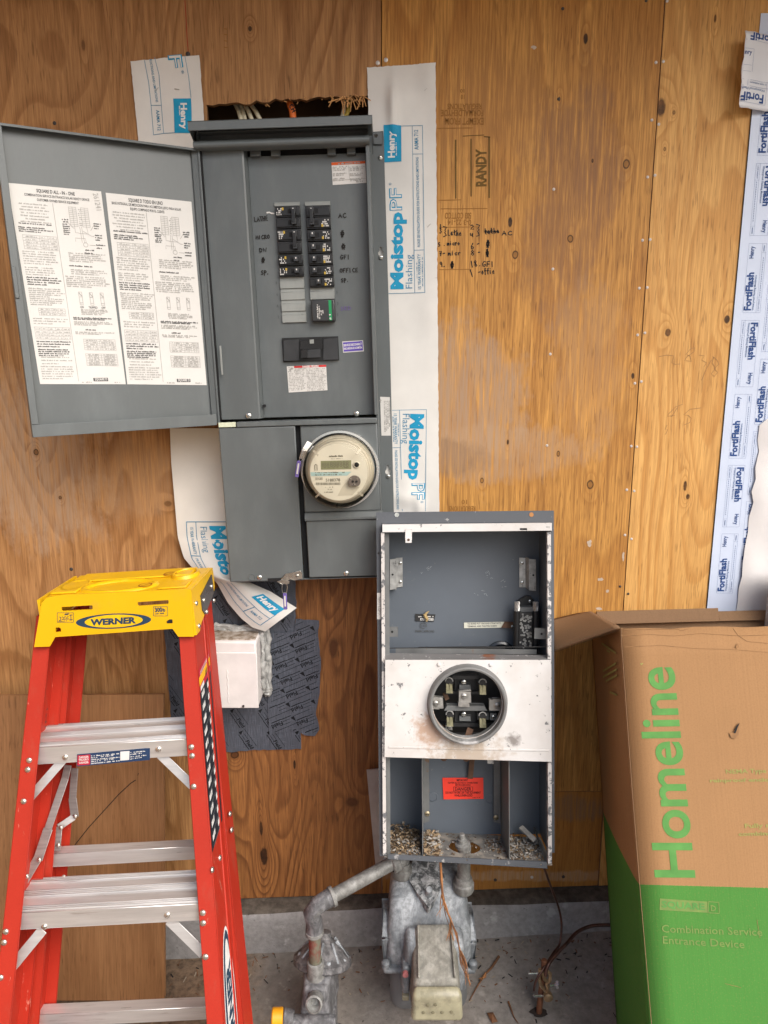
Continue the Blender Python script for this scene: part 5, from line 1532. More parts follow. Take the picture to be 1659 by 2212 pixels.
for (x0_, x1_, y) in [(515, 640, 1070), (550, 615, 1100), (520, 650, 1135), (662, 690, 1112)]: pgreek(mb, MT, ZP(x0_, y), ZP(x1_, y - 3), 2.4, W1, y, dens=.5)
mb.build('dial_print', ink('dial_ink', (.14, .13, .10)), meter, smooth=False)
mb = MB(); q = mloc(958, 757); mb.lathe([(.0072, 0), (.0072, .002), (.0055, .003), (.0052, .001)], (q[0], W1, q[1]), n=24); mb.build('button_rim', M_face, meter)
mb = MB(); mb.lathe([(.0050, 0), (.0048, .002), (0, .0024)], (q[0], W1, q[1]), n=20); mb.build('push_button', M_black, meter)
M_cap = pmat('optical_port_grey', (.14, .12, .11), .4)
pp_ = []
for i in range(22):
    a = 6.283 * i / 22; xx, yy = 930 + 82 * math.cos(a), 978 - 78 * math.sin(a); pp_.append((xx, min(yy, 1035)))
mb = MB(); mb.plate([mloc(*p) for p in pp_], W1 - .008, W1); mb.build('optical_port', M_cap, meter, bevel=.0008)
for (x, y) in ((905, 985), (955, 985)):
    q = mloc(x, y, W1 - .008); mb = MB(); mb.cyl((q[0], W1 - .0082, q[1]), (q[0], W1 - .0088, q[1]), .0026, n=14); mb.build('port_lens', M_black, meter)
for (x, y) in ((880, 950), (968, 945), (930, 1020)):
    q = mloc(x, y, W1 - .008); mb = MB(); mb.cyl((q[0], W1 - .0082, q[1]), (q[0], W1 - .009, q[1]), .0019, n=10); mb.build('port_screw', M_zinc, meter)
mquad([(700, 1180), (760, 1060), (850, 960), (900, 1040), (1000, 1060), (900, 1170)], W1 + .0001, M_innerw, 'dial_tongue')
# ring latch
mb = MB(); q0, q1, q2 = MT.loc(ZP(322, 455), -.022), MT.loc(ZP(255, 560), -.024), MT.loc(ZP(215, 680), -.022)
mb.bar((q0[0], -.020, q0[1]), (q1[0], -.026, q1[1]), .012, .002, up=(.3, -1, 0)); mb.bar((q1[0], -.026, q1[1]), (q2[0], -.020, q2[1]), .012, .002, up=(.3, -1, 0)); mb.build('ring_latch', M_ring, meter, bevel=.0006)
# wire seals
M_seal = pmat('seal_purple', (.16, .12, .38), .15, var=.2, vs=60); M_wire = pmat('seal_wire', (.55, .53, .5), .3, .9)
def seal(label, M, wire, body):
    t = thing('wire_seal', label, 'seal', M, group='purple wire seals')
    m_ = MB(); m_.tube(wire, .0007, 6); m_.build('wire_loop', M_wire, t)
    m_ = MB(); m_.bar(body[0], body[1], .0085, .004, up=(0, -1, .1)); m_.build('seal_body', M_seal, t, bevel=.001)
    m_ = MB(); m_.bar(Vector(body[0]).lerp(Vector(body[1]), .15) + Vector((0, -.0022, 0)), Vector(body[0]).lerp(Vector(body[1]), .8) + Vector((0, -.0022, 0)), .0035, .0006, up=(0, -1, .1)); m_.build('seal_insert', M_paper, t)
P3 = lambda F, p, w: (F.loc(p, w)[0], w, F.loc(p, w)[1])
seal('purple wire seal hanging from the ring of the electricity meter', NPM, [P3(NP, ZP(258, 520), -.024), P3(NP, ZP(235, 570), -.03), P3(NP, ZP(210, 620), -.032), P3(NP, ZP(185, 700), -.030)], (P3(NP, ZP(182, 705), -.030), P3(NP, ZP(148, 925), -.028)))
seal('purple wire seal hanging below the hasp at the bottom of the new panel', NPM, [P3(NP, ZC(625, 1950), -.016), P3(NP, ZC(620, 1985), -.018), P3(NP, ZC(625, 2010), -.018), P3(NP, ZC(650, 2008), -.016), P3(NP, ZC(655, 1975), -.014), P3(NP, ZC(650, 1948), -.013)], (P3(NP, ZN(945, 622), -.018), P3(NP, ZN(950, 738), -.016)))
# ================================================================ the old meter panel leaning on the wall
def chipped(name, top, under, rust=(.16, .06, .025), amt=.60, scale=55.0, spots=(), streak=1.0, grime=(.40, .36, .32)):
    m, nt, b = newmat(name)
    co = objco(nt)
    n1 = noise(nt, co, scale, 6, .7)
    n2 = noise(nt, scl(nt, co, (1, 1, 1), (3, 5, 2)), 9, 4, .6)
    c = mix(nt, ramp(nt, n2, [(.35, 0.0), (.75, .55)]), top, grime)
    sep = nd(nt, 'ShaderNodeSeparateXYZ', {0: co})
    for (sx, sz, r, col) in spots:
        dx, dz = mt(nt, 'SUBTRACT', sep.outputs[0], sx), mt(nt, 'SUBTRACT', sep.outputs[2], sz)
        d = mt(nt, 'MULTIPLY', mt(nt, 'SQRT', mt(nt, 'ADD', mt(nt, 'MULTIPLY', dx, dx), mt(nt, 'MULTIPLY', dz, dz))), 1 / r)
        k = ramp(nt, mt(nt, 'ADD', d, mt(nt, 'MULTIPLY_ADD', n1, 2.4, -1.2)), [(.35, .9), (.9, 0.0)])
        c = mix(nt, k, c, col)
    k = ramp(nt, n1, [(amt, 0.0), (amt + .03, 1.0)])
    c = mix(nt, k, c, under)
    n3 = noise(nt, scl(nt, co, (1, 1, 1), (9, 1, 4)), scale * 1.7, 5, .65)
    c = mix(nt, ramp(nt, n3, [(.69, 0.0), (.74, .8)]), c, rust)
    nt.links.new(c, b.inputs['Base Color'])
    b.inputs['Roughness'].default_value = .62
    bump(nt, b, mt(nt, 'SUBTRACT', mt(nt, 'MULTIPLY', n2, .3), k), .5, .0008)
    return m
M_slate = pmat('old_slate_paint', (.100, .118, .142), .45, var=.12, vs=5, dirt=(.15, .16, .17), dscale=70, dth=(.66, .72))
M_slate2 = chipped('old_flange_paint', (.085, .095, .11), (.30, .30, .30), amt=.62, scale=40, grime=(.07, .075, .085))
rg_ = None
OPM = Matrix.Translation((-.0097, -.2904, .5086)) @ rot(-.1604, -.0098, -.0013)
OP = Frame(OPM)
PW, PHh = .385, .757
ringc = OP.loc(ZD(828, 1545), -.035)
M_oldw = chipped('old_white_paint', (.64, .635, .63), (.15, .155, .16), amt=.63, scale=48,
                 spots=[(ringc[0] - .075, ringc[1] - .055, .055, (.42, .28, .20)), (ringc[0] + .045, ringc[1] + .125, .022, (.16, .09, .06)), (ringc[0], ringc[1] - .13, .10, (.40, .33, .26)), (ringc[0] + .10, ringc[1] - .08, .02, (.2, .18, .17))])
M_peel = chipped('peeling_white_paint', (.60, .58, .57), (.14, .145, .155), amt=.53, scale=60)
M_galv = pmat('galvanised', (.42, .42, .41), .4, .6, var=.3, vs=60, dirt=(.16, .16, .16), dscale=90, dth=(.58, .68))
M_greyold = pmat('old_grey_metal', (.15, .155, .155), .5, .2, var=.2, vs=20, dirt=(.20, .11, .06), dscale=40, dth=(.62, .72))
M_rust = pmat('rusty_strap', (.13, .072, .045), .8, .2, var=.4, vs=40)
M_brass = pmat('jaw_brass', (.42, .40, .26), .35, .8, var=.2, vs=120)
M_lug = pmat('lug_tin', (.38, .37, .35), .4, .7, var=.25, vs=70)
M_bake = pmat('bakelite', (.018, .018, .019), .45, var=.3, vs=30)
M_blackc = pmat('black_insulation', (.015, .015, .016), .5)
old = thing('meter_socket_panel', 'old open meter socket panel with chipped white cover and empty round socket', 'electrical panel', OPM)
DB = .118
inner = [OP.loc(p) for p in (ZD(206, 226), ZD(1430, 222), ZE(1425, 1012), ZE(216, 962))]
uL, uR, vT, vB = (inner[0][0] + inner[3][0]) / 2, (inner[1][0] + inner[2][0]) / 2, (inner[0][1] + inner[1][1]) / 2, (inner[2][1] + inner[3][1]) / 2
holes = [[(p[0] + .0025 * math.cos(6.283 * i / 10), p[1] + .0025 * math.sin(6.283 * i / 10)) for i in range(10)] for p in (OP.loc(ZD(182, 446)),)]
vBf = .0
mb = MB()
mb.plate([(0, 0), (uL, 0), (uL, vT), (uR, vT), (uR, .004), (PW, .004), (PW, PHh), (0, PHh)], 0, .0016, holes)
mb.build('flange', M_slate2, old, smooth=False)
for (p, c_) in ((ZD(313, 168), M_zinc), (ZD(1283, 166), M_ply_strip)):
    q = OP.loc(p, -.001); mb = MB(); mb.cyl((q[0], -.0002, q[1]), (q[0], -.001, q[1]), .0048, n=16); mb.build('flange_hole_plug', c_ if c_ is M_zinc else pmat('plug_orange', (.42, .19, .06), .7), old)
# inside walls
mb = MB(); mb.box(uL, uR, DB, DB + .0015, vB - .004, vT); mb.build('back_wall', M_slate, old, smooth=False)
mb = MB(); mb.box(uL, uL + .0016, .0018, DB, vB, vT); mb.build('side_wall', M_slate, old, smooth=False)
mb = MB(); mb.box(uR - .0016, uR, .0018, DB, vB, vT); mb.build('side_wall', M_slate, old, smooth=False)
mb = MB(); mb.box(uL, uR, .0018, DB, vT - .0016, vT); mb.build('top_wall', M_slate, old, smooth=False)
# front lips
tb0, tb1 = OP.loc(ZD(210, 293), -.016), OP.loc(ZD(1430, 226), -.016)
slot = [OP.loc(p, -.016) for p in (ZD(1200, 280), ZD(1252, 280), ZD(1252, 264), ZD(1200, 264))]
slot2 = [OP.loc(p, -.016) for p in (ZD(378, 292.0), ZD(428, 292.0), ZD(428, 270), ZD(378, 270))]
mb = MB(); mb.plate([(tb0[0], tb0[1]), (tb1[0], tb0[1]), (tb1[0], tb1[1]), (tb0[0], tb1[1])], -.016, -.0145, [slot]); mb.box(tb0[0], tb1[0], -.0144, -.0002, tb1[1] - .0016, tb1[1]); mb.box(tb0[0], tb1[0], -.0144, .02, tb0[1], tb0[1] + .0015)
mb.build('top_lip', M_oldw, old, bevel=.0008)
mb = MB(); pplate(mb, OP, [ZD(375, 345), ZD(420, 345), ZD(422, 272), ZD(378, 272)], -.0185, -.0165); a = OP.loc(ZD(375, 370), -.022); b_ = OP.loc(ZD(420, 335), -.022); mb.box(a[0], b_[0], -.024, -.0186, a[1], b_[1]); mb.build('door_clip', M_oldw, old, bevel=.0006)
q = OP.loc(ZD(398, 348), -.0245); mb = MB(); mb.cyl((q[0], -.0241, q[1]), (q[0], -.0248, q[1]), .0028, n=12); mb.build('clip_hole', M_rust, old)
def edge_strip(x0px, x1px, y_top, y_bot, w0, w1, name, mat):
    a, c_ = OP.loc(ZD(x0px[0], y_top), w0), OP.loc(ZD(x1px[0], y_top), w0)
    d_, e_ = OP.loc(ZE(x0px[1], y_bot), w0), OP.loc(ZE(x1px[1], y_bot), w0)
    m_ = MB(); m_.plate([(d_[0], d_[1]), (e_[0], e_[1]), (c_[0], c_[1]), (a[0], a[1])], w0, w1); return m_.build(name, mat, old, bevel=.0006)
edge_strip((200, 214), (224, 238), 297, 960, -.011, -.0005, 'left_lip', M_peel)
edge_strip((226, 241), (258, 268), 300, 985, .004, .0055, 'left_return', M_greyold)
edge_strip((1398, 1404), (1424, 1430), 293, 1020, -.011, -.0005, 'right_lip', M_peel)
edge_strip((1386, 1392), (1397, 1403), 296, 1025, .004, .0055, 'right_return', M_slate)
# lower front lip
a, b_, c_, d_ = [OP.loc(ZE(*p), -.006) for p in ((252, 988), (1398, 1056), (1395, 1007), (250, 955))]
mb = MB(); mb.plate([a, b_, c_, d_], -.006, -.0045, [[(p[0] + .002 * math.cos(6.283 * i / 8), p[1] + .002 * math.sin(6.283 * i / 8)) for i in range(8)] for p in (OP.loc(ZE(818, 997), -.006), OP.loc(ZE(1353, 1028), -.006))]); mb.build('bottom_lip', M_slate2, old, bevel=.0006)
# floor of the box (slightly sloped like the lip)
vfl, vfr = (OP.loc(ZE(252, 970), .0)[1]), (OP.loc(ZE(1396, 1030), .0)[1])
hc = OP.loc(ZE(800, 878), .045)
hcx, hcy = OP.loc(ZE(800, 878), .055)[0], .055
floor_pts = [(uL, -.0044), (uR, -.0044), (uR, DB), (uL, DB)]
fl_v = lambda u: vfl + (vfr - vfl) * (u - uL) / (uR - uL) + .002
ho = [(hcx + .036 * math.cos(6.283 * i / 24), hcy + .030 * math.sin(6.283 * i / 24)) for i in range(24)]
tris = tessellate_polygon([[Vector((x, y, 0)) for x, y in l] for l in (floor_pts, ho)])
mb = MB(); mb.add([(x, y, fl_v(x)) for x, y in floor_pts + ho], [tuple(t) for t in tris]); o = mb.build('box_floor', pmat('dirty_floor', (.16, .155, .145), .8, var=.25, vs=30, dirt=(.30, .27, .23), dscale=30, dth=(.5, .65)), old, smooth=False)
sm = o.modifiers.new('s', 'SOLIDIFY'); sm.thickness = .0016; sm.offset = 0
# middle cover with the round socket
cvT = [OP.loc(ZD(*p), -.018) for p in ((225, 1912), (1428, 1946), (1422, 1212), (230, 1212))]
RI, RO = .0760, .0845
circle = [(ringc[0] + (RI - .001) * math.cos(6.283 * i / 48), ringc[1] + (RI - .001) * math.sin(6.283 * i / 48)) for i in range(48)]
mb = MB(); mb.plate(cvT, -.018, -.0165, [circle]); mb.build('socket_cover', M_oldw, old, smooth=False)
tp = [OP.loc(ZD(*p), .012) for p in ((234, 1163), (1412, 1178))]
mb = MB(); mb.add([(cvT[3][0], -.018, cvT[3][1]), (cvT[2][0], -.018, cvT[2][1]), (tp[1][0], .012, tp[1][1]), (tp[0][0], .012, tp[0][1])], [(0, 1, 2, 3)])
o = mb.build('cover_shoulder', chipped('worn_shoulder', (.17, .17, .17), (.38, .37, .36), amt=.60, scale=50, spots=[(ringc[0] + .048, tp[0][1], .02, (.20, .07, .03))], grime=(.12, .11, .11)), old, smooth=False); sm = o.modifiers.new('s', 'SOLIDIFY'); sm.thickness = .0014
a, b_ = OP.loc(ZD(255, 1842), -.0195), OP.loc(ZD(1415, 1868), -.0195)
mb = MB(); mb.bar((a[0], -.0186, a[1]), (b_[0], -.0186, b_[1]), .004, .0016, up=(0, 1, 0)); mb.build('cover_crease', M_oldw, old, bevel=.0006)
mb = MB(); mb.add([(cvT[0][0], -.0175, cvT[0][1]), (cvT[1][0], -.0175, cvT[1][1]), (cvT[1][0], .01, cvT[1][1] + .001), (cvT[0][0], .01, cvT[0][1] + .001)], [(0, 1, 2, 3)]); mb.build('cover_underside', M_greyold, old, smooth=False)
mb = MB(); mb.lathe([(RO + .003, -.0008), (RO + .001, .004), (RO, .012), (RO - .001, .018), (RO - .004, .0195), (RI + .001, .018), (RI, .012), (RI, -.02), (RI + .0015, -.02)], (ringc[0], -.018, ringc[1]), n=72)
mb.build('socket_ring', chipped('ring_paint', (.17, .175, .175), (.40, .40, .39), amt=.66, scale=50, grime=(.13, .115, .10), spots=[(ringc[0], ringc[1] - .088, .03, (.42, .42, .42))]), old, ang=40)
for p in (ZD(617, 1246), ZD(990, 1247)): screw(old, OP, p, -.0182, .0045, M_oldw, False, 'cover_rivet')
# behind the socket: dark chamber, beams, jaws and lugs
mb = MB(); mb.box(uL + .002, uR - .002, .010, .012, ringc[1] + .115, ringc[1] + .1165)
mb.box(ringc[0] - .10, ringc[0] + .10, .09, .092, ringc[1] - .10, ringc[1] + .10); mb.build('socket_backing', M_bake, old, smooth=False)
def ub(pts, w0, w1, name, mat, bev=.0006):
    m_ = MB(); m_.plate([OP.loc(ZU(*p), w0) for p in pts], w0, w1); return m_.build(name, mat, old, bevel=bev)
ub([(400, 905), (1215, 905), (1165, 815), (450, 815)], .012, .03, 'socket_beam', M_greyold); ub([(540, 300), (1080, 300), (1050, 235), (560, 235)], .02, .04, 'socket_beam', M_bake)
ub([(240, 1215), (1420, 1215), (1420, 1150), (240, 1150)], .03, .05, 'socket_beam', M_bake); ub([(420, 590), (1180, 590), (1180, 540), (420, 540)], .035, .05, 'socket_beam', M_bake)
ub([(600, 540), (1000, 540), (1000, 300), (600, 300)], .045, .06, 'terminal_base', M_bake); ub([(600, 1140), (1000, 1140), (1000, 915), (600, 915)], .04, .06, 'terminal_base', M_bake)
for (x, y) in ((440, 395), (1085, 420), (450, 1035), (1085, 1060)):
    for dx in (0, 62):
        jw = ub([(x + dx, y + 170), (x + dx + 46, y + 172), (x + dx + 46, y + 6), (x + dx, y)], .004, .022, 'jaw_blade', M_brass, .001)
    q = OP.loc(ZU(x + 48, y - 35), .012); mb = MB(); mb.cyl((q[0], .006, q[1]), (q[0], .03, q[1]), .0085, n=14); mb.build('jaw_spring', M_bake, old)
    q = OP.loc(ZU(x + 45, y - 55), .006); mb = MB(); mb.tube([(q[0] + .008 * math.cos(a), .005, q[1] + .008 * math.sin(a)) for a in [i * .35 for i in range(10)]], .0014, 6); mb.build('spring_clip', M_galv, old)
for (pts, nm) in (([(160, 875), (292, 878), (292, 865), (370, 862), (368, 650), (190, 645)], 'l'), ([(1265, 900), (1520, 915), (1500, 690), (1330, 685), (1330, 695), (1265, 695)], 'r'), ([(680, 745), (905, 750), (908, 540), (685, 540)], 'c')):
    ub(pts, .006, .016, 'terminal_lug', M_lug, .0008)
ub([(670, 825), (875, 832), (875, 755), (670, 755)], .002, .014, 'terminal_clamp', M_lug)
ub([(1035, 1075), (1250, 1080), (1255, 960), (1035, 960)], .03, .04, 'terminal_clamp', M_greyold); ub([(1280, 1085), (1395, 1088), (1398, 965), (1280, 962)], .02, .034, 'terminal_clamp', M_greyold)
ub([(425, 1278), (545, 1280), (548, 1190), (425, 1190)], .012, .022, 'terminal_clamp', M_lug)
ub([(690, 490), (900, 490), (900, 410), (690, 410)], .03, .044, 'terminal_clamp', M_greyold); ub([(690, 1100), (900, 1105), (900, 1015), (690, 1015)], .03, .04, 'terminal_clamp', M_greyold)
for (p, r, w) in (((225, 770), .0065, .006), ((770, 630), .0068, .006), ((1410, 810), .0072, .006), ((770, 355), .0060, .028), ((770, 975), .0058, .028), ((485, 1225), .005, .012), ((1335, 1025), .0045, .02)):
    screw(old, OP, ZU(*p), w, r, M_lug if w < .02 else M_zinc)
mb = MB(); mb.bar((lambda q: (q[0], .03, q[1]))(OP.loc(ZU(900, 1250), .03)), (lambda q: (q[0], .02, q[1]))(OP.loc(ZU(815, 1500), .02)), .014, .0015, up=(0, 1, 0)); mb.build('copper_strap', M_rust, old)
mb = MB(); mb.bar((lambda q: (q[0], .03, q[1]))(OP.loc(ZU(410, 1180), .03)), (lambda q: (q[0], .03, q[1]))(OP.loc(ZU(405, 1400), .03)), .014, .0015, up=(0, 1, 0)); mb.build('copper_strap', M_rust, old)
mb = MB(); mb.bar((lambda q: (q[0], .04, q[1]))(OP.loc(ZU(395, 560), .04)), (lambda q: (q[0], .03, q[1]))(OP.loc(ZU(455, 700), .03)), .010, .0012, up=(0, 1, 0)); mb.build('copper_strap', M_rust, old)
# upper compartment fittings
BW = DB - .002
def bb(pts, w0, w1, name, mat, zz=ZD, bev=.0006, par=None):
    m_ = MB(); m_.plate([OP.loc(zz(*p), w0) for p in pts], w0, w1); return m_.build(name, mat, par or old, bevel=bev)
# z-brackets
bb([(305, 690), (355, 685), (353, 477), (307, 480)], BW - .002, BW, 'bracket_foot', M_galv); bb([(265, 706), (310, 704), (310, 484), (265, 490)], BW - .022, BW - .020, 'bracket_arm', M_galv)
bb([(1197, 688), (1240, 688), (1240, 478), (1197, 478)], BW - .002, BW, 'bracket_foot', M_galv); bb([(1268, 710), (1315, 713), (1315, 490), (1268, 488)], BW - .022, BW - .020, 'bracket_arm', M_galv)
for (ua, ub_) in ((ZD(308, 590), ZD(309, 590)), (ZD(1242, 590), ZD(1268, 590))):
    a, b_ = OP.loc(ua, BW - .001), OP.loc(ub_, BW - .021)
    va_, vb_ = OP.loc(ZD(300, 700), BW)[1], OP.loc(ZD(300, 484), BW)[1]
    mb = MB(); mb.add([(a[0], BW - .001, va_), (b_[0], BW - .021, va_ - .003), (b_[0], BW - .021, vb_), (a[0], BW - .001, vb_ + .002)], [(0, 1, 2, 3)]); mb.build('bracket_web', M_galv, old, smooth=False)
for p in ((338, 515), (338, 650), (1215, 515), (1215, 655)): screw(old, OP, ZD(*p), BW - .002, .0042)
for p in ((283, 598), (1296, 602)):
    q = OP.loc(ZD(*p), BW - .022); mb = MB(); mb.cyl((q[0], BW - .0222, q[1]), (q[0], BW - .0226, q[1]), .0024, n=10); mb.build('bracket_hole', M_dark, old)
for (pts) in ([(250, 1045), (320, 1043), (320, 977), (250, 975)], [(1305, 1058), (1385, 1062), (1385, 988), (1308, 985)]):
    bb(pts, .020, .022, 'cover_tab', M_greyold)
for p in ((280, 1010), (1355, 1025)): 
    q = OP.loc(ZD(*p), .02); mb = MB(); mb.cyl((q[0], .0198, q[1]), (q[0], .0193, q[1]), .0026, n=10); mb.build('tab_hole', M_dark, old)
bb([(305, 1165), (1320, 1172), (1320, 1138), (305, 1128)], .030, .0315, 'cross_bar', M_greyold)
# neutral terminal block with two stranded cables
bb([(1195, 1140), (1290, 1140), (1290, 870), (1200, 870)], BW - .045, BW - .002, 'terminal_block', M_bake)
mb = MB(); mb.plate([OP.loc(ZD(*p), BW - .03) for p in ((1180, 868), (1330, 868), (1310, 790), (1290, 765), (1255, 762), (1200, 795))], BW - .012, BW - .002); mb.build('block_mount', M_bake, old, bevel=.001)
q = OP.loc(ZD(1272, 790), BW - .013); screw(old, OP, ZD(1272, 790), BW - .0125, .004)
rg = random.Random(4)
mb = MB()
for i in range(70):
    p = OP.loc(ZD(rg.uniform(1205, 1282), rg.uniform(885, 1125)), BW - .046)
    mb.box(p[0] - rg.uniform(.001, .003), p[0] + rg.uniform(.001, .003), BW - .0475, BW - .0452, p[1] - .0015, p[1] + .002)
setp(mb.build('terminal_screws', M_galv, old), kind='stuff')
mb = MB(); pplate(mb, OP, [ZD(1200, 868), ZD(1300, 865), ZD(1298, 835), ZD(1200, 838)], BW - .038, BW - .012); mb.build('block_strap', M_greyold, old, bevel=.001)
for (xa, xb, xc) in ((1182, 1180, 1176), (1322, 1312, 1305)):
    t0, t1, t2 = OP.loc(ZD(xa, 795), BW - .035), OP.loc(ZD(xb, 860), BW - .035), OP.loc(ZD(xc, 1160), BW - .035)
    mb = MB(); mb.tube([(t1[0], BW - .035, t1[1]), (t2[0], BW - .035, t2[1] - .02)], .0085, 12); mb.build('black_cable', M_blackc, old)
    mb = MB()
    for k in range(7):
        a = k * 6.283 / 6; r = .0045 if k < 6 else 0
        mb.tube([(t1[0] + r * math.cos(a + s_ * 2), BW - .035 + r * math.sin(a + s_ * 2), t1[1] + (t0[1] - t1[1]) * s_) for s_ in (0, .25, .5, .75, 1)], .0022, 6)
    setp(mb.build('cable_strands', pmat('bare_strands', (.62, .60, .57), .4, .7, var=.2, vs=120), old), kind='stuff')
# black bushing behind the cross bar
q = OP.loc(ZD(1065, 1135), BW - .01); r_ = abs(OP.loc(ZD(1175, 1135), BW - .01)[0] - q[0])
mb = MB(); mb.lathe([(r_, 0), (r_, .012), (r_ * .86, .014), (r_ * .8, .004), (0, .003)], (q[0], BW, q[1] - .018), n=36); mb.build('conduit_bushing', pmat('bushing_black', (.016, .02, .026), .25), old)
# labels inside the upper compartment
M_cream = pmat('cream_label', (.66, .66, .56), .5, var=.05)
label([(797, 984), (1090, 980), (1088, 938), (797, 944)], ZD, BW - .0006, M_cream, 'bonding_label', old, OP)
mb = MB(); ptext(mb, OP, 'TO BOND PUT GROUND STRAP INTO', ZD(822, 958), ZD(1065, 953), 3.4, BW - .0011, .02); ptext(mb, OP, 'TERMINAL AND TIGHTEN SCREW', ZD(822, 977), ZD(1035, 973), 3.4, BW - .0011, .02); mb.build('bonding_print', M_txtb, old, smooth=False)
bb([(1068, 978), (1150, 982), (1155, 942), (1092, 938)], BW - .006, BW - .0045, 'bonding_strap', M_rust); screw(old, OP, ZD(1147, 972), BW - .006, .0042)
label([(447, 934), (580, 937), (592, 885), (445, 880)], ZD, BW - .0006, M_blackc, 'maker_label', old, OP); label([(482, 928), (577, 930), (577, 913), (482, 912)], ZD, BW - .0010, M_paper, 'serial_label', old, OP)
mb = MB(); pgreek(mb, OP, ZD(468, 905), ZD(578, 905), 2.6, BW - .0010, 4); ptext(mb, OP, 'AA 10 2411', ZD(486, 926), ZD(572, 927), 3.4, BW - .0014, .01); mb.build('maker_print', M_paper, old, smooth=False)
mb = MB(); ptext(mb, OP, 'AA    2411', ZD(486, 926), ZD(572, 927), 3.6, BW - .0016, .02)
pline(mb, OP, [ZD(505 + 24 * math.cos(a * .45 + 1.2), 967 + 20 * math.sin(a * .45 + 1.2)) for a in range(13)], 1.0, BW - .0006); ptext(mb, OP, '141', ZD(492, 975), ZD(522, 975), 4.5, BW - .0006, 0); ptext(mb, OP, 'EUSERC APPROVED', ZD(447, 1012), ZD(584, 1015), 4.6, BW - .0006, .01)
mb.build('stamp_print', M_txtb, old, smooth=False)
mb = MB(); pth = [OP.loc(ZD(*p), BW - .004) for p in ((525, 935), (532, 920), (520, 900), (515, 890), (530, 872), (545, 862))]; mb.tube([(p[0], BW - .004, p[1]) for p in pth], .003, 7, [.0025, .004, .0045, .004, .002, .001]); mb.build('frayed_tape', pmat('tape_brown', (.36, .26, .12), .9, var=.2), old)
# scratches
mb = MB()
for _ in range(34):
    cx_, cy_ = rg.choice([(545, 545), (975, 600), (960, 590), (890, 725), (940, 735), (500, 590), (1070, 665), (520, 530), (1140, 490)])
    x, y = cx_ + rg.uniform(-22, 22), cy_ + rg.uniform(-25, 25); l = rg.uniform(4, 16); a = rg.uniform(-1.3, 1.3)
    pline(mb, OP, [ZD(x, y), ZD(x + l * math.cos(a), y + l * math.sin(a))], .55, BW - .0003)
setp(mb.build('scratch_marks', pmat('bare_scratch', (.45, .47, .48), .5), old, smooth=False), kind='stuff')
# left flange label
label([(171, 920), (197, 920), (198, 730), (172, 730)], ZD, -.0006, M_paper, 'flange_label', old, OP)
mb = MB()
for i in range(3): pgreek(mb, OP, ZD(193 - 8 * i, 755), ZD(193 - 8 * i, 900 - 12 * i), 2.2, -.0010, i)
mb.build('flange_print', M_txt, old, smooth=False)
# lower compartment
def lb(pts, w0, w1, name, mat, bev=.0006): return bb(pts, w0, w1, name, mat, ZE, bev)
lb([(502, 730), (548, 715), (546, 240), (500, 240)], BW - .010, BW - .008, 'support_channel', M_greyold); lb([(1012, 720), (1060, 730), (1058, 240), (1012, 240)], BW - .010, BW - .008, 'support_channel', M_greyold)
def divider(xf, yf0, xb, yb0, name):
    f0, b0 = OP.loc(ZE(xf, yf0), .004), OP.loc(ZE(xb, yb0), BW)
    vt_ = cvT[0][1] + .003
    m_ = MB(); m_.hex8([(f0[0], .004, fl_v(f0[0])), (f0[0] + .0016, .004, fl_v(f0[0])), (f0[0] + .0016, .004, vt_), (f0[0], .004, vt_), (b0[0], BW, fl_v(b0[0])), (b0[0] + .0016, BW, fl_v(b0[0])), (b0[0] + .0016, BW, vt_), (b0[0], BW, vt_)])
    return m_.build(name, M_greyold, old, smooth=False)
divider(498, 955, 500, 720, 'divider'); divider(1122, 990, 1062, 740, 'divider')
for p in ((533, 660), (1028, 688)): screw(old, OP, ZE(*p), BW - .010, .0062, pmat('dull_brass', (.35, .30, .2), .4, .7))
for p in ((575, 540), (985, 555)):
    q = OP.loc(ZE(*p), BW); mb = MB(); mb.lathe([(.0115, 0), (.0115, .0006), (.009, .0012), (.0085, .0003), (0, .0004)], (q[0], BW + .0005, q[1]), n=24); mb.build('knockout', M_slate, old)
M_fluor = pmat('fluorescent_label', (.85, .045, .022), .5, var=.06)
label([(650, 558), (938, 554), (936, 402), (642, 402)], ZE, BW - .0008, M_fluor, 'danger_label', old, OP)
mb = MB()
for (s, x0_, x1_, y, h, bo) in (('IMPORTANT', 745, 825, 427, 4.6, .02), ('TIGHTEN ALL ELECTRICAL CONNECTIONS', 680, 896, 444, 3.4, .02), ('BEFORE ENERGIZING', 735, 845, 460, 3.4, .02), ('DANGER', 732, 850, 493, 6.2, .03), ('DO NOT WORK ON THIS EQUIPMENT', 665, 918, 517, 4.6, .02), ('WHILE ENERGIZED', 728, 858, 537, 4.6, .02)):
    ptext(mb, OP, s, ZE(x0_, y), ZE(x1_, y), h, BW - .0013, bo)
prect(mb, OP, ZE(722, 498), ZE(860, 468), .9, BW - .0013); pgreek(mb, OP, ZE(858, 548), ZE(915, 547), 1.6, BW - .0013, 3)
mb.build('danger_lettering', ink('danger_ink', (.09, .012, .01)), old, smooth=False)
a, b_ = OP.loc(ZE(865, 270), BW - .03), OP.loc(ZE(842, 408), BW - .006)
mb = MB(); mb.bar((a[0], BW - .03, a[1] + .03), (b_[0], BW - .006, b_[1]), .012, .0014, up=(0, 1, 0)); mb.build('copper_strap', M_rust, old)
for p in ((655, 272), (818, 276)):
    q = OP.loc(ZE(*p), .02); mb = MB(); mb.lathe([(.008, 0), (.008, .002), (.004, .006), (0, .007)], (q[0], .03, q[1]), axis=(0, -.3, -1), n=12); mb.build('cover_bolt', M_rust, old)
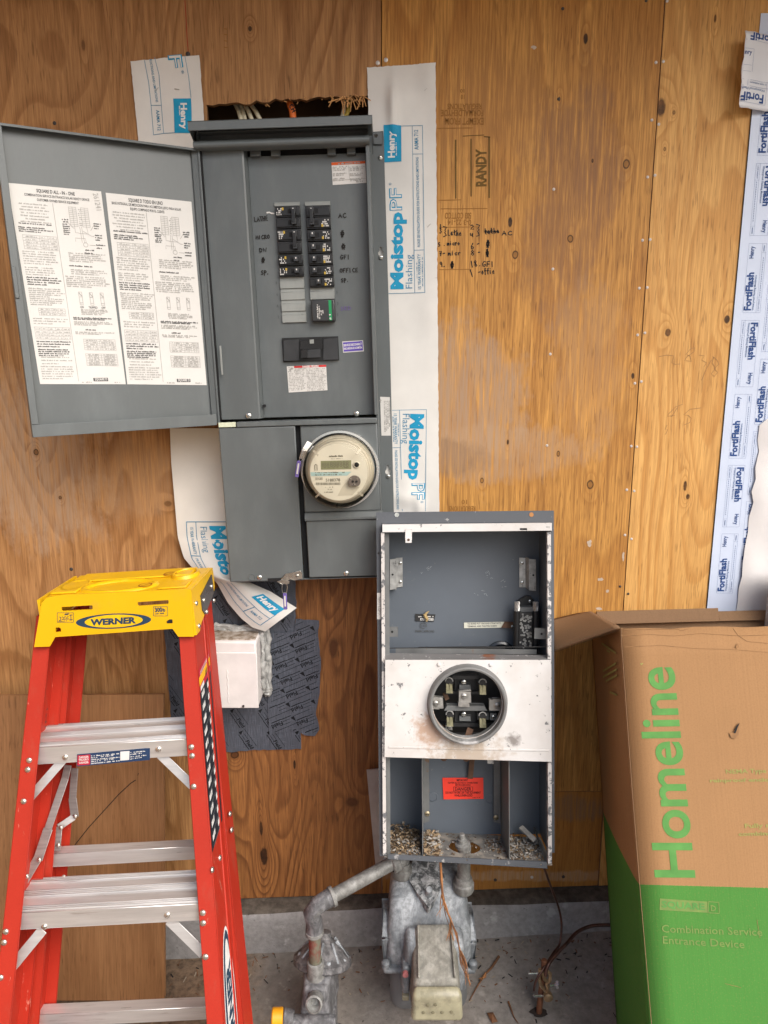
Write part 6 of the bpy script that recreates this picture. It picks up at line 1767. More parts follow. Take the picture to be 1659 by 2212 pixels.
bb([(968, 298), (1010, 300), (1010, 276), (968, 275)], .03, .032, 'cover_clip', M_galv, ZE)
a, b_ = OP.loc(ZE(1302, 760), BW - .004), OP.loc(ZE(1388, 1008), .004)
mb = MB(); mb.tube([(a[0], BW - .004, a[1]), (b_[0], .004, b_[1])], .0022, 6); mb.build('edge_rod', M_greyold, old)
# ================================================================ stepladder
def fibre(name, col):
    m, nt, b = newmat(name)
    co = objco(nt)
    n1 = noise(nt, co, 350, 3, .7); n2 = noise(nt, co, 6, 4)
    n3 = noise(nt, scl(nt, co, (60, 60, 8)), 1.0, 4, .7)
    c = mix(nt, n1, sc(col, .82), sc(col, 1.12))
    c = mix(nt, ramp(nt, n2, [(.4, 0.0), (.75, .35)]), c, sc(col, .62))
    n4 = noise(nt, scl(nt, co, (26, 26, 5), (4, 2, 1)), 1.0, 5, .7)
    c = mix(nt, ramp(nt, n4, [(.56, 0.0), (.80, .38)]), c, (.30, .10, .065))
    c = mix(nt, ramp(nt, n3, [(.66, 0.0), (.76, .6)]), c, (.66, .30, .22))
    nt.links.new(c, b.inputs['Base Color'])
    b.inputs['Roughness'].default_value = .5
    b.inputs['Specular IOR Level'].default_value = .35
    bump(nt, b, n1, .12, .0006)
    return m
M_redf = fibre('red_fibreglass', (.41, .026, .012))
M_yel = pmat('yellow_plastic', (.74, .43, .004), .38, var=.06, vs=6, dirt=(.52, .34, .04), dscale=9, dth=(.58, .78), bmp=.05, bs=300)
M_alu = pmat('aluminium', (.70, .69, .68), .34, .6, var=.10, vs=8, st=(1, 14, 14), dirt=(.36, .30, .27), dscale=10, dth=(.6, .8))
M_alud = pmat('aluminium_grip', (.40, .37, .36), .45, .7, var=.15, vs=10, st=(1, 20, 20))
M_rivet = pmat('rivet_alu', (.66, .62, .56), .28, .9, var=.12, vs=150)
M_navyl = ink('logo_navy', (.02, .05, .09)); M_yelink = ink('logo_yellow', (.80, .48, .006))
M_stk = ink('sticker_black', (.012, .018, .026)); M_stkw = ink('sticker_white', (.68, .68, .67)); M_stkr = ink('sticker_red', (.45, .02, .04)); M_stky = ink('sticker_yellow', (.80, .42, .01)); M_stkb = ink('sticker_navy', (.02, .045, .11))
AL = .3876
LDM = Matrix.Translation((-.5037, -.6819, 0)) @ Matrix.Rotation(-.0123, 4, 'Z') @ Matrix.Rotation(-.0669, 4, 'Y')
TA = math.tan(AL)
lad = thing('step_ladder', 'red fibreglass stepladder with yellow top cap and aluminium steps leaning on the wall', 'ladder', LDM)
LD = Frame(LDM)
def uo(v): return .1627 + .078 * (1.1 - v)
def hitplane(px, py, dw):
    """Point on the ladder's sloping front plane (pushed back by dw), in ladder coordinates."""
    o = LD.Mi @ EYE; d = LD.Mi.to_3x3() @ ray(px, py)
    t = (TA * o.z + dw - o.y) / (d.y - TA * d.z)
    return o + d * t
def hitside(px, py, off=0.0):
    """Point on the outer face of the right rail."""
    o = LD.Mi @ EYE; d = LD.Mi.to_3x3() @ ray(px, py)
    # x = .1627+.078*(1.1-z)+off
    t = (.1627 + .078 * 1.1 - .078 * o.z + off - o.x) / (d.x + .078 * d.z)
    return o + d * t
V0, V1 = -.04, 1.06
prL = [(0, 0), (.033, 0), (.033, .0045), (.0045, .0045), (.0045, .030), (.0072, .032), (.0045, .034), (.0045, .060), (.0075, .0625), (.0045, .065), (.0045, .100), (.026, .100), (.026, .105), (0, .105), (0, .078), (-.0025, .0765), (-.0025, .0725), (0, .071)]
mirror = lambda pr: [(-x, y) for x, y in reversed(pr)]
for sg, pr in ((-1, prL), (1, mirror(prL))):
    mb = MB(); mb.sweep(pr, Vector((sg * uo(V0), V0 * TA, V0)), Vector((sg * uo(V1), V1 * TA, V1)))
    mb.build('front_rail', M_redf, lad, bevel=.0011)
    pr2 = [(0, 0), (.020, 0), (.020, .004), (.004, .004), (.004, .030), (.006, .032), (.004, .034), (.004, .062), (.028, .062), (.028, .066), (0, .066)]
    if sg > 0: pr2 = mirror(pr2)
    vb_, vt_ = -.04, 1.03
    f_ = lambda v: (sg * (uo(v) - (.006 if sg > 0 else .016)), v * TA + .1055 + (.062 if sg > 0 else .030) * (1.03 - v), v)
    mb = MB(); mb.sweep(pr2, Vector(f_(vb_)), Vector(f_(vt_))); mb.build('rear_rail', M_redf, lad, bevel=.001)
# steps
def step(vb_, dep):
    w0 = (vb_ + .038) * TA + .0056
    top = vb_ + .038
    pr = [(w0, vb_), (w0 + .002, vb_), (w0 + .002, top - .004)]
    pr += [(w0 + dep - .003, top - .004), (w0 + dep - .003, vb_ + .012), (w0 + dep, vb_ + .012), (w0 + dep, top)]
    def ribs(a, n):
        out = []
        for i in range(n):
            x = a - i * .0048
            out += [(x, top - .0004), (x - .0008, top + .0013), (x - .0028, top + .0013), (x - .0036, top - .0004)]
        return out
    pr += ribs(w0 + dep - .002, 3) + [(w0 + dep - .018, top - .002), (w0 + dep - .036, top - .002)] + ribs(w0 + dep - .038, 4) + [(w0 + dep - .059, top - .002), (w0 + .021, top - .002)] + ribs(w0 + .018, 3) + [(w0, top - .001)]
    h = uo(vb_ + .02) - .0055
    m_ = MB(); m_.extx(pr, -h, h); return m_.build('step', M_alu, lad, bevel=.0006, ang=25)
st1 = step(.7732, .100); st2 = step(.4859, .100); st3 = step(.198, .100)
def lquad(par, pts, dw, mat, name):
    m_ = MB(); m_.add([tuple(hitplane(*p, dw)) for p in pts], [tuple(range(len(pts)))]); return m_.build(name, mat, par, smooth=False)
# step label (face of the step is upright: use its own plane)
S1F = lambda p, off=0.0: LD.loc(p, (.7732 + .038) * TA + .0050 - off)
def squad(pts, off, mat, name, par=st1):
    m_ = MB(); q = [S1F(p, off) for p in pts]; m_.add([(a, (.7732 + .038) * TA + .0050 - off, b_) for a, b_ in q], [tuple(range(len(q)))]); return m_.build(name, mat, par, smooth=False)
squad([ZF(518, 1442), ZF(1012, 1398), ZF(1012, 1318), ZF(985, 1318), ZF(520, 1360)], .0002, M_stkb, 'step_label'); squad([ZF(522, 1435), ZF(608, 1428), ZF(610, 1360), ZF(524, 1367)], .0006, M_stkr, 'danger_block')
mb = MB(); SW = (.7732 + .038) * TA + .0041
for s, y in (('DANGER', 1387), ('PELIGRO', 1404), ('DANGER', 1424)): ptext(mb, LD, s, ZF(535, y), ZF(600, y - 5), 4.6, SW, .02)
for i in range(5):
    pgreek(mb, LD, ZF(616, 1374 + 13 * i), ZF(805 - 40 * (i % 2) , 1358 + 12 * i), 2.6, SW, i); 
for i in range(4): pgreek(mb, LD, ZF(880, 1350 + 15 * i), ZF(985 - 30 * (i % 2), 1341 + 14 * i), 2.6, SW, i + 9)
mb.build('step_label_print', M_stkw, st1, smooth=False)
squad([ZF(812, 1402), ZF(872, 1397), ZF(875, 1336), ZF(812, 1341)], .0006, M_stkw, 'label_patch')
def rivet(p, pos=None, r=.0062, nrm=(0, -1, .15), name='rivet'):
    q = pos or hitplane(*p, -.0004)
    m_ = MB(); m_.lathe([(r, -.0005), (r, .0008), (r * .85, .0024), (r * .5, .0036), (0, .004)], tuple(q), axis=nrm, n=16); m_.build(name, M_rivet, lad, ang=60)
for p in (ZF(198, 1400), ZF(188, 1463), ZF(1292, 1310), ZF(1297, 1370), ZF(1308, 1577), ZG(160, 225), ZG(40, 1105), ZG(28, 1178), ZG(5, 1415), ZG(1370, 978), ZG(1372, 1047), ZG(1388, 1275)): rivet(p)
for p, v in ((ZF(440, 1380), .7732), (ZF(1070, 1325), .7732), (ZG(300, 1072), .4859), (ZG(1130, 993), .4859)):
    w_ = (v + .038) * TA + .0054; q = LD.loc(p, w_); rivet(None, (q[0], w_, q[1]), .0062, (0, -1, 0))
for p in (ZG(1483, 607), ZG(1432, 687)): q = hitside(*p); rivet(None, tuple(q), .006, (1, 0, 0))
for p in (ZG(1552, 310), ZG(1563, 418)): q = hitside(*p, .0); rivet(None, tuple(q), .006, (1, -.2, 0))
# rear crosspieces
for vb_ in (.515, .215):
    wv = vb_ * TA + .109 + .062 * (1.03 - vb_) + .012
    h = uo(vb_) - .012
    mb = MB(); mb.extx([(wv, vb_), (wv + .002, vb_), (wv + .002, vb_ + .028), (wv + .026, vb_ + .029), (wv + .026, vb_ + .031), (wv, vb_ + .031)], -h, h); mb.build('rear_brace', M_alu, lad, bevel=.0006)
# diagonal step braces
def lbar(pa, pb, dw, wd, name='step_brace', mat=None, dw2=None):
    a, b_ = hitplane(*pa, dw), hitplane(*pb, dw if dw2 is None else dw2)
    m_ = MB(); m_.bar(a, b_, wd, .0022, up=(0, -1, .35)); m_.mi = 0; return m_.build(name, mat or M_alu, lad, bevel=.0006)
lbar(ZG(430, -60), ZG(190, 215), .030, .018); lbar(ZF(1080, 1360), ZF(1300, 1572), .030, .018)
lbar(ZG(290, 1090), ZG(30, 1405), .030, .020); lbar(ZG(1140, 1025), ZG(1372, 1252), .030, .020)
# folding spreader inside the left rails
for (pa, pb, dw, dw2, wd) in ((ZG(460, -20), ZG(440, 70), .10, .10, .016), (ZG(440, 70), ZG(325, 410), .10, .09, .016), (ZG(325, 410), ZG(255, 620), .09, .085, .020), (ZG(255, 610), ZG(160, 770), .085, .08, .018), (ZG(505, 0), ZG(490, 210), .13, .14, .016), (ZG(490, 205), ZG(505, 330), .14, .15, .018), (ZG(500, 330), ZG(395, 400), .15, .14, .014), (ZG(400, 395), ZG(385, 560), .13, .13, .014)):
    lbar(pa, pb, dw, wd, 'spreader_bar', M_alud, dw2)
for p, dw in ((ZG(265, 620), .08), (ZG(180, 730), .075), (ZG(508, 325), .145), (ZG(395, 520), .125), (ZG(412, 402), .125), (ZG(430, 737), .12)): rivet(None, tuple(hitplane(*p, dw - .004)), .005)
# ---- top cap
WC = 1.0 * TA - .012
cap_v = lambda p, w=WC: LD.loc(p, w)
front = [ZF(230, 635), ZF(335, 632), ZF(372, 568), ZF(1165, 512), ZF(1203, 565), ZF(1308, 565), ZF(1292, 262), ZF(1283, 243), ZF(420, 284), ZF(318, 300), ZF(280, 338)]
def rrect(x0, y0, x1, y1, dy, h):
    return [ZF(x0, y0 + h), ZF(x0 + 6, y0 + h + 4), ZF(x1 - 6, y1 + h + 3), ZF(x1, y1 + h), ZF(x1, y1), ZF(x1 - 6, y1 - 4), ZF(x0 + 6, y0 - 3), ZF(x0, y0)]
hol = [rrect(414, 368, 625, 357, 0, 22), rrect(928, 335, 1138, 322, 0, 20), [ZF(372, 537), ZF(412, 533), ZF(412, 512), ZF(400, 503), ZF(374, 503)], [ZF(1122, 480), ZF(1165, 477), ZF(1165, 449), ZF(1145, 448), ZF(1122, 462)]]
mb = MB(); mb.plate([cap_v(p) for p in front], WC, WC + .004, [[cap_v(p) for p in h] for h in hol]); capo = mb.build('top_cap', M_yel, lad, bevel=.0018)
CD = .180
fl_, fr_ = cap_v(ZF(318, 300)), cap_v(ZF(1287, 243))
vtop = (fl_[1] + fr_[1]) / 2 - .004
uLc, uRc = cap_v(ZF(262, 400))[0], cap_v(ZF(1298, 400))[0]
mb = MB(); mb.plate([(0, 0)], 0, 0) if False else mb.box(uLc + .012, uRc - .003, WC + .0042, WC + CD, vtop - .005, vtop); mb.build('cap_top', M_yel, capo, bevel=.0025, segs=3)
mb = MB(); mb.extx([(0, 0)], 0, 0) if False else mb.box(uLc + .03, uRc - .03, WC + .115, WC + CD - .006, vtop + .0003, vtop + .0045); mb.build('cap_ridge', M_yel, capo, bevel=.004, segs=3)
def ringpoly(cx_, cy_, rx, ry, h0, h1, wd_, name):
    m_ = MB(); n = 36; vs_ = []
    for k in range(n):
        a = 6.283 * k / n; c_, s_ = math.cos(a), math.sin(a)
        for (f, hh) in ((1.0, h0), (1.0 - wd_ * .3, h1), (1.0 - wd_ * .7, h1), (1.0 - wd_, h0)): vs_.append((cx_ + rx * f * c_, cy_ + ry * f * s_, hh))
    fs_ = [(k * 4 + i, ((k + 1) % n) * 4 + i, ((k + 1) % n) * 4 + i + 1, k * 4 + i + 1) for k in range(n) for i in range(3)]
    m_.add(vs_, fs_); m_.build(name, M_yel, capo, ang=60)
um = (uLc + uRc) / 2
ringpoly(um - .01, WC + .062, .085, .048, vtop - .0005, vtop + .005, .22, 'tool_tray_rim'); ringpoly(um + .115, WC + .125, .030, .040, vtop + .0, vtop + .007, .3, 'holder_rim'); ringpoly(um - .115, WC + .085, .030, .045, vtop - .0005, vtop + .005, .3, 'holder_rim')
mb = MB(); mb.box(um - .145, um - .09, WC + .03, WC + .11, vtop + .0004, vtop + .005); mb.build('cap_pad', M_yel, capo, bevel=.003); mb = MB(); mb.box(um + .085, um + .145, WC + .02, WC + .075, vtop + .0004, vtop + .004); mb.build('cap_pad', M_yel, capo, bevel=.003)
mb = MB()
for (cu, cw) in ((um + .052, WC + .045), (um + .080, WC + .125)):
    pts_ = [(cu + .013 * math.cos(6.283 * i / 20), cw + .013 * math.sin(6.283 * i / 20)) for i in range(21)]
    for (a, b_) in zip(pts_[:-1], pts_[1:]):
        n_ = Vector((a[0] - cu, a[1] - cw)).normalized() * .0016
        n2 = Vector((b_[0] - cu, b_[1] - cw)).normalized() * .0016
        mb.add([(a[0] - n_.x, a[1] - n_.y, vtop + .0058), (a[0] + n_.x, a[1] + n_.y, vtop + .0058), (b_[0] + n2.x, b_[1] + n2.y, vtop + .0058), (b_[0] - n2.x, b_[1] - n2.y, vtop + .0058)], [(0, 1, 2, 3)])
    mb.bar((cu - .009, cw - .009, vtop + .0059), (cu + .009, cw + .009, vtop + .0059), .002, .0002)
mb.build('no_standing_print', ink('brown_print', (.36, .12, .01)), capo, smooth=False)
# sides
def side(u0, u1, vbot_front, vbot_back, name):
    m_ = MB(); pr = [(WC + .0042, vbot_front), (WC + .03, vbot_front), (WC + .045, vbot_front + .012), (WC + CD - .012, vbot_back - .01), (WC + CD, vbot_back), (WC + CD, vtop - .001), (WC + .0042, vtop - .001)]
    m_.extx(pr, u0, u1); return m_.build(name, M_yel, capo, bevel=.0012)
vb_r = cap_v(ZF(1305, 560))[1]; vb_l = cap_v(ZF(235, 632))[1]
sideR = side(uRc - .003, uRc + .002, vb_r, vtop - .045, 'cap_side'); side(uLc - .002, uLc + .003, vb_l, vtop - .045, 'cap_side')
mb = MB(); mb.box(uLc, uRc, WC + CD - .004, WC + CD, vtop - .045, vtop - .006); mb.build('cap_back', M_yel, capo, bevel=.001)
def hitx(px, py, u):
    o = LD.Mi @ EYE; d = LD.Mi.to_3x3() @ ray(px, py); t = (u - o.x) / d.x; return o + d * t
ug = uRc + .003
mb = MB(); pr = [(WC + .060, vb_r + .035), (WC + .075, vb_r + .020), (WC + .160, vtop - .055), (WC + .160, vtop - .012), (WC + .060, vtop - .030)]
mb.extx(pr, ug - .0008, ug + .0012); mb.build('cap_gusset', pmat('gusset_black', (.10, .10, .105), .3, .6, var=.15, vs=50), capo, bevel=.0005)
for (w_, v_) in ((WC + .025, vtop - .035), (WC + .025, vtop - .085), (WC + .075, vtop - .045), (WC + .085, vtop - .075), (WC + .145, vtop - .035), (WC + .15, vtop - .07)):
    rivet(None, (ug + (.0012 if w_ > WC + .05 else -.0008), w_, v_), .0052, (1, 0, 0))
# cap lettering
CWp = WC - .0005
def ell(m_, cx_, cy_, rx, ry, w, tilt=-.042, n=40, F=LD, zz=ZF):
    ppoly(m_, F, [zz(cx_ + rx * math.cos(6.283 * i / n), cy_ + ry * math.sin(6.283 * i / n) + tilt * rx * math.cos(6.283 * i / n)) for i in range(n)], w)
mb = MB(); ell(mb, 766, 460, 254, 51, CWp); mb.build('logo_ellipse', M_navyl, capo, smooth=False)
mb = MB(); ell(mb, 768, 460, 196, 43, CWp - .0004); mb.build('logo_inner', M_yelink, capo, smooth=False)
mb = MB(); ptext(mb, LD, 'WERNER', ZF(616, 488), ZF(918, 472), 12.8, CWp - .0008, .05, shear=.12)
prect(mb, LD, ZF(1037, 425), ZF(1130, 362), .9, CWp); ptext(mb, LD, '300', ZF(1047, 399), ZF(1097, 396), 9.5, CWp, .04); ptext(mb, LD, 'lb', ZF(1100, 396), ZF(1118, 394), 7, CWp, .03); pgreek(mb, LD, ZF(1047, 415), ZF(1118, 411), 2.8, CWp, 2)
prect(mb, LD, ZF(387, 468), ZF(496, 404), .9, CWp)
for pts in ([(400, 455), (408, 455), (410, 435), (400, 432)], [(420, 430), (430, 440), (440, 428), (450, 440), (460, 428)], [(418, 448), (465, 445)], [(470, 420), (488, 418)], [(478, 422), (480, 455)], [(470, 452), (488, 450)], [(440, 412), (465, 410)], [(435, 418), (460, 416)]):
    pline(mb, LD, [ZF(*p) for p in pts], 1.5, CWp)
pgreek(mb, LD, ZF(395, 464), ZF(455, 460), 1.8, CWp, 6)
mb.build('cap_lettering', M_navyl, capo, smooth=False)
# ---- long pictogram sticker and logo on the right rail
def web(v, s_, off=.0006): return (uo(v) + off, v * TA + s_, v)
def wquad(m_, v0, v1, s0, s1, off=.0006, sk=0.0):
    m_.add([web(v0, s0, off), web(v0 + sk, s1, off), web(v1 + sk, s1, off), web(v1, s0, off)], [(0, 1, 2, 3)])
sv1, sv0, sa, sb = hitside(*Z(580, 2080, 3.072)(250, 240)).z, hitside(*Z(580, 2080, 3.072)(360, 2080)).z, .008, .096
def sec(t0, t1, mat, name, s0=0.0, s1=1.0, off=.0006):
    m_ = MB(); wquad(m_, sv1 + (sv0 - sv1) * t1, sv1 + (sv0 - sv1) * t0, sa + (sb - sa) * s0, sa + (sb - sa) * s1, off, .010); return m_.build(name, mat, lad, smooth=False)
sec(0, .045, M_stkr, 'safety_sticker_band'); sec(.045, .093, M_stky, 'safety_sticker_band'); sec(.093, .130, M_stkr, 'safety_sticker_band'); sec(.130, 1.0, M_stk, 'safety_sticker')
mw_, mg_, mgr_ = MB(), MB(), MB()
tv = lambda t: sv1 + (sv0 - sv1) * t
for i in range(12):
    t0 = .142 + i * .0715
    for c_ in (0, 1):
        a = tv(t0 + .030 - c_ * .012 + .004 * c_); wquad(mw_, a, a + .0105, sa + (.10 + .50 * c_) * (sb - sa), sa + (.33 + .50 * c_) * (sb - sa), .0011, .003)
        m_s = sa + (.14 + .50 * c_) * (sb - sa)
        rgx = random.Random(i * 2 + c_)
        for _ in range(2):
            d0 = rgx.uniform(.0, .008); s0_ = rgx.uniform(0, .008); mg_.add([web(a + d0, m_s + s0_, .0015), web(a + d0 + .0008, m_s + s0_ + .001, .0015), web(a + d0 + .009, m_s + s0_ + .004, .0015), web(a + d0 + .008, m_s + s0_ + .002, .0015)], [(0, 1, 2, 3)])
    for k in range(2):
        a = tv(t0 + .056 + .006 * k); wquad(mgr_, a, a + .0007, sa + .12 * (sb - sa), sa + .85 * (sb - sa), .0011, .006)
for k in range(3): wquad(mw_, tv(.02 + .008 * k), tv(.02 + .008 * k) + .0009, sa + .1 * (sb - sa), sa + .9 * (sb - sa), .0011, .008)
wquad(mw_, tv(.125), tv(.100), sa + .05 * (sb - sa), sa + .36 * (sb - sa), .0011, .003)
for k in range(5): wquad(mg_, tv(.058 + .007 * k), tv(.058 + .007 * k) + .0009, sa + .5 * (sb - sa), sa + .92 * (sb - sa), .0011, .006)
mw_.build('sticker_print', M_stkw, lad, smooth=False); mgr_.build('sticker_fine_print', ink('sticker_grey', (.16, .17, .18)), lad, smooth=False); mg_.build('sticker_figure_marks', M_stk, lad, smooth=False)
# ellipse logo low on the rail
vc0 = hitside(*ZG(1518, 1095)).z; vc1 = vc0 - .29
def wel(f, off, mat, name):
    m_ = MB(); n = 36; cv, cs = (vc0 + vc1) / 2, .052
    m_.add([web(cv + (vc0 - vc1) / 2 * (1 - (1 - f) * .35) * math.sin(6.283 * i / n), cs + .036 * f * math.cos(6.283 * i / n), off) for i in range(n)], [tuple(range(n))]); return m_.build(name, mat, lad, smooth=False)
wel(1.12, .0004, M_stkw, 'logo_border'); wel(1.0, .0007, M_navyl, 'logo_ellipse'); wel(.72, .0010, M_stkw, 'logo_inner')
V, Fc = glyphs('WERNER', .05, 2, .12)
xx = [v[0] for v in V]; m0, m1 = min(xx), max(xx)
mb = MB(); mb.add([web(vc1 + .055 + (v[0] - m0) / (m1 - m0) * (vc0 - vc1 - .11), .066 - v[1] / CAP * .030, .0014) for v in V], Fc); mb.build('logo_lettering', M_navyl, lad, smooth=False)
# stamped number inside the left rail
mb = MB(); o = LD.Mi @ EYE
V, Fc = glyphs('17410198', .0, 2); xx = [v[0] for v in V]; m0, m1 = min(xx), max(xx)
mb.add([(-(uo(.85 - (v[0] - m0) / (m1 - m0) * .085) - .0052), (.85 - (v[0] - m0) / (m1 - m0) * .085) * TA + .088 - v[1] / CAP * .006, .85 - (v[0] - m0) / (m1 - m0) * .085) for v in V], Fc); mb.build('stamped_numbers', M_txtb, lad, smooth=False)
# ================================================================ cardboard carton
BXM = Matrix.Translation((.4875, -.7457, .0013)) @ rot(-.37476549, -.05745971, -.1270971)
BX = Frame(BXM)
BH, BD, BWd = 1.1304, .355, .66
vg = BX.loc(ZH(590, 1512))[1]
def kraft(name, base, green=None, inner=False):
    m, nt, b = newmat(name)
    co = objco(nt)
    n1 = noise(nt, co, 5, 5, .6); n2 = noise(nt, scl(nt, co, (300, 300, 300)), 1.0, 3, .6)
    n3 = noise(nt, scl(nt, co, (230, 230, 3)), 1.0, 2)
    c = mix(nt, n1, sc(base, .86), sc(base, 1.12))
    c = mix(nt, ramp(nt, n2, [(.45, 0.0), (.8, .5)]), c, sc(base, .68))
    c = mix(nt, ramp(nt, n3, [(.45, 0.0), (.75, .18)]), c, sc(base, .7))
    if green:
        sep = nd(nt, 'ShaderNodeSeparateXYZ', {0: co})
        edge = mt(nt, 'MULTIPLY_ADD', n2, .004, vg - .002)
        back = mt(nt, 'MULTIPLY', mt(nt, 'MAXIMUM', mt(nt, 'SUBTRACT', sep.outputs[1], .03), 0.0), .16)
        k = mt(nt, 'LESS_THAN', sep.outputs[2], mt(nt, 'ADD', edge, back))
        gcol = mix(nt, n1, sc(green, .88), sc(green, 1.1))
        gcol = mix(nt, ramp(nt, n2, [(.55, 0.0), (.85, .35)]), gcol, base)
        c = mix(nt, k, c, gcol)
    nt.links.new(c, b.inputs['Base Color'])
    b.inputs['Roughness'].default_value = .8
    b.inputs['Specular IOR Level'].default_value = .2
    bump(nt, b, mt(nt, 'ADD', n3, mt(nt, 'MULTIPLY', n1, 2.0)), .25, .0012)
    return m
GREEN = (.066, .215, .040)
M_kraft = kraft('carton_kraft', (.345, .192, .088), GREEN); M_kraftin = kraft('carton_inside', (.24, .145, .080))
M_greenp = pmat('carton_green_print', (.072, .245, .045), .75, var=.12, vs=30, col2=(.10, .29, .065)); M_kraftp = pmat('carton_kraft_print', (.150, .228, .055), .8, var=.15, vs=60)
M_greenf = pmat('carton_faded_green', (.27, .26, .075), .8, var=.12, vs=60)
box = thing('cardboard_box', 'tall open brown and green cardboard carton leaning against the wall at the right', 'box', BXM)
RB = .045
def panel_(v4, thick, name, mat, bev=.0008, nx=14, nz=20, amp=.0):
    """Panel between 4 corners (bl, br, tr, tl) subdivided so that it can bow, given thickness."""
    bl, br, tr, tl = [Vector(p) for p in v4]
    nrm = (br - bl).cross(tl - bl).normalized()
    m_ = MB()
    rgp = random.Random(hash(name) % 100)
    for j in range(nz + 1):
        for i in range(nx + 1):
            s_, t_ = i / nx, j / nz
            p = (bl * (1 - s_) + br * s_) * (1 - t_) + (tl * (1 - s_) + tr * s_) * t_
            p = p + nrm * (amp * math.sin(math.pi * s_) * math.sin(math.pi * t_))
            if j == nz: p = p + (tl - bl).normalized() * (.0015 * math.sin(i * 2.3) + .001 * math.sin(i * 5.1))
            m_.v.append(tuple(p))
    for j in range(nz):
        for i in range(nx):
            k = j * (nx + 1) + i; m_.f.append((k, k + 1, k + nx + 2, k + nx + 1)); m_.m.append(0)
    o = m_.build(name, mat, box, ang=50)
    sm = o.modifiers.new('s', 'SOLIDIFY'); sm.thickness = thick; sm.offset = -1
    return o
V_B = .06
panel_([(0, 0, V_B), (BWd, 0, V_B), (BWd, 0, BH - .002), (0, 0, BH - .002)], .004, 'front_panel', M_kraft, amp=0)
panel_([(-.0005, BD, V_B), (-.0005, .005, V_B), (-.0005, .004, BH - .003), (-.0005, BD, BH + RB)], .004, 'left_panel', M_kraft, amp=.003)
panel_([(BWd, BD + .001, V_B), (0, BD + .001, V_B), (0, BD + .001, BH + RB), (BWd, BD + .001, BH + RB - .005)], .004, 'back_panel', M_kraftin)
panel_([(BWd + .0005, .005, V_B), (BWd + .0005, BD, V_B), (BWd + .0005, BD, BH + RB), (BWd + .0005, .005, BH - .003)], .004, 'right_panel', M_kraft)
W2B = lambda p: BXM.inverted() @ p
A1, B1 = W2B(at(1193, 1408, -.205)), W2B(at(1193, 1341, -.045))
fp = [Vector((-.002, .002, BH - .001)), Vector((-.002, BD, BH + RB + .001)), B1, A1]
m_ = MB(); nn = 12
for j in range(nn + 1):
    for i in range(nn + 1):
        s_, t_ = i / nn, j / nn
        p = (fp[0] * (1 - s_) + fp[1] * s_) * (1 - t_) + (fp[3] * (1 - s_) + fp[2] * s_) * t_
        p = p + Vector((0, 0, .0005 * math.sin(math.pi * min(1, t_ * 1.15)) * (.5 + .5 * s_)))
        m_.v.append(tuple(p))
for j in range(nn):
    for i in range(nn):
        k = j * (nn + 1) + i; m_.f.append((k, k + 1, k + nn + 2, k + nn + 1)); m_.m.append(0)
flap = m_.build('left_flap', M_kraftin, box, ang=60); sm = flap.modifiers.new('s', 'SOLIDIFY'); sm.thickness = .0045; sm.offset = 1
# fluting seen at the flap's cut edge
mb = MB()
e0, e1 = [Vector(m_.v[j * (nn + 1)]) for j in (0, nn)]
for j in range(nn):
    a, b_ = Vector(m_.v[j * (nn + 1)]), Vector(m_.v[(j + 1) * (nn + 1)])
    for k in range(5):
        p = a.lerp(b_, (k + .3) / 5); q = a.lerp(b_, (k + .75) / 5)
        mb.add([tuple(p + Vector((0, -.0012, -.0008))), tuple(q + Vector((0, -.0012, -.0008))), tuple(q + Vector((0, -.0012, -.0036))), tuple(p + Vector((0, -.0012, -.0036)))], [(0, 1, 2, 3)])
setp(mb.build('flute_gaps', pmat('flute_dark', (.08, .045, .02), .9), flap, smooth=False), kind='stuff')
# crumpled back flap fold inside the mouth, and torn crease bands along the front top
mb = MB()
for (x0_, x1_, y0_, y1_, z0_, z1_) in ((.01, .30, BD - .03, BD - .006, BH + RB - .030, BH + RB + .006), (.30, BWd, BD - .02, BD - .006, BH + RB - .026, BH + RB + .002)):
    mb.hex8([(x0_, y0_, z0_), (x1_, y0_ + .01, z0_ + .004), (x1_, y0_ + .012, z1_), (x0_, y0_ + .004, z1_ - .004), (x0_, y0_ + .005, z0_), (x1_, y0_ + .015, z0_ + .004), (x1_, y0_ + .017, z1_), (x0_, y0_ + .009, z1_ - .004)])
setp(mb.build('folded_back_flap', M_kraftin, box, bevel=.001), kind='stuff')
M_crease = pmat('carton_crease', (.27, .145, .062), .9, var=.2, vs=60)
mb = MB()
for pts in ([(500, 262), (640, 255), (760, 262), (900, 250), (1090, 262), (1235, 258)], [(515, 318), (700, 310), (860, 325), (1050, 330), (1235, 345)], [(1060, 225), (1085, 260), (1130, 290), (1235, 300)], [(508, 232), (780, 228), (800, 236), (830, 228)]):
    pline(mb, BX, [ZH(*p) for p in pts], 1.0, -.0006)
for pts in ([(1180, 1690), (1195, 1780)], [(1020, 2010), (1100, 2030)]):
    pline(mb, BX, [ZH(*p) for p in pts], .8, -.0006)
mb.build('crease_lines', M_crease, box, smooth=False)
mb = MB(); ppoly(mb, BX, [ZH(*p) for p in [(1095, 697), (1088, 730), (1088, 760), (1070, 780), (1050, 775), (1040, 750), (1060, 748), (1075, 715)]], -.0022)
mb.build('tear', M_crease, box, smooth=False); mb = MB(); ppoly(mb, BX, [ZH(*p) for p in [(1092, 700), (1078, 735), (1072, 752), (1062, 750), (1078, 712)]], -.0028); mb.build('tear_hole', M_dark, box, smooth=False)
mb = MB(); ppoly(mb, BX, [ZH(*p) for p in [(1072, 318), (1082, 298), (1090, 315), (1080, 326)]], -.0022); mb.build('tear', M_crease, box, smooth=False)
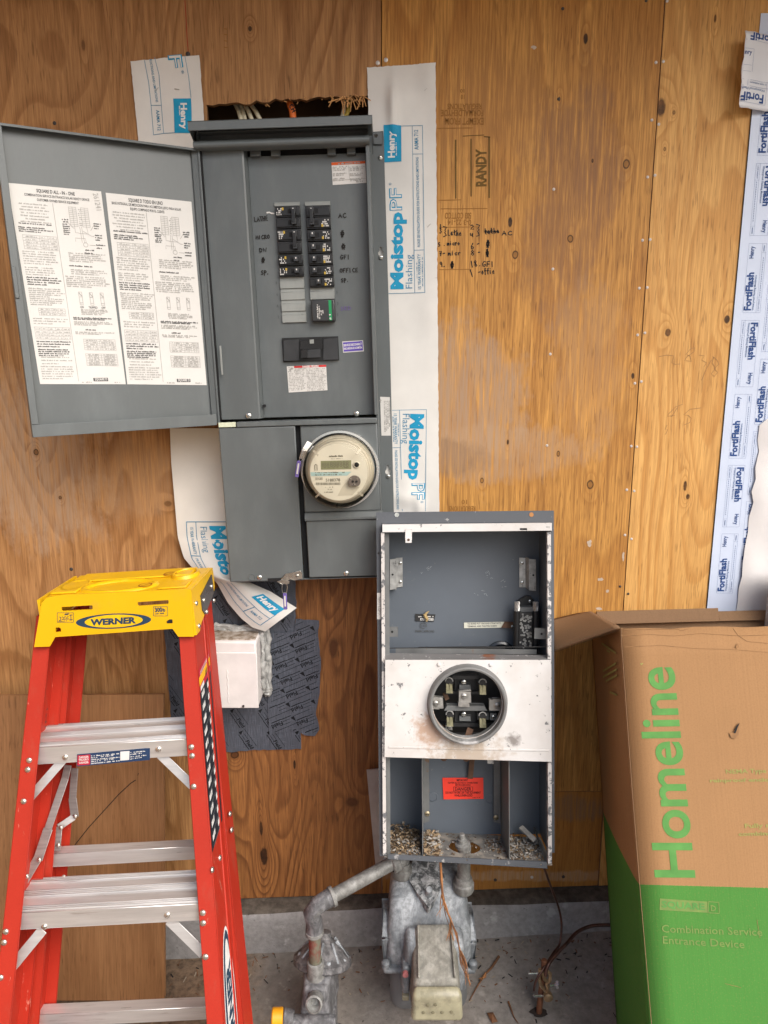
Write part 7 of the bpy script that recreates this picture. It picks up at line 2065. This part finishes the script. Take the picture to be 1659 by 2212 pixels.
mb = MB(); pline(mb, BX, [ZH(497, 224), ZH(500, 300), ZH(520, 580), ZH(556, 1080), ZH(592, 1530), ZH(650, 2212)], 1.1, -.0006); mb.build('corner_gap_line', M_kraftin, box, smooth=False)  # thin darker line drawn for the gap along the corner edge
# print
mb = MB(); ptext(mb, BX, 'Homeline', ZH(866, 1478), ZH(757, 417), 84, -.0007, .018, res=6); mb.build('name_lettering', M_greenp, box, smooth=False)
mb = MB()
ptext(mb, BX, 'NEMA Type', ZH(1025, 955), ZH(1228, 950), 9, -.0007, .02); ptext(mb, BX, 'rainproof enclosure', ZH(944, 998), ZH(1330, 992), 7.5, -.0007, .03)
ptext(mb, BX, 'Fully rated', ZH(1120, 1228), ZH(1330, 1222), 9, -.0007, .02); ptext(mb, BX, 'combination', ZH(1088, 1268), ZH(1330, 1262), 8, -.0007, .03)
pgreek(mb, BX, ZH(598, 410), ZH(612, 400), 4, -.0007, 2)
mb.build('faded_lettering', M_greenf, box, smooth=False)
mb = MB()
ppoly(mb, BX, [ZH(690, 1640), ZH(932, 1654), ZH(930, 1598), ZH(692, 1582)], -.0007)
for a, b_ in (((935, 1654), (990, 1657)), ((990, 1657), (988, 1602)), ((988, 1602), (935, 1598)), ((935, 1598), (935, 1654))): pline(mb, BX, [ZH(*a), ZH(*b_)], 1.8, -.0007)
ptext(mb, BX, 'D', ZH(948, 1645), ZH(975, 1646), 12, -.0007, .02)
ptext(mb, BX, 'Combination Service', ZH(702, 1752), ZH(1208, 1770), 15.5, -.0007, .01); ptext(mb, BX, 'Entrance Device', ZH(707, 1808), ZH(1118, 1832), 15.5, -.0007, .01)
mb.build('kraft_lettering', M_kraftp, box, smooth=False)
mb = MB(); ptext(mb, BX, 'SQUARE', ZH(702, 1626), ZH(918, 1640), 13, -.0012, .03); mb.build('brand_lettering', M_greenp, box, smooth=False)
# faint print on the shaded left side
def lhit(px, py):
    o = BX.Mi @ EYE; d = BX.Mi.to_3x3() @ ray(px, py); t = (-.006 - o.x) / d.x; return o + d * t
mb = MB()
for (pts) in ([(400, 300), (470, 350)], [(405, 440), (470, 400)], [(405, 470), (475, 430)], [(420, 490), (475, 460)], [(440, 545), (475, 560)], [(425, 335), (440, 345)]):
    a, b_ = lhit(*ZH(*pts[0])), lhit(*ZH(*pts[1])); mb.bar(a, b_, .004, .0003, up=(1, 0, 0))
mb.build('side_lettering', M_greenf, box, smooth=False)
# ================================================================ gas meter, regulator, pipes, ground rod, debris
def weathered(name, base, pale, dark, sc_=18.0):
    m, nt, b = newmat(name)
    co = geopos(nt)
    n1 = noise(nt, scl(nt, co, (1, 1, .45)), sc_, 6, .7, .6); n2 = noise(nt, co, 90, 4, .6)
    c = mix(nt, ramp(nt, n1, [(.42, 0.0), (.58, 1.0)]), base, pale)
    c = mix(nt, ramp(nt, n1, [(.22, .9), (.40, 0.0)]), c, dark)
    c = mix(nt, ramp(nt, n2, [(.38, .45), (.55, 0.0)]), c, sc(base, .5))
    nt.links.new(c, b.inputs['Base Color'])
    b.inputs['Roughness'].default_value = .6
    b.inputs['Metallic'].default_value = .25
    bump(nt, b, mt(nt, 'ADD', n1, n2), .35, .002)
    return m
M_gas = weathered('gas_grey', (.15, .165, .18), (.33, .35, .37), (.11, .10, .085)); M_pipe = weathered('galvanised_pipe', (.16, .157, .148), (.27, .27, .26), (.095, .085, .068), 26)
M_gasd = pmat('gas_dark', (.14, .145, .15), .6, .2, var=.15, vs=10); M_cast = weathered('cast_dark', (.10, .10, .105), (.22, .22, .23), (.06, .06, .06), 40)
M_lens = pmat('yellowed_lens', (.30, .28, .19), .3, var=.25, vs=25, dirt=(.17, .155, .11), dscale=30, dth=(.48, .7)); M_cover = weathered('index_cover', (.20, .192, .165), (.31, .30, .265), (.13, .115, .085), 24)
gas = thing('gas_meter', 'grey weathered gas meter with yellowed index cover below the old panel', 'gas meter')
gx0, gx1 = -.002, .207
prof = [(-.125, .20), (-.125, .395), (-.15, .41), (-.205, .405), (-.255, .375), (-.290, .315), (-.298, .25), (-.298, .212), (-.125, .212)][:-1]
prof = [(-.13, .212), (-.298, .212), (-.300, .26), (-.290, .318), (-.258, .372), (-.205, .403), (-.155, .408), (-.128, .395), (-.120, .36)]
gcx = (gx0 + gx1) / 2
hws = [.1000, .1010, .1015, .1000, .0930, .0830, .0780, .0775, .0800]
n = len(prof)
mb = MB(); mb.add([(gcx - h, y, z) for (y, z), h in zip(prof, hws)] + [(gcx + h, y, z) for (y, z), h in zip(prof, hws)],
                  [(i, i + n, (i + 1) % n + n, (i + 1) % n) for i in range(n)] + [tuple(range(n)), tuple(range(2 * n - 1, n - 1, -1))])
mb.build('upper_case', M_gas, gas, bevel=.024, segs=6, ang=70)
mb = MB(); mb.box(gx0, gx1, -.310, -.115, .222, .236); mb.build('case_flange', M_gas, gas, bevel=.006, segs=3)
mb = MB(); mb.box(gx0 + .016, gx1 - .014, -.300, -.13, .105, .2215); mb.build('lower_case', M_gasd, gas, bevel=.028, segs=5)
for (x, z0_, z1_) in ((gx0 + .006, .238, .315), (gx1 - .006, .238, .305)):
    mb = MB(); pr = [(-.285, z0_), (-.20, z0_), (-.19, z1_), (-.25, z1_ + .02), (-.285, z1_ - .02)]; mb.extx(pr, x - .005, x + .005); mb.build('side_rib', M_gas, gas, bevel=.004, segs=3)
for (x, y) in ((gx0 + .006, -.30), (gx1 - .006, -.30), (gx0 + .006, -.2), (gx1 - .006, -.2)):
    mb = MB(); mb.lathe([(.010, -.002), (.010, .010), (.006, .014), (0, .015)], (x, y, .236), axis=(0, 0, 1), n=12); mb.build('flange_bolt', M_gas, gas)
# heart-shaped cover on the sloping top
def topz(y):
    ys = [(-.30, .26), (-.290, .318), (-.258, .372), (-.205, .403), (-.155, .408)]
    for (a, za), (b_, zb__) in zip(ys[:-1], ys[1:]):
        if a <= y <= b_: return za + (zb__ - za) * (y - a) / (b_ - a)
    return .408
hp = [(x, y - .018) for x, y in [(.078, -.155), (.062, -.185), (.062, -.210), (.078, -.235), (.100, -.262), (.122, -.235), (.138, -.205), (.134, -.175), (.118, -.155)]]
n = len(hp)
mb = MB(); mb.add([(x, y - .002, .4265 + (y + .165) * .42) for x, y in hp] + [(x, y, .402 + (y + .165) * .42) for x, y in hp], [tuple(range(n))] + [(i, (i + 1) % n, (i + 1) % n + n, i + n) for i in range(n)]); mb.build('heart_cover', weathered('heart_grey', (.075, .08, .085), (.42, .43, .44), (.05, .05, .05), 75), gas, bevel=.003, segs=2, ang=60)
mb = MB(); mb.cyl((.102, -.254, .375), (.102, -.268, .408), .0085, .0075, n=14); mb.build('cover_boss', M_gas, gas, bevel=.0015)
# index housing with yellowed lens
mb = MB(); mb.hex8([(.058, -.392, .206), (.166, -.392, .206), (.162, -.392, .282), (.062, -.392, .282), (.052, -.297, .200), (.170, -.297, .200), (.158, -.292, .345), (.066, -.292, .345)]); mb.build('index_housing', M_cover, gas, bevel=.014, segs=5, ang=60)
mb = MB(); mb.hex8([(.056, -.415, .206), (.168, -.415, .206), (.164, -.413, .268), (.060, -.413, .268), (.057, -.3925, .205), (.167, -.3925, .205), (.163, -.3925, .280), (.061, -.3925, .280)]); mb.build('index_lens', M_lens, gas, bevel=.010, segs=4, ang=60)
for (x, z) in ((.083, .232), (.103, .232), (.122, .232), (.142, .233), (.092, .250), (.108, .251)):
    mb = MB(); mb.lathe([(.0038, 0), (.003, .0003), (0, .0004)], (x, -.4152, z), n=10); mb.build('index_dial', pmat('dial_dot', (.19, .175, .11), .6), gas)  # darker dots for the dials on the lens
for x in (.074, .151):
    mb = MB(); mb.bar((x, -.388, .290), (x + (.002 if x < .1 else -.002), -.302, .345), .004, .005, up=(0, -.4, 1)); mb.build('housing_rib', M_cover, gas, bevel=.0015)
mb = MB(); mb.hex8([(.040, -.335, .20), (.184, -.335, .20), (.176, -.335, .315), (.050, -.335, .315), (.034, -.297, .20), (.190, -.297, .20), (.176, -.292, .338), (.048, -.292, .338)]); mb.build('index_shoulder', M_gas, gas, bevel=.010, segs=3, ang=60)
mb = MB(); mb.box(.040, .056, -.345, -.30, .205, .275); mb.build('side_lug', M_gas, gas, bevel=.005); mb = MB(); mb.cyl((.047, -.345, .262), (.047, -.352, .262), .0065, n=14); mb.build('side_plug', pmat('plug_pink', (.35, .12, .12), .5), gas)
mb = MB(); mb.box(.040, .055, -.352, -.338, .196, .208); mb.build('side_tab', M_lens, gas, bevel=.002)
# swivel nuts and nipples
rc = OPM @ Vector((hcx, hcy, fl_v(hcx)))
def swivel(x, y, z, name='swivel_nut'):
    m_ = MB(); m_.lathe([(.016, -.014), (.022, -.012), (.0245, -.006), (.0245, .008), (.0205, .011), (.0200, .020), (.0185, .024), (.0150, .025)], (x, y, z), axis=(0, 0, 1), n=18); m_.build(name, M_pipe, gas, ang=30)
swivel(.042, -.205, .405); swivel(rc.x, rc.y, .392)
mb = MB(); mb.cyl((.042, -.205, .42), (.042, -.205, .462), .0150, n=22); mb.build('inlet_nipple', M_pipe, gas)
mb = MB(); mb.cyl((rc.x, rc.y, .405), (rc.x, rc.y, rc.z + .004), .0152, n=22); mb.build('outlet_nipple', M_pipe, gas)
mb = MB(); mb.lathe([(.016, 0), (.0175, .002), (.0175, .009), (.014, .011), (.0115, .012), (.0105, .020), (.0075, .0205), (.0070, .031), (.005, .033), (0, .0332)], (rc.x - .003, rc.y + .001, rc.z + .000), axis=(-.12, .05, 1), n=20); mb.build('outlet_plug', M_pipe, gas, ang=40)
# ---- regulator with its pipe
reg = thing('gas_regulator', 'small grey gas regulator with yellow end cap on a galvanised pipe', 'regulator')
E1 = at(848, 1868, -.225); E2 = at(700, 1946, -.30)
mb = MB(); mb.tube([E1 + Vector((.012, .008, .006)), E2], .0152, 22); mb.build('sloping_pipe', M_pipe, reg, ang=60)
mb = MB(); mb.lathe([(.0155, 0), (.0195, .003), (.0195, .018), (.016, .021)], tuple(E1 - (E1 - E2).normalized() * .004), axis=tuple((E1 - E2).normalized()), n=24); mb.build('pipe_collar', M_pipe, reg, ang=40)
mb = MB(); mb.tube([E1 + Vector((.004, .004, .002)), E1 + Vector((.018, .010, .004)), Vector((.040, -.207, .452)), Vector((.042, -.205, .43))], .018, 20, [.0180, .0188, .0180, .0172]); mb.build('street_elbow', M_pipe, reg, ang=70)
dv_ = (E1 - E2).normalized()
vb0 = at(679, 2008, -.302); vb1 = Vector((vb0.x + .001, -.302, .235))
mb = MB(); mb.tube([E2 + dv_ * .018, E2 + dv_ * .002, E2 - dv_ * .016 + Vector((0, 0, -.002)), E2 - dv_ * .030 + Vector((0, 0, -.014)), Vector((vb0.x, -.302, vb0.z + .022)), Vector((vb0.x, -.302, vb0.z - .004))], .019, 22, [.0200, .0192, .0190, .0190, .0186, .0192]); mb.build('pipe_elbow', M_cast, reg, ang=70)
for q, r in ((E2 + dv_ * .020, .0222), (Vector((vb0.x, -.302, vb0.z - .006)), .0205)):
    ax = dv_ if q.x > vb0.x + .015 else Vector((0, 0, 1))
    mb = MB(); mb.lathe([(r - .006, -.005), (r, -.004), (r, .004), (r - .006, .005)], tuple(q), axis=tuple(ax), n=24); mb.build('elbow_bead', M_pipe, reg, ang=40)
mb = MB()
V, Fc = glyphs('WARD', .02, 2); xx = [v[0] for v in V]; m0, m1 = min(xx), max(xx)
pa_, pb_ = at(668, 1995, -.332), at(699, 1975, -.332)
for (v, ) in [(v,) for v in V]:
    k = (v[0] - m0) / (m1 - m0); p = pa_.lerp(pb_, k) + Vector((-.3, 0, 1)).normalized() * (v[1] / CAP * .008); mb.v.append((p.x, -.3305 + .010 * abs(k - .4), p.z))
mb.f = list(Fc); mb.m = [0] * len(Fc)
mb.build('cast_lettering', M_pipe, reg, smooth=False)
mb = MB(); mb.tube([Vector((vb0.x, -.302, vb0.z)), vb1], .0138, 22); mb.build('riser_pipe', pmat('riser_olive', (.17, .165, .12), .6, .3, var=.2, vs=30, dirt=(.22, .05, .04), dscale=14, dth=(.55, .66)), reg)
rx = vb1.x
mb = MB(); mb.lathe([(.0145, .030), (.0185, .028), (.0195, .022), (.0195, -.004), (.0215, -.008), (.0215, -.022), (.018, -.030)], (rx, -.302, .222), axis=(0, 0, 1), n=24); mb.build('inlet_hub', M_pipe, reg, ang=40)
mb = MB(); mb.lathe([(.012, .0), (.064, .0), (.068, .004), (.068, .016), (.062, .020), (.048, .036), (.030, .048), (.018, .058), (.016, .070), (0, .072)], (rx + .010, -.252, .195), axis=(.06, .42, 1), n=32); mb.build('diaphragm_case', weathered('regulator_grey', (.085, .083, .086), (.20, .195, .20), (.04, .04, .04), 40), reg, ang=30)
for k in range(8):
    a = 6.283 * k / 8 + .3; ax = Vector((.12, .42, 1)).normalized(); e1 = ax.cross(Vector((1, 0, 0))).normalized(); e2 = ax.cross(e1)
    c_ = Vector((rx + .010, -.252, .195)) + ax * .018 + (e1 * math.cos(a) + e2 * math.sin(a)) * .055
    mb = MB(); mb.lathe([(.0065, -.006), (.0065, .006), (.004, .009), (0, .0095)], tuple(c_), axis=tuple(ax), n=8); mb.build('case_bolt', M_gas, reg)
    c2 = Vector((rx + .010, -.252, .195)) + ax * .02
    mb = MB(); mb.bar(c2 + (e1 * math.cos(a + .39) + e2 * math.sin(a + .39)) * .058, c2 + ax * .034 + (e1 * math.cos(a + .39) + e2 * math.sin(a + .39)) * .026, .006, .010, up=tuple(ax)); mb.build('case_rib', M_gas, reg, bevel=.002)
mb = MB(); mb.hex8([(rx - .036, -.345, .12), (rx + .034, -.345, .12), (rx + .028, -.335, .212), (rx - .024, -.335, .212), (rx - .040, -.24, .12), (rx + .050, -.24, .12), (rx + .045, -.24, .22), (rx - .030, -.24, .22)]); mb.build('valve_body', weathered('valve_grey', (.10, .10, .105), (.22, .22, .23), (.05, .05, .05), 45), reg, bevel=.008, segs=3)
mb = MB(); mb.lathe([(.012, -.03), (.017, -.02), (.0185, .012), (.0185, .018), (.015, .020), (.0125, .014), (.009, .010), (.007, .003), (0, .002)], (rx + .002, -.352, .196), axis=(0, -1, .42), n=26); mb.build('front_plug', M_pipe, reg, ang=40)
mb = MB(); mb.cyl((rx - .050, -.352, .142), (rx + .048, -.352, .142), .0145, n=20); mb.build('valve_barrel', M_cast, reg, bevel=.003)
mb = MB(); mb.cyl((rx - .068, -.350, .152), (rx - .045, -.350, .150), .0185, .0165, n=18); mb.build('barrel_end', M_cast, reg, bevel=.002)
mb = MB(); mb.cyl((rx - .094, -.352, .153), (rx - .069, -.350, .152), .0195, n=22); mb.build('yellow_cap', pmat('cap_yellow', (.72, .32, .01), .45, var=.15, vs=30), reg, bevel=.003)
mb = MB(); mb.tube([(rx - .050, -.36, .129), (rx - .052, -.365, .109), (rx - .038, -.366, .099), (rx - .022, -.362, .104)], .003, 7); mb.build('lock_wire', M_rust, reg)
mb = MB(); mb.box(rx - .03, rx + .045, -.345, -.26, .03, .128); mb.build('lower_body', M_cast, reg, bevel=.006)

# ---- ground rod, clamp and wires
rod = thing('ground_rod', 'rusty copper ground rod with bronze clamp rising from the concrete', 'ground rod')
rb = at(1163, 2192, -.268); rt = at(1176, 2078, -.268)
rb.z = zg(rb.x, rb.y) - .02
M_rod = pmat('rod_copper', (.20, .085, .045), .65, .4, var=.3, vs=40); M_bronze = pmat('clamp_bronze', (.36, .25, .15), .45, .7, var=.35, vs=60); M_bolt = pmat('bolt_zinc', (.66, .68, .72), .25, .9, var=.05)
mb = MB(); mb.cyl(rb, rt + Vector((0, 0, .006)), .0068, n=16); mb.build('rod', M_rod, rod, bevel=.002)
hole_c = Vector((rb.x, rb.y, zg(rb.x, rb.y) + .0015))
mb = MB(); mb.add([tuple(hole_c + Vector((.019 * math.cos(6.283 * i / 14) * (1 + .25 * math.sin(i * 2.1)), .014 * math.sin(6.283 * i / 14), .0005))) for i in range(14)], [tuple(range(14))]); mb.build('rod_socket', pmat('socket_dark', (.035, .025, .02), .95), rod, smooth=False)
def vp(p, Y): return at(*ZV(*p), Y)
for pts in ([(790, 1510), (775, 1600), (800, 1690), (850, 1740), (870, 1800)], [(850, 1510), (900, 1560), (895, 1640), (860, 1660), (880, 1760), (885, 1800)], [(815, 1540), (840, 1620), (870, 1640)]):
    mb = MB(); mb.tube([vp(p, -.280) for p in pts], .0042, 8); mb.build('clamp_jaw', M_bronze, rod, ang=70)
mb = MB(); mb.lathe([(.008, -.006), (.011, -.004), (.011, .006), (.006, .009), (0, .009)], tuple(vp((875, 1800), -.283)), n=10); mb.build('clamp_end', M_bronze, rod)
for (a, b_, r) in (((662, 1556), (785, 1552), .0032), ((722, 1797), (850, 1795), .0034), ((890, 1690), (960, 1672), .0038)):
    mb = MB(); mb.cyl(vp(a, -.283), vp(b_, -.278), r, n=12); mb.build('clamp_bolt', M_bolt, rod)
q = vp((962, 1672), -.279); mb = MB(); mb.cyl(q, q + Vector((.006, -.002, .001)), .0085, n=6); mb.build('bolt_head', M_bolt, rod)
M_cw = pmat('wire_oxide', (.060, .028, .022), .45, .5, var=.4, vs=50, col2=(.13, .06, .045))
def smooth_path(pts, n=6):
    out = []
    m = len(pts)
    for i in range(m - 1):
        p0, p1, p2, p3 = pts[max(i - 1, 0)], pts[i], pts[i + 1], pts[min(i + 2, m - 1)]
        for k in range(n):
            t = k / n
            out.append(.5 * ((2 * p1) + (-p0 + p2) * t + (2 * p0 - 5 * p1 + 4 * p2 - p3) * t * t + (-p0 + 3 * p1 - 3 * p2 + p3) * t ** 3))
    return out + [pts[-1]]
def wire(label, pts, r):
    t = thing('ground_wire', label, 'wire', group='bare ground wires')
    mb = MB(); mb.tube(smooth_path(pts), r, 9); mb.build('conductor', M_cw, t, ang=70)
wire('thin dark copper wire dropping from the old panel to the ground rod', [vp((820, 400), -.25), vp((840, 432), -.25), vp((890, 570), -.235), vp((938, 700), -.22), vp((995, 860), -.20), vp((1022, 1040), -.20), vp((1003, 1230), -.22), vp((935, 1330), -.245), vp((860, 1450), -.27), vp((800, 1540), -.283), vp((745, 1640), -.290), vp((722, 1740), -.29)], .0027)
wire('thick dark copper wire running from behind the cardboard box to the ground rod', [vp((1700, 1010), -.10), vp((1560, 1030), -.11), vp((1350, 1042), -.14), vp((1190, 1110), -.18), vp((1080, 1230), -.22), vp((960, 1350), -.255), vp((885, 1450), -.275), vp((855, 1530), -.282), vp((850, 1580), -.284)], .0042)

# ---- dry stems and twigs
M_stem = pmat('dry_stem', (.34, .15, .055), .85, var=.35, vs=80, st=(3, 3, .6)); M_stem2 = pmat('dry_stem_dark', (.16, .07, .03), .85, var=.4, vs=60)
rg = random.Random(9)
st_ = thing('dry_frond', 'dry reddish frond hanging down over the front of the gas meter', 'twig')
def strand(par, pts, r, mat, j=.002):
    mb = MB(); p = smooth_path([q + Vector((rg.uniform(-j, j), rg.uniform(-j, j), rg.uniform(-j, j))) for q in pts], 5); n_ = len(p); mb.tube(p, r, 6, [r * (1 - .75 * i / n_) for i in range(n_)]); mb.build('stem', mat, par, ang=80)
ep = lambda x, y, Y: at(*ZE(x, y), Y)
main = [ep(628, 1010, -.262), ep(634, 1120, -.275), ep(642, 1250, -.292), ep(660, 1330, -.304), ep(700, 1420, -.325), ep(740, 1530, -.345), ep(770, 1650, -.372), ep(795, 1750, -.40), ep(845, 1890, -.425)]
strand(st_, main, .0030, M_stem, .0005); strand(st_, main, .0022, M_stem2, .003); strand(st_, main[:6], .0022, M_stem, .004)
for k in range(9):
    i = rg.randint(2, 4); strand(st_, [main[i], main[i] + Vector((rg.uniform(-.012, .012), -.004, -.02)), main[i] + Vector((rg.uniform(-.014, .012), -.010, -.045))], .0013, rg.choice((M_stem, M_stem2)))
for k in range(8): strand(st_, [main[6], main[7] + Vector((rg.uniform(-.006, .006), 0, rg.uniform(-.006, .006))), main[8] + Vector((rg.uniform(-.010, .004), 0, rg.uniform(-.006, .03)))], .0011, rg.choice((M_stem, M_stem2)), .002)
def ground_at(px, py):
    d = ray(px, py); z = .06
    for _ in range(6):
        q = EYE + d * ((z - CAM_Z) / d.z); z = zg(q.x, q.y)
    return q
tw = thing('dry_twig', 'dry brown twig lying on the concrete between gas meter and ground rod', 'twig')
gp = lambda x, y, dz=.004: ground_at(*ZO(x, y)) + Vector((0, 0, dz))
strand(tw, [gp(1605, 770, .008), gp(1560, 840, .008), gp(1510, 900, .008), gp(1450, 985, .006), gp(1405, 1065)], .0034, M_stem2, .001)
for k in range(7): strand(tw, [gp(1510 + rg.uniform(-8, 8), 900 + rg.uniform(-10, 10), .009), gp(1485 + rg.uniform(-12, 12), 935 + rg.uniform(-8, 12), .012)], .0024, M_stem, .002)
tw2 = thing('dry_twig', 'thin curved twig on the concrete at the bottom edge left of the ground rod', 'twig')
gv = lambda x, y: ground_at(*ZV(x, y)) + Vector((0, 0, .003))
strand(tw2, [gv(450, 1870), gv(475, 1950), gv(510, 2030), gv(560, 2110)], .0024, M_stem2, .001)
cn = thing('dry_leaf', 'curled dry brown leaf on the concrete at the bottom edge', 'leaf')
mb = MB(); c0 = gv(270, 2050)
mb.add([tuple(c0 + Vector(p)) for p in ((-.010, .012, .002), (.004, .010, .006), (.012, -.012, .003), (-.002, -.014, .001), (0, 0, .010))], [(0, 1, 4), (1, 2, 4), (2, 3, 4), (3, 0, 4)]); mb.build('leaf_blade', M_stem2, cn)
# loose bits on the ground, too small to count
mb = MB()
for i in range(240):
    x, y = rg.uniform(-.55, .62), -.06 - abs(rg.gauss(0, .11))
    if y < -.5: continue
    z = zg(x, y) + .0012; a = rg.uniform(0, 3.14); l = rg.uniform(.0015, .006) * (1.6 if x < -.25 else 1)
    mb.bar((x - l * math.cos(a), y - l * math.sin(a), z), (x + l * math.cos(a), y + l * math.sin(a), z + rg.uniform(0, .002)), rg.uniform(.001, .003), .001)
    mb.mi = rg.choice((0, 0, 2, 2, 1)); mb.m[-6:] = [mb.mi] * 6
o = mb.build('ground_litter', [M_stem2, pmat('pale_chip', (.30, .25, .19), .9), M_dark], None); setp(o, 'scattered bits of leaf and grit on the concrete', 'litter', kind='stuff')
# wood shavings in the bottom of the old panel
M_chip = pmat('wood_shaving', (.30, .20, .11), .85, var=.5, vs=50, col2=(.46, .34, .21)); M_chip2 = pmat('dark_shaving', (.11, .07, .04), .9, var=.4, vs=50); M_chip3 = pmat('grey_shaving', (.34, .32, .29), .9, var=.3, vs=50)
u1a = OP.loc(ZE(498, 955), .004)[0]; u1b = OP.loc(ZE(640, 960), .02)[0]; u2a = OP.loc(ZE(1124, 990), .004)[0]
mb = MB()
def shav(u0, u1, w0, w1, n, pile, cols, big):
    for i in range(n):
        u, w = rg.uniform(u0, u1), rg.uniform(w0, w1)
        h = fl_v(u) + .002 + rg.random() ** 2 * pile * (1 - .4 * abs(2 * (u - u0) / (u1 - u0) - 1))
        a = rg.uniform(0, 6.28); l = rg.uniform(.3, 1) * big; tl = rg.uniform(-.5, .5)
        d = Vector((math.cos(a) * l, math.sin(a) * l, tl * l)); c_ = Vector((u, w, h))
        nb = len(mb.f)
        mb.bar(c_ - d / 2, c_ + d / 2, l * rg.uniform(.25, .6), .0006, up=(rg.uniform(-.5, .5), rg.uniform(-.8, .2), 1))
        k = rg.choice(cols); mb.m[nb:] = [k] * (len(mb.f) - nb)
shav(uL + .006, u1a - .003, .006, DB - .006, 900, .024, (0, 0, 0, 1, 1, 2), .008)
shav(u1a + .003, u1b, .006, DB - .01, 260, .012, (0, 0, 2, 1), .011)
shav(u2a + .005, uR - .012, .006, DB - .006, 420, .009, (0, 2, 2, 1), .009)
shav(u1b, u2a - .003, .0, DB - .006, 110, .003, (1, 2), .006)
shav(u2a - .045, u2a - .004, .02, DB - .02, 60, .006, (0, 1, 2), .009)
o = mb.build('wood_shavings', [M_chip, M_chip2, M_chip3], None); o.matrix_world = OPM; setp(o, 'pale wood shavings and litter piled in the bottom of the old panel', 'shavings', kind='stuff')
sk = thing('weathered_stick', 'short pale grey stick lying in the lower right of the old panel', 'stick', OPM)
a, b_ = OP.loc(ZE(1205, 768), .09), OP.loc(ZE(1308, 872), .055)
mb = MB(); mb.bar((a[0], .09, a[1] + .004), (b_[0], .055, b_[1] + .006), .012, .005, up=(0, -.6, 1)); mb.build('stick_body', M_chip3, sk, bevel=.001)
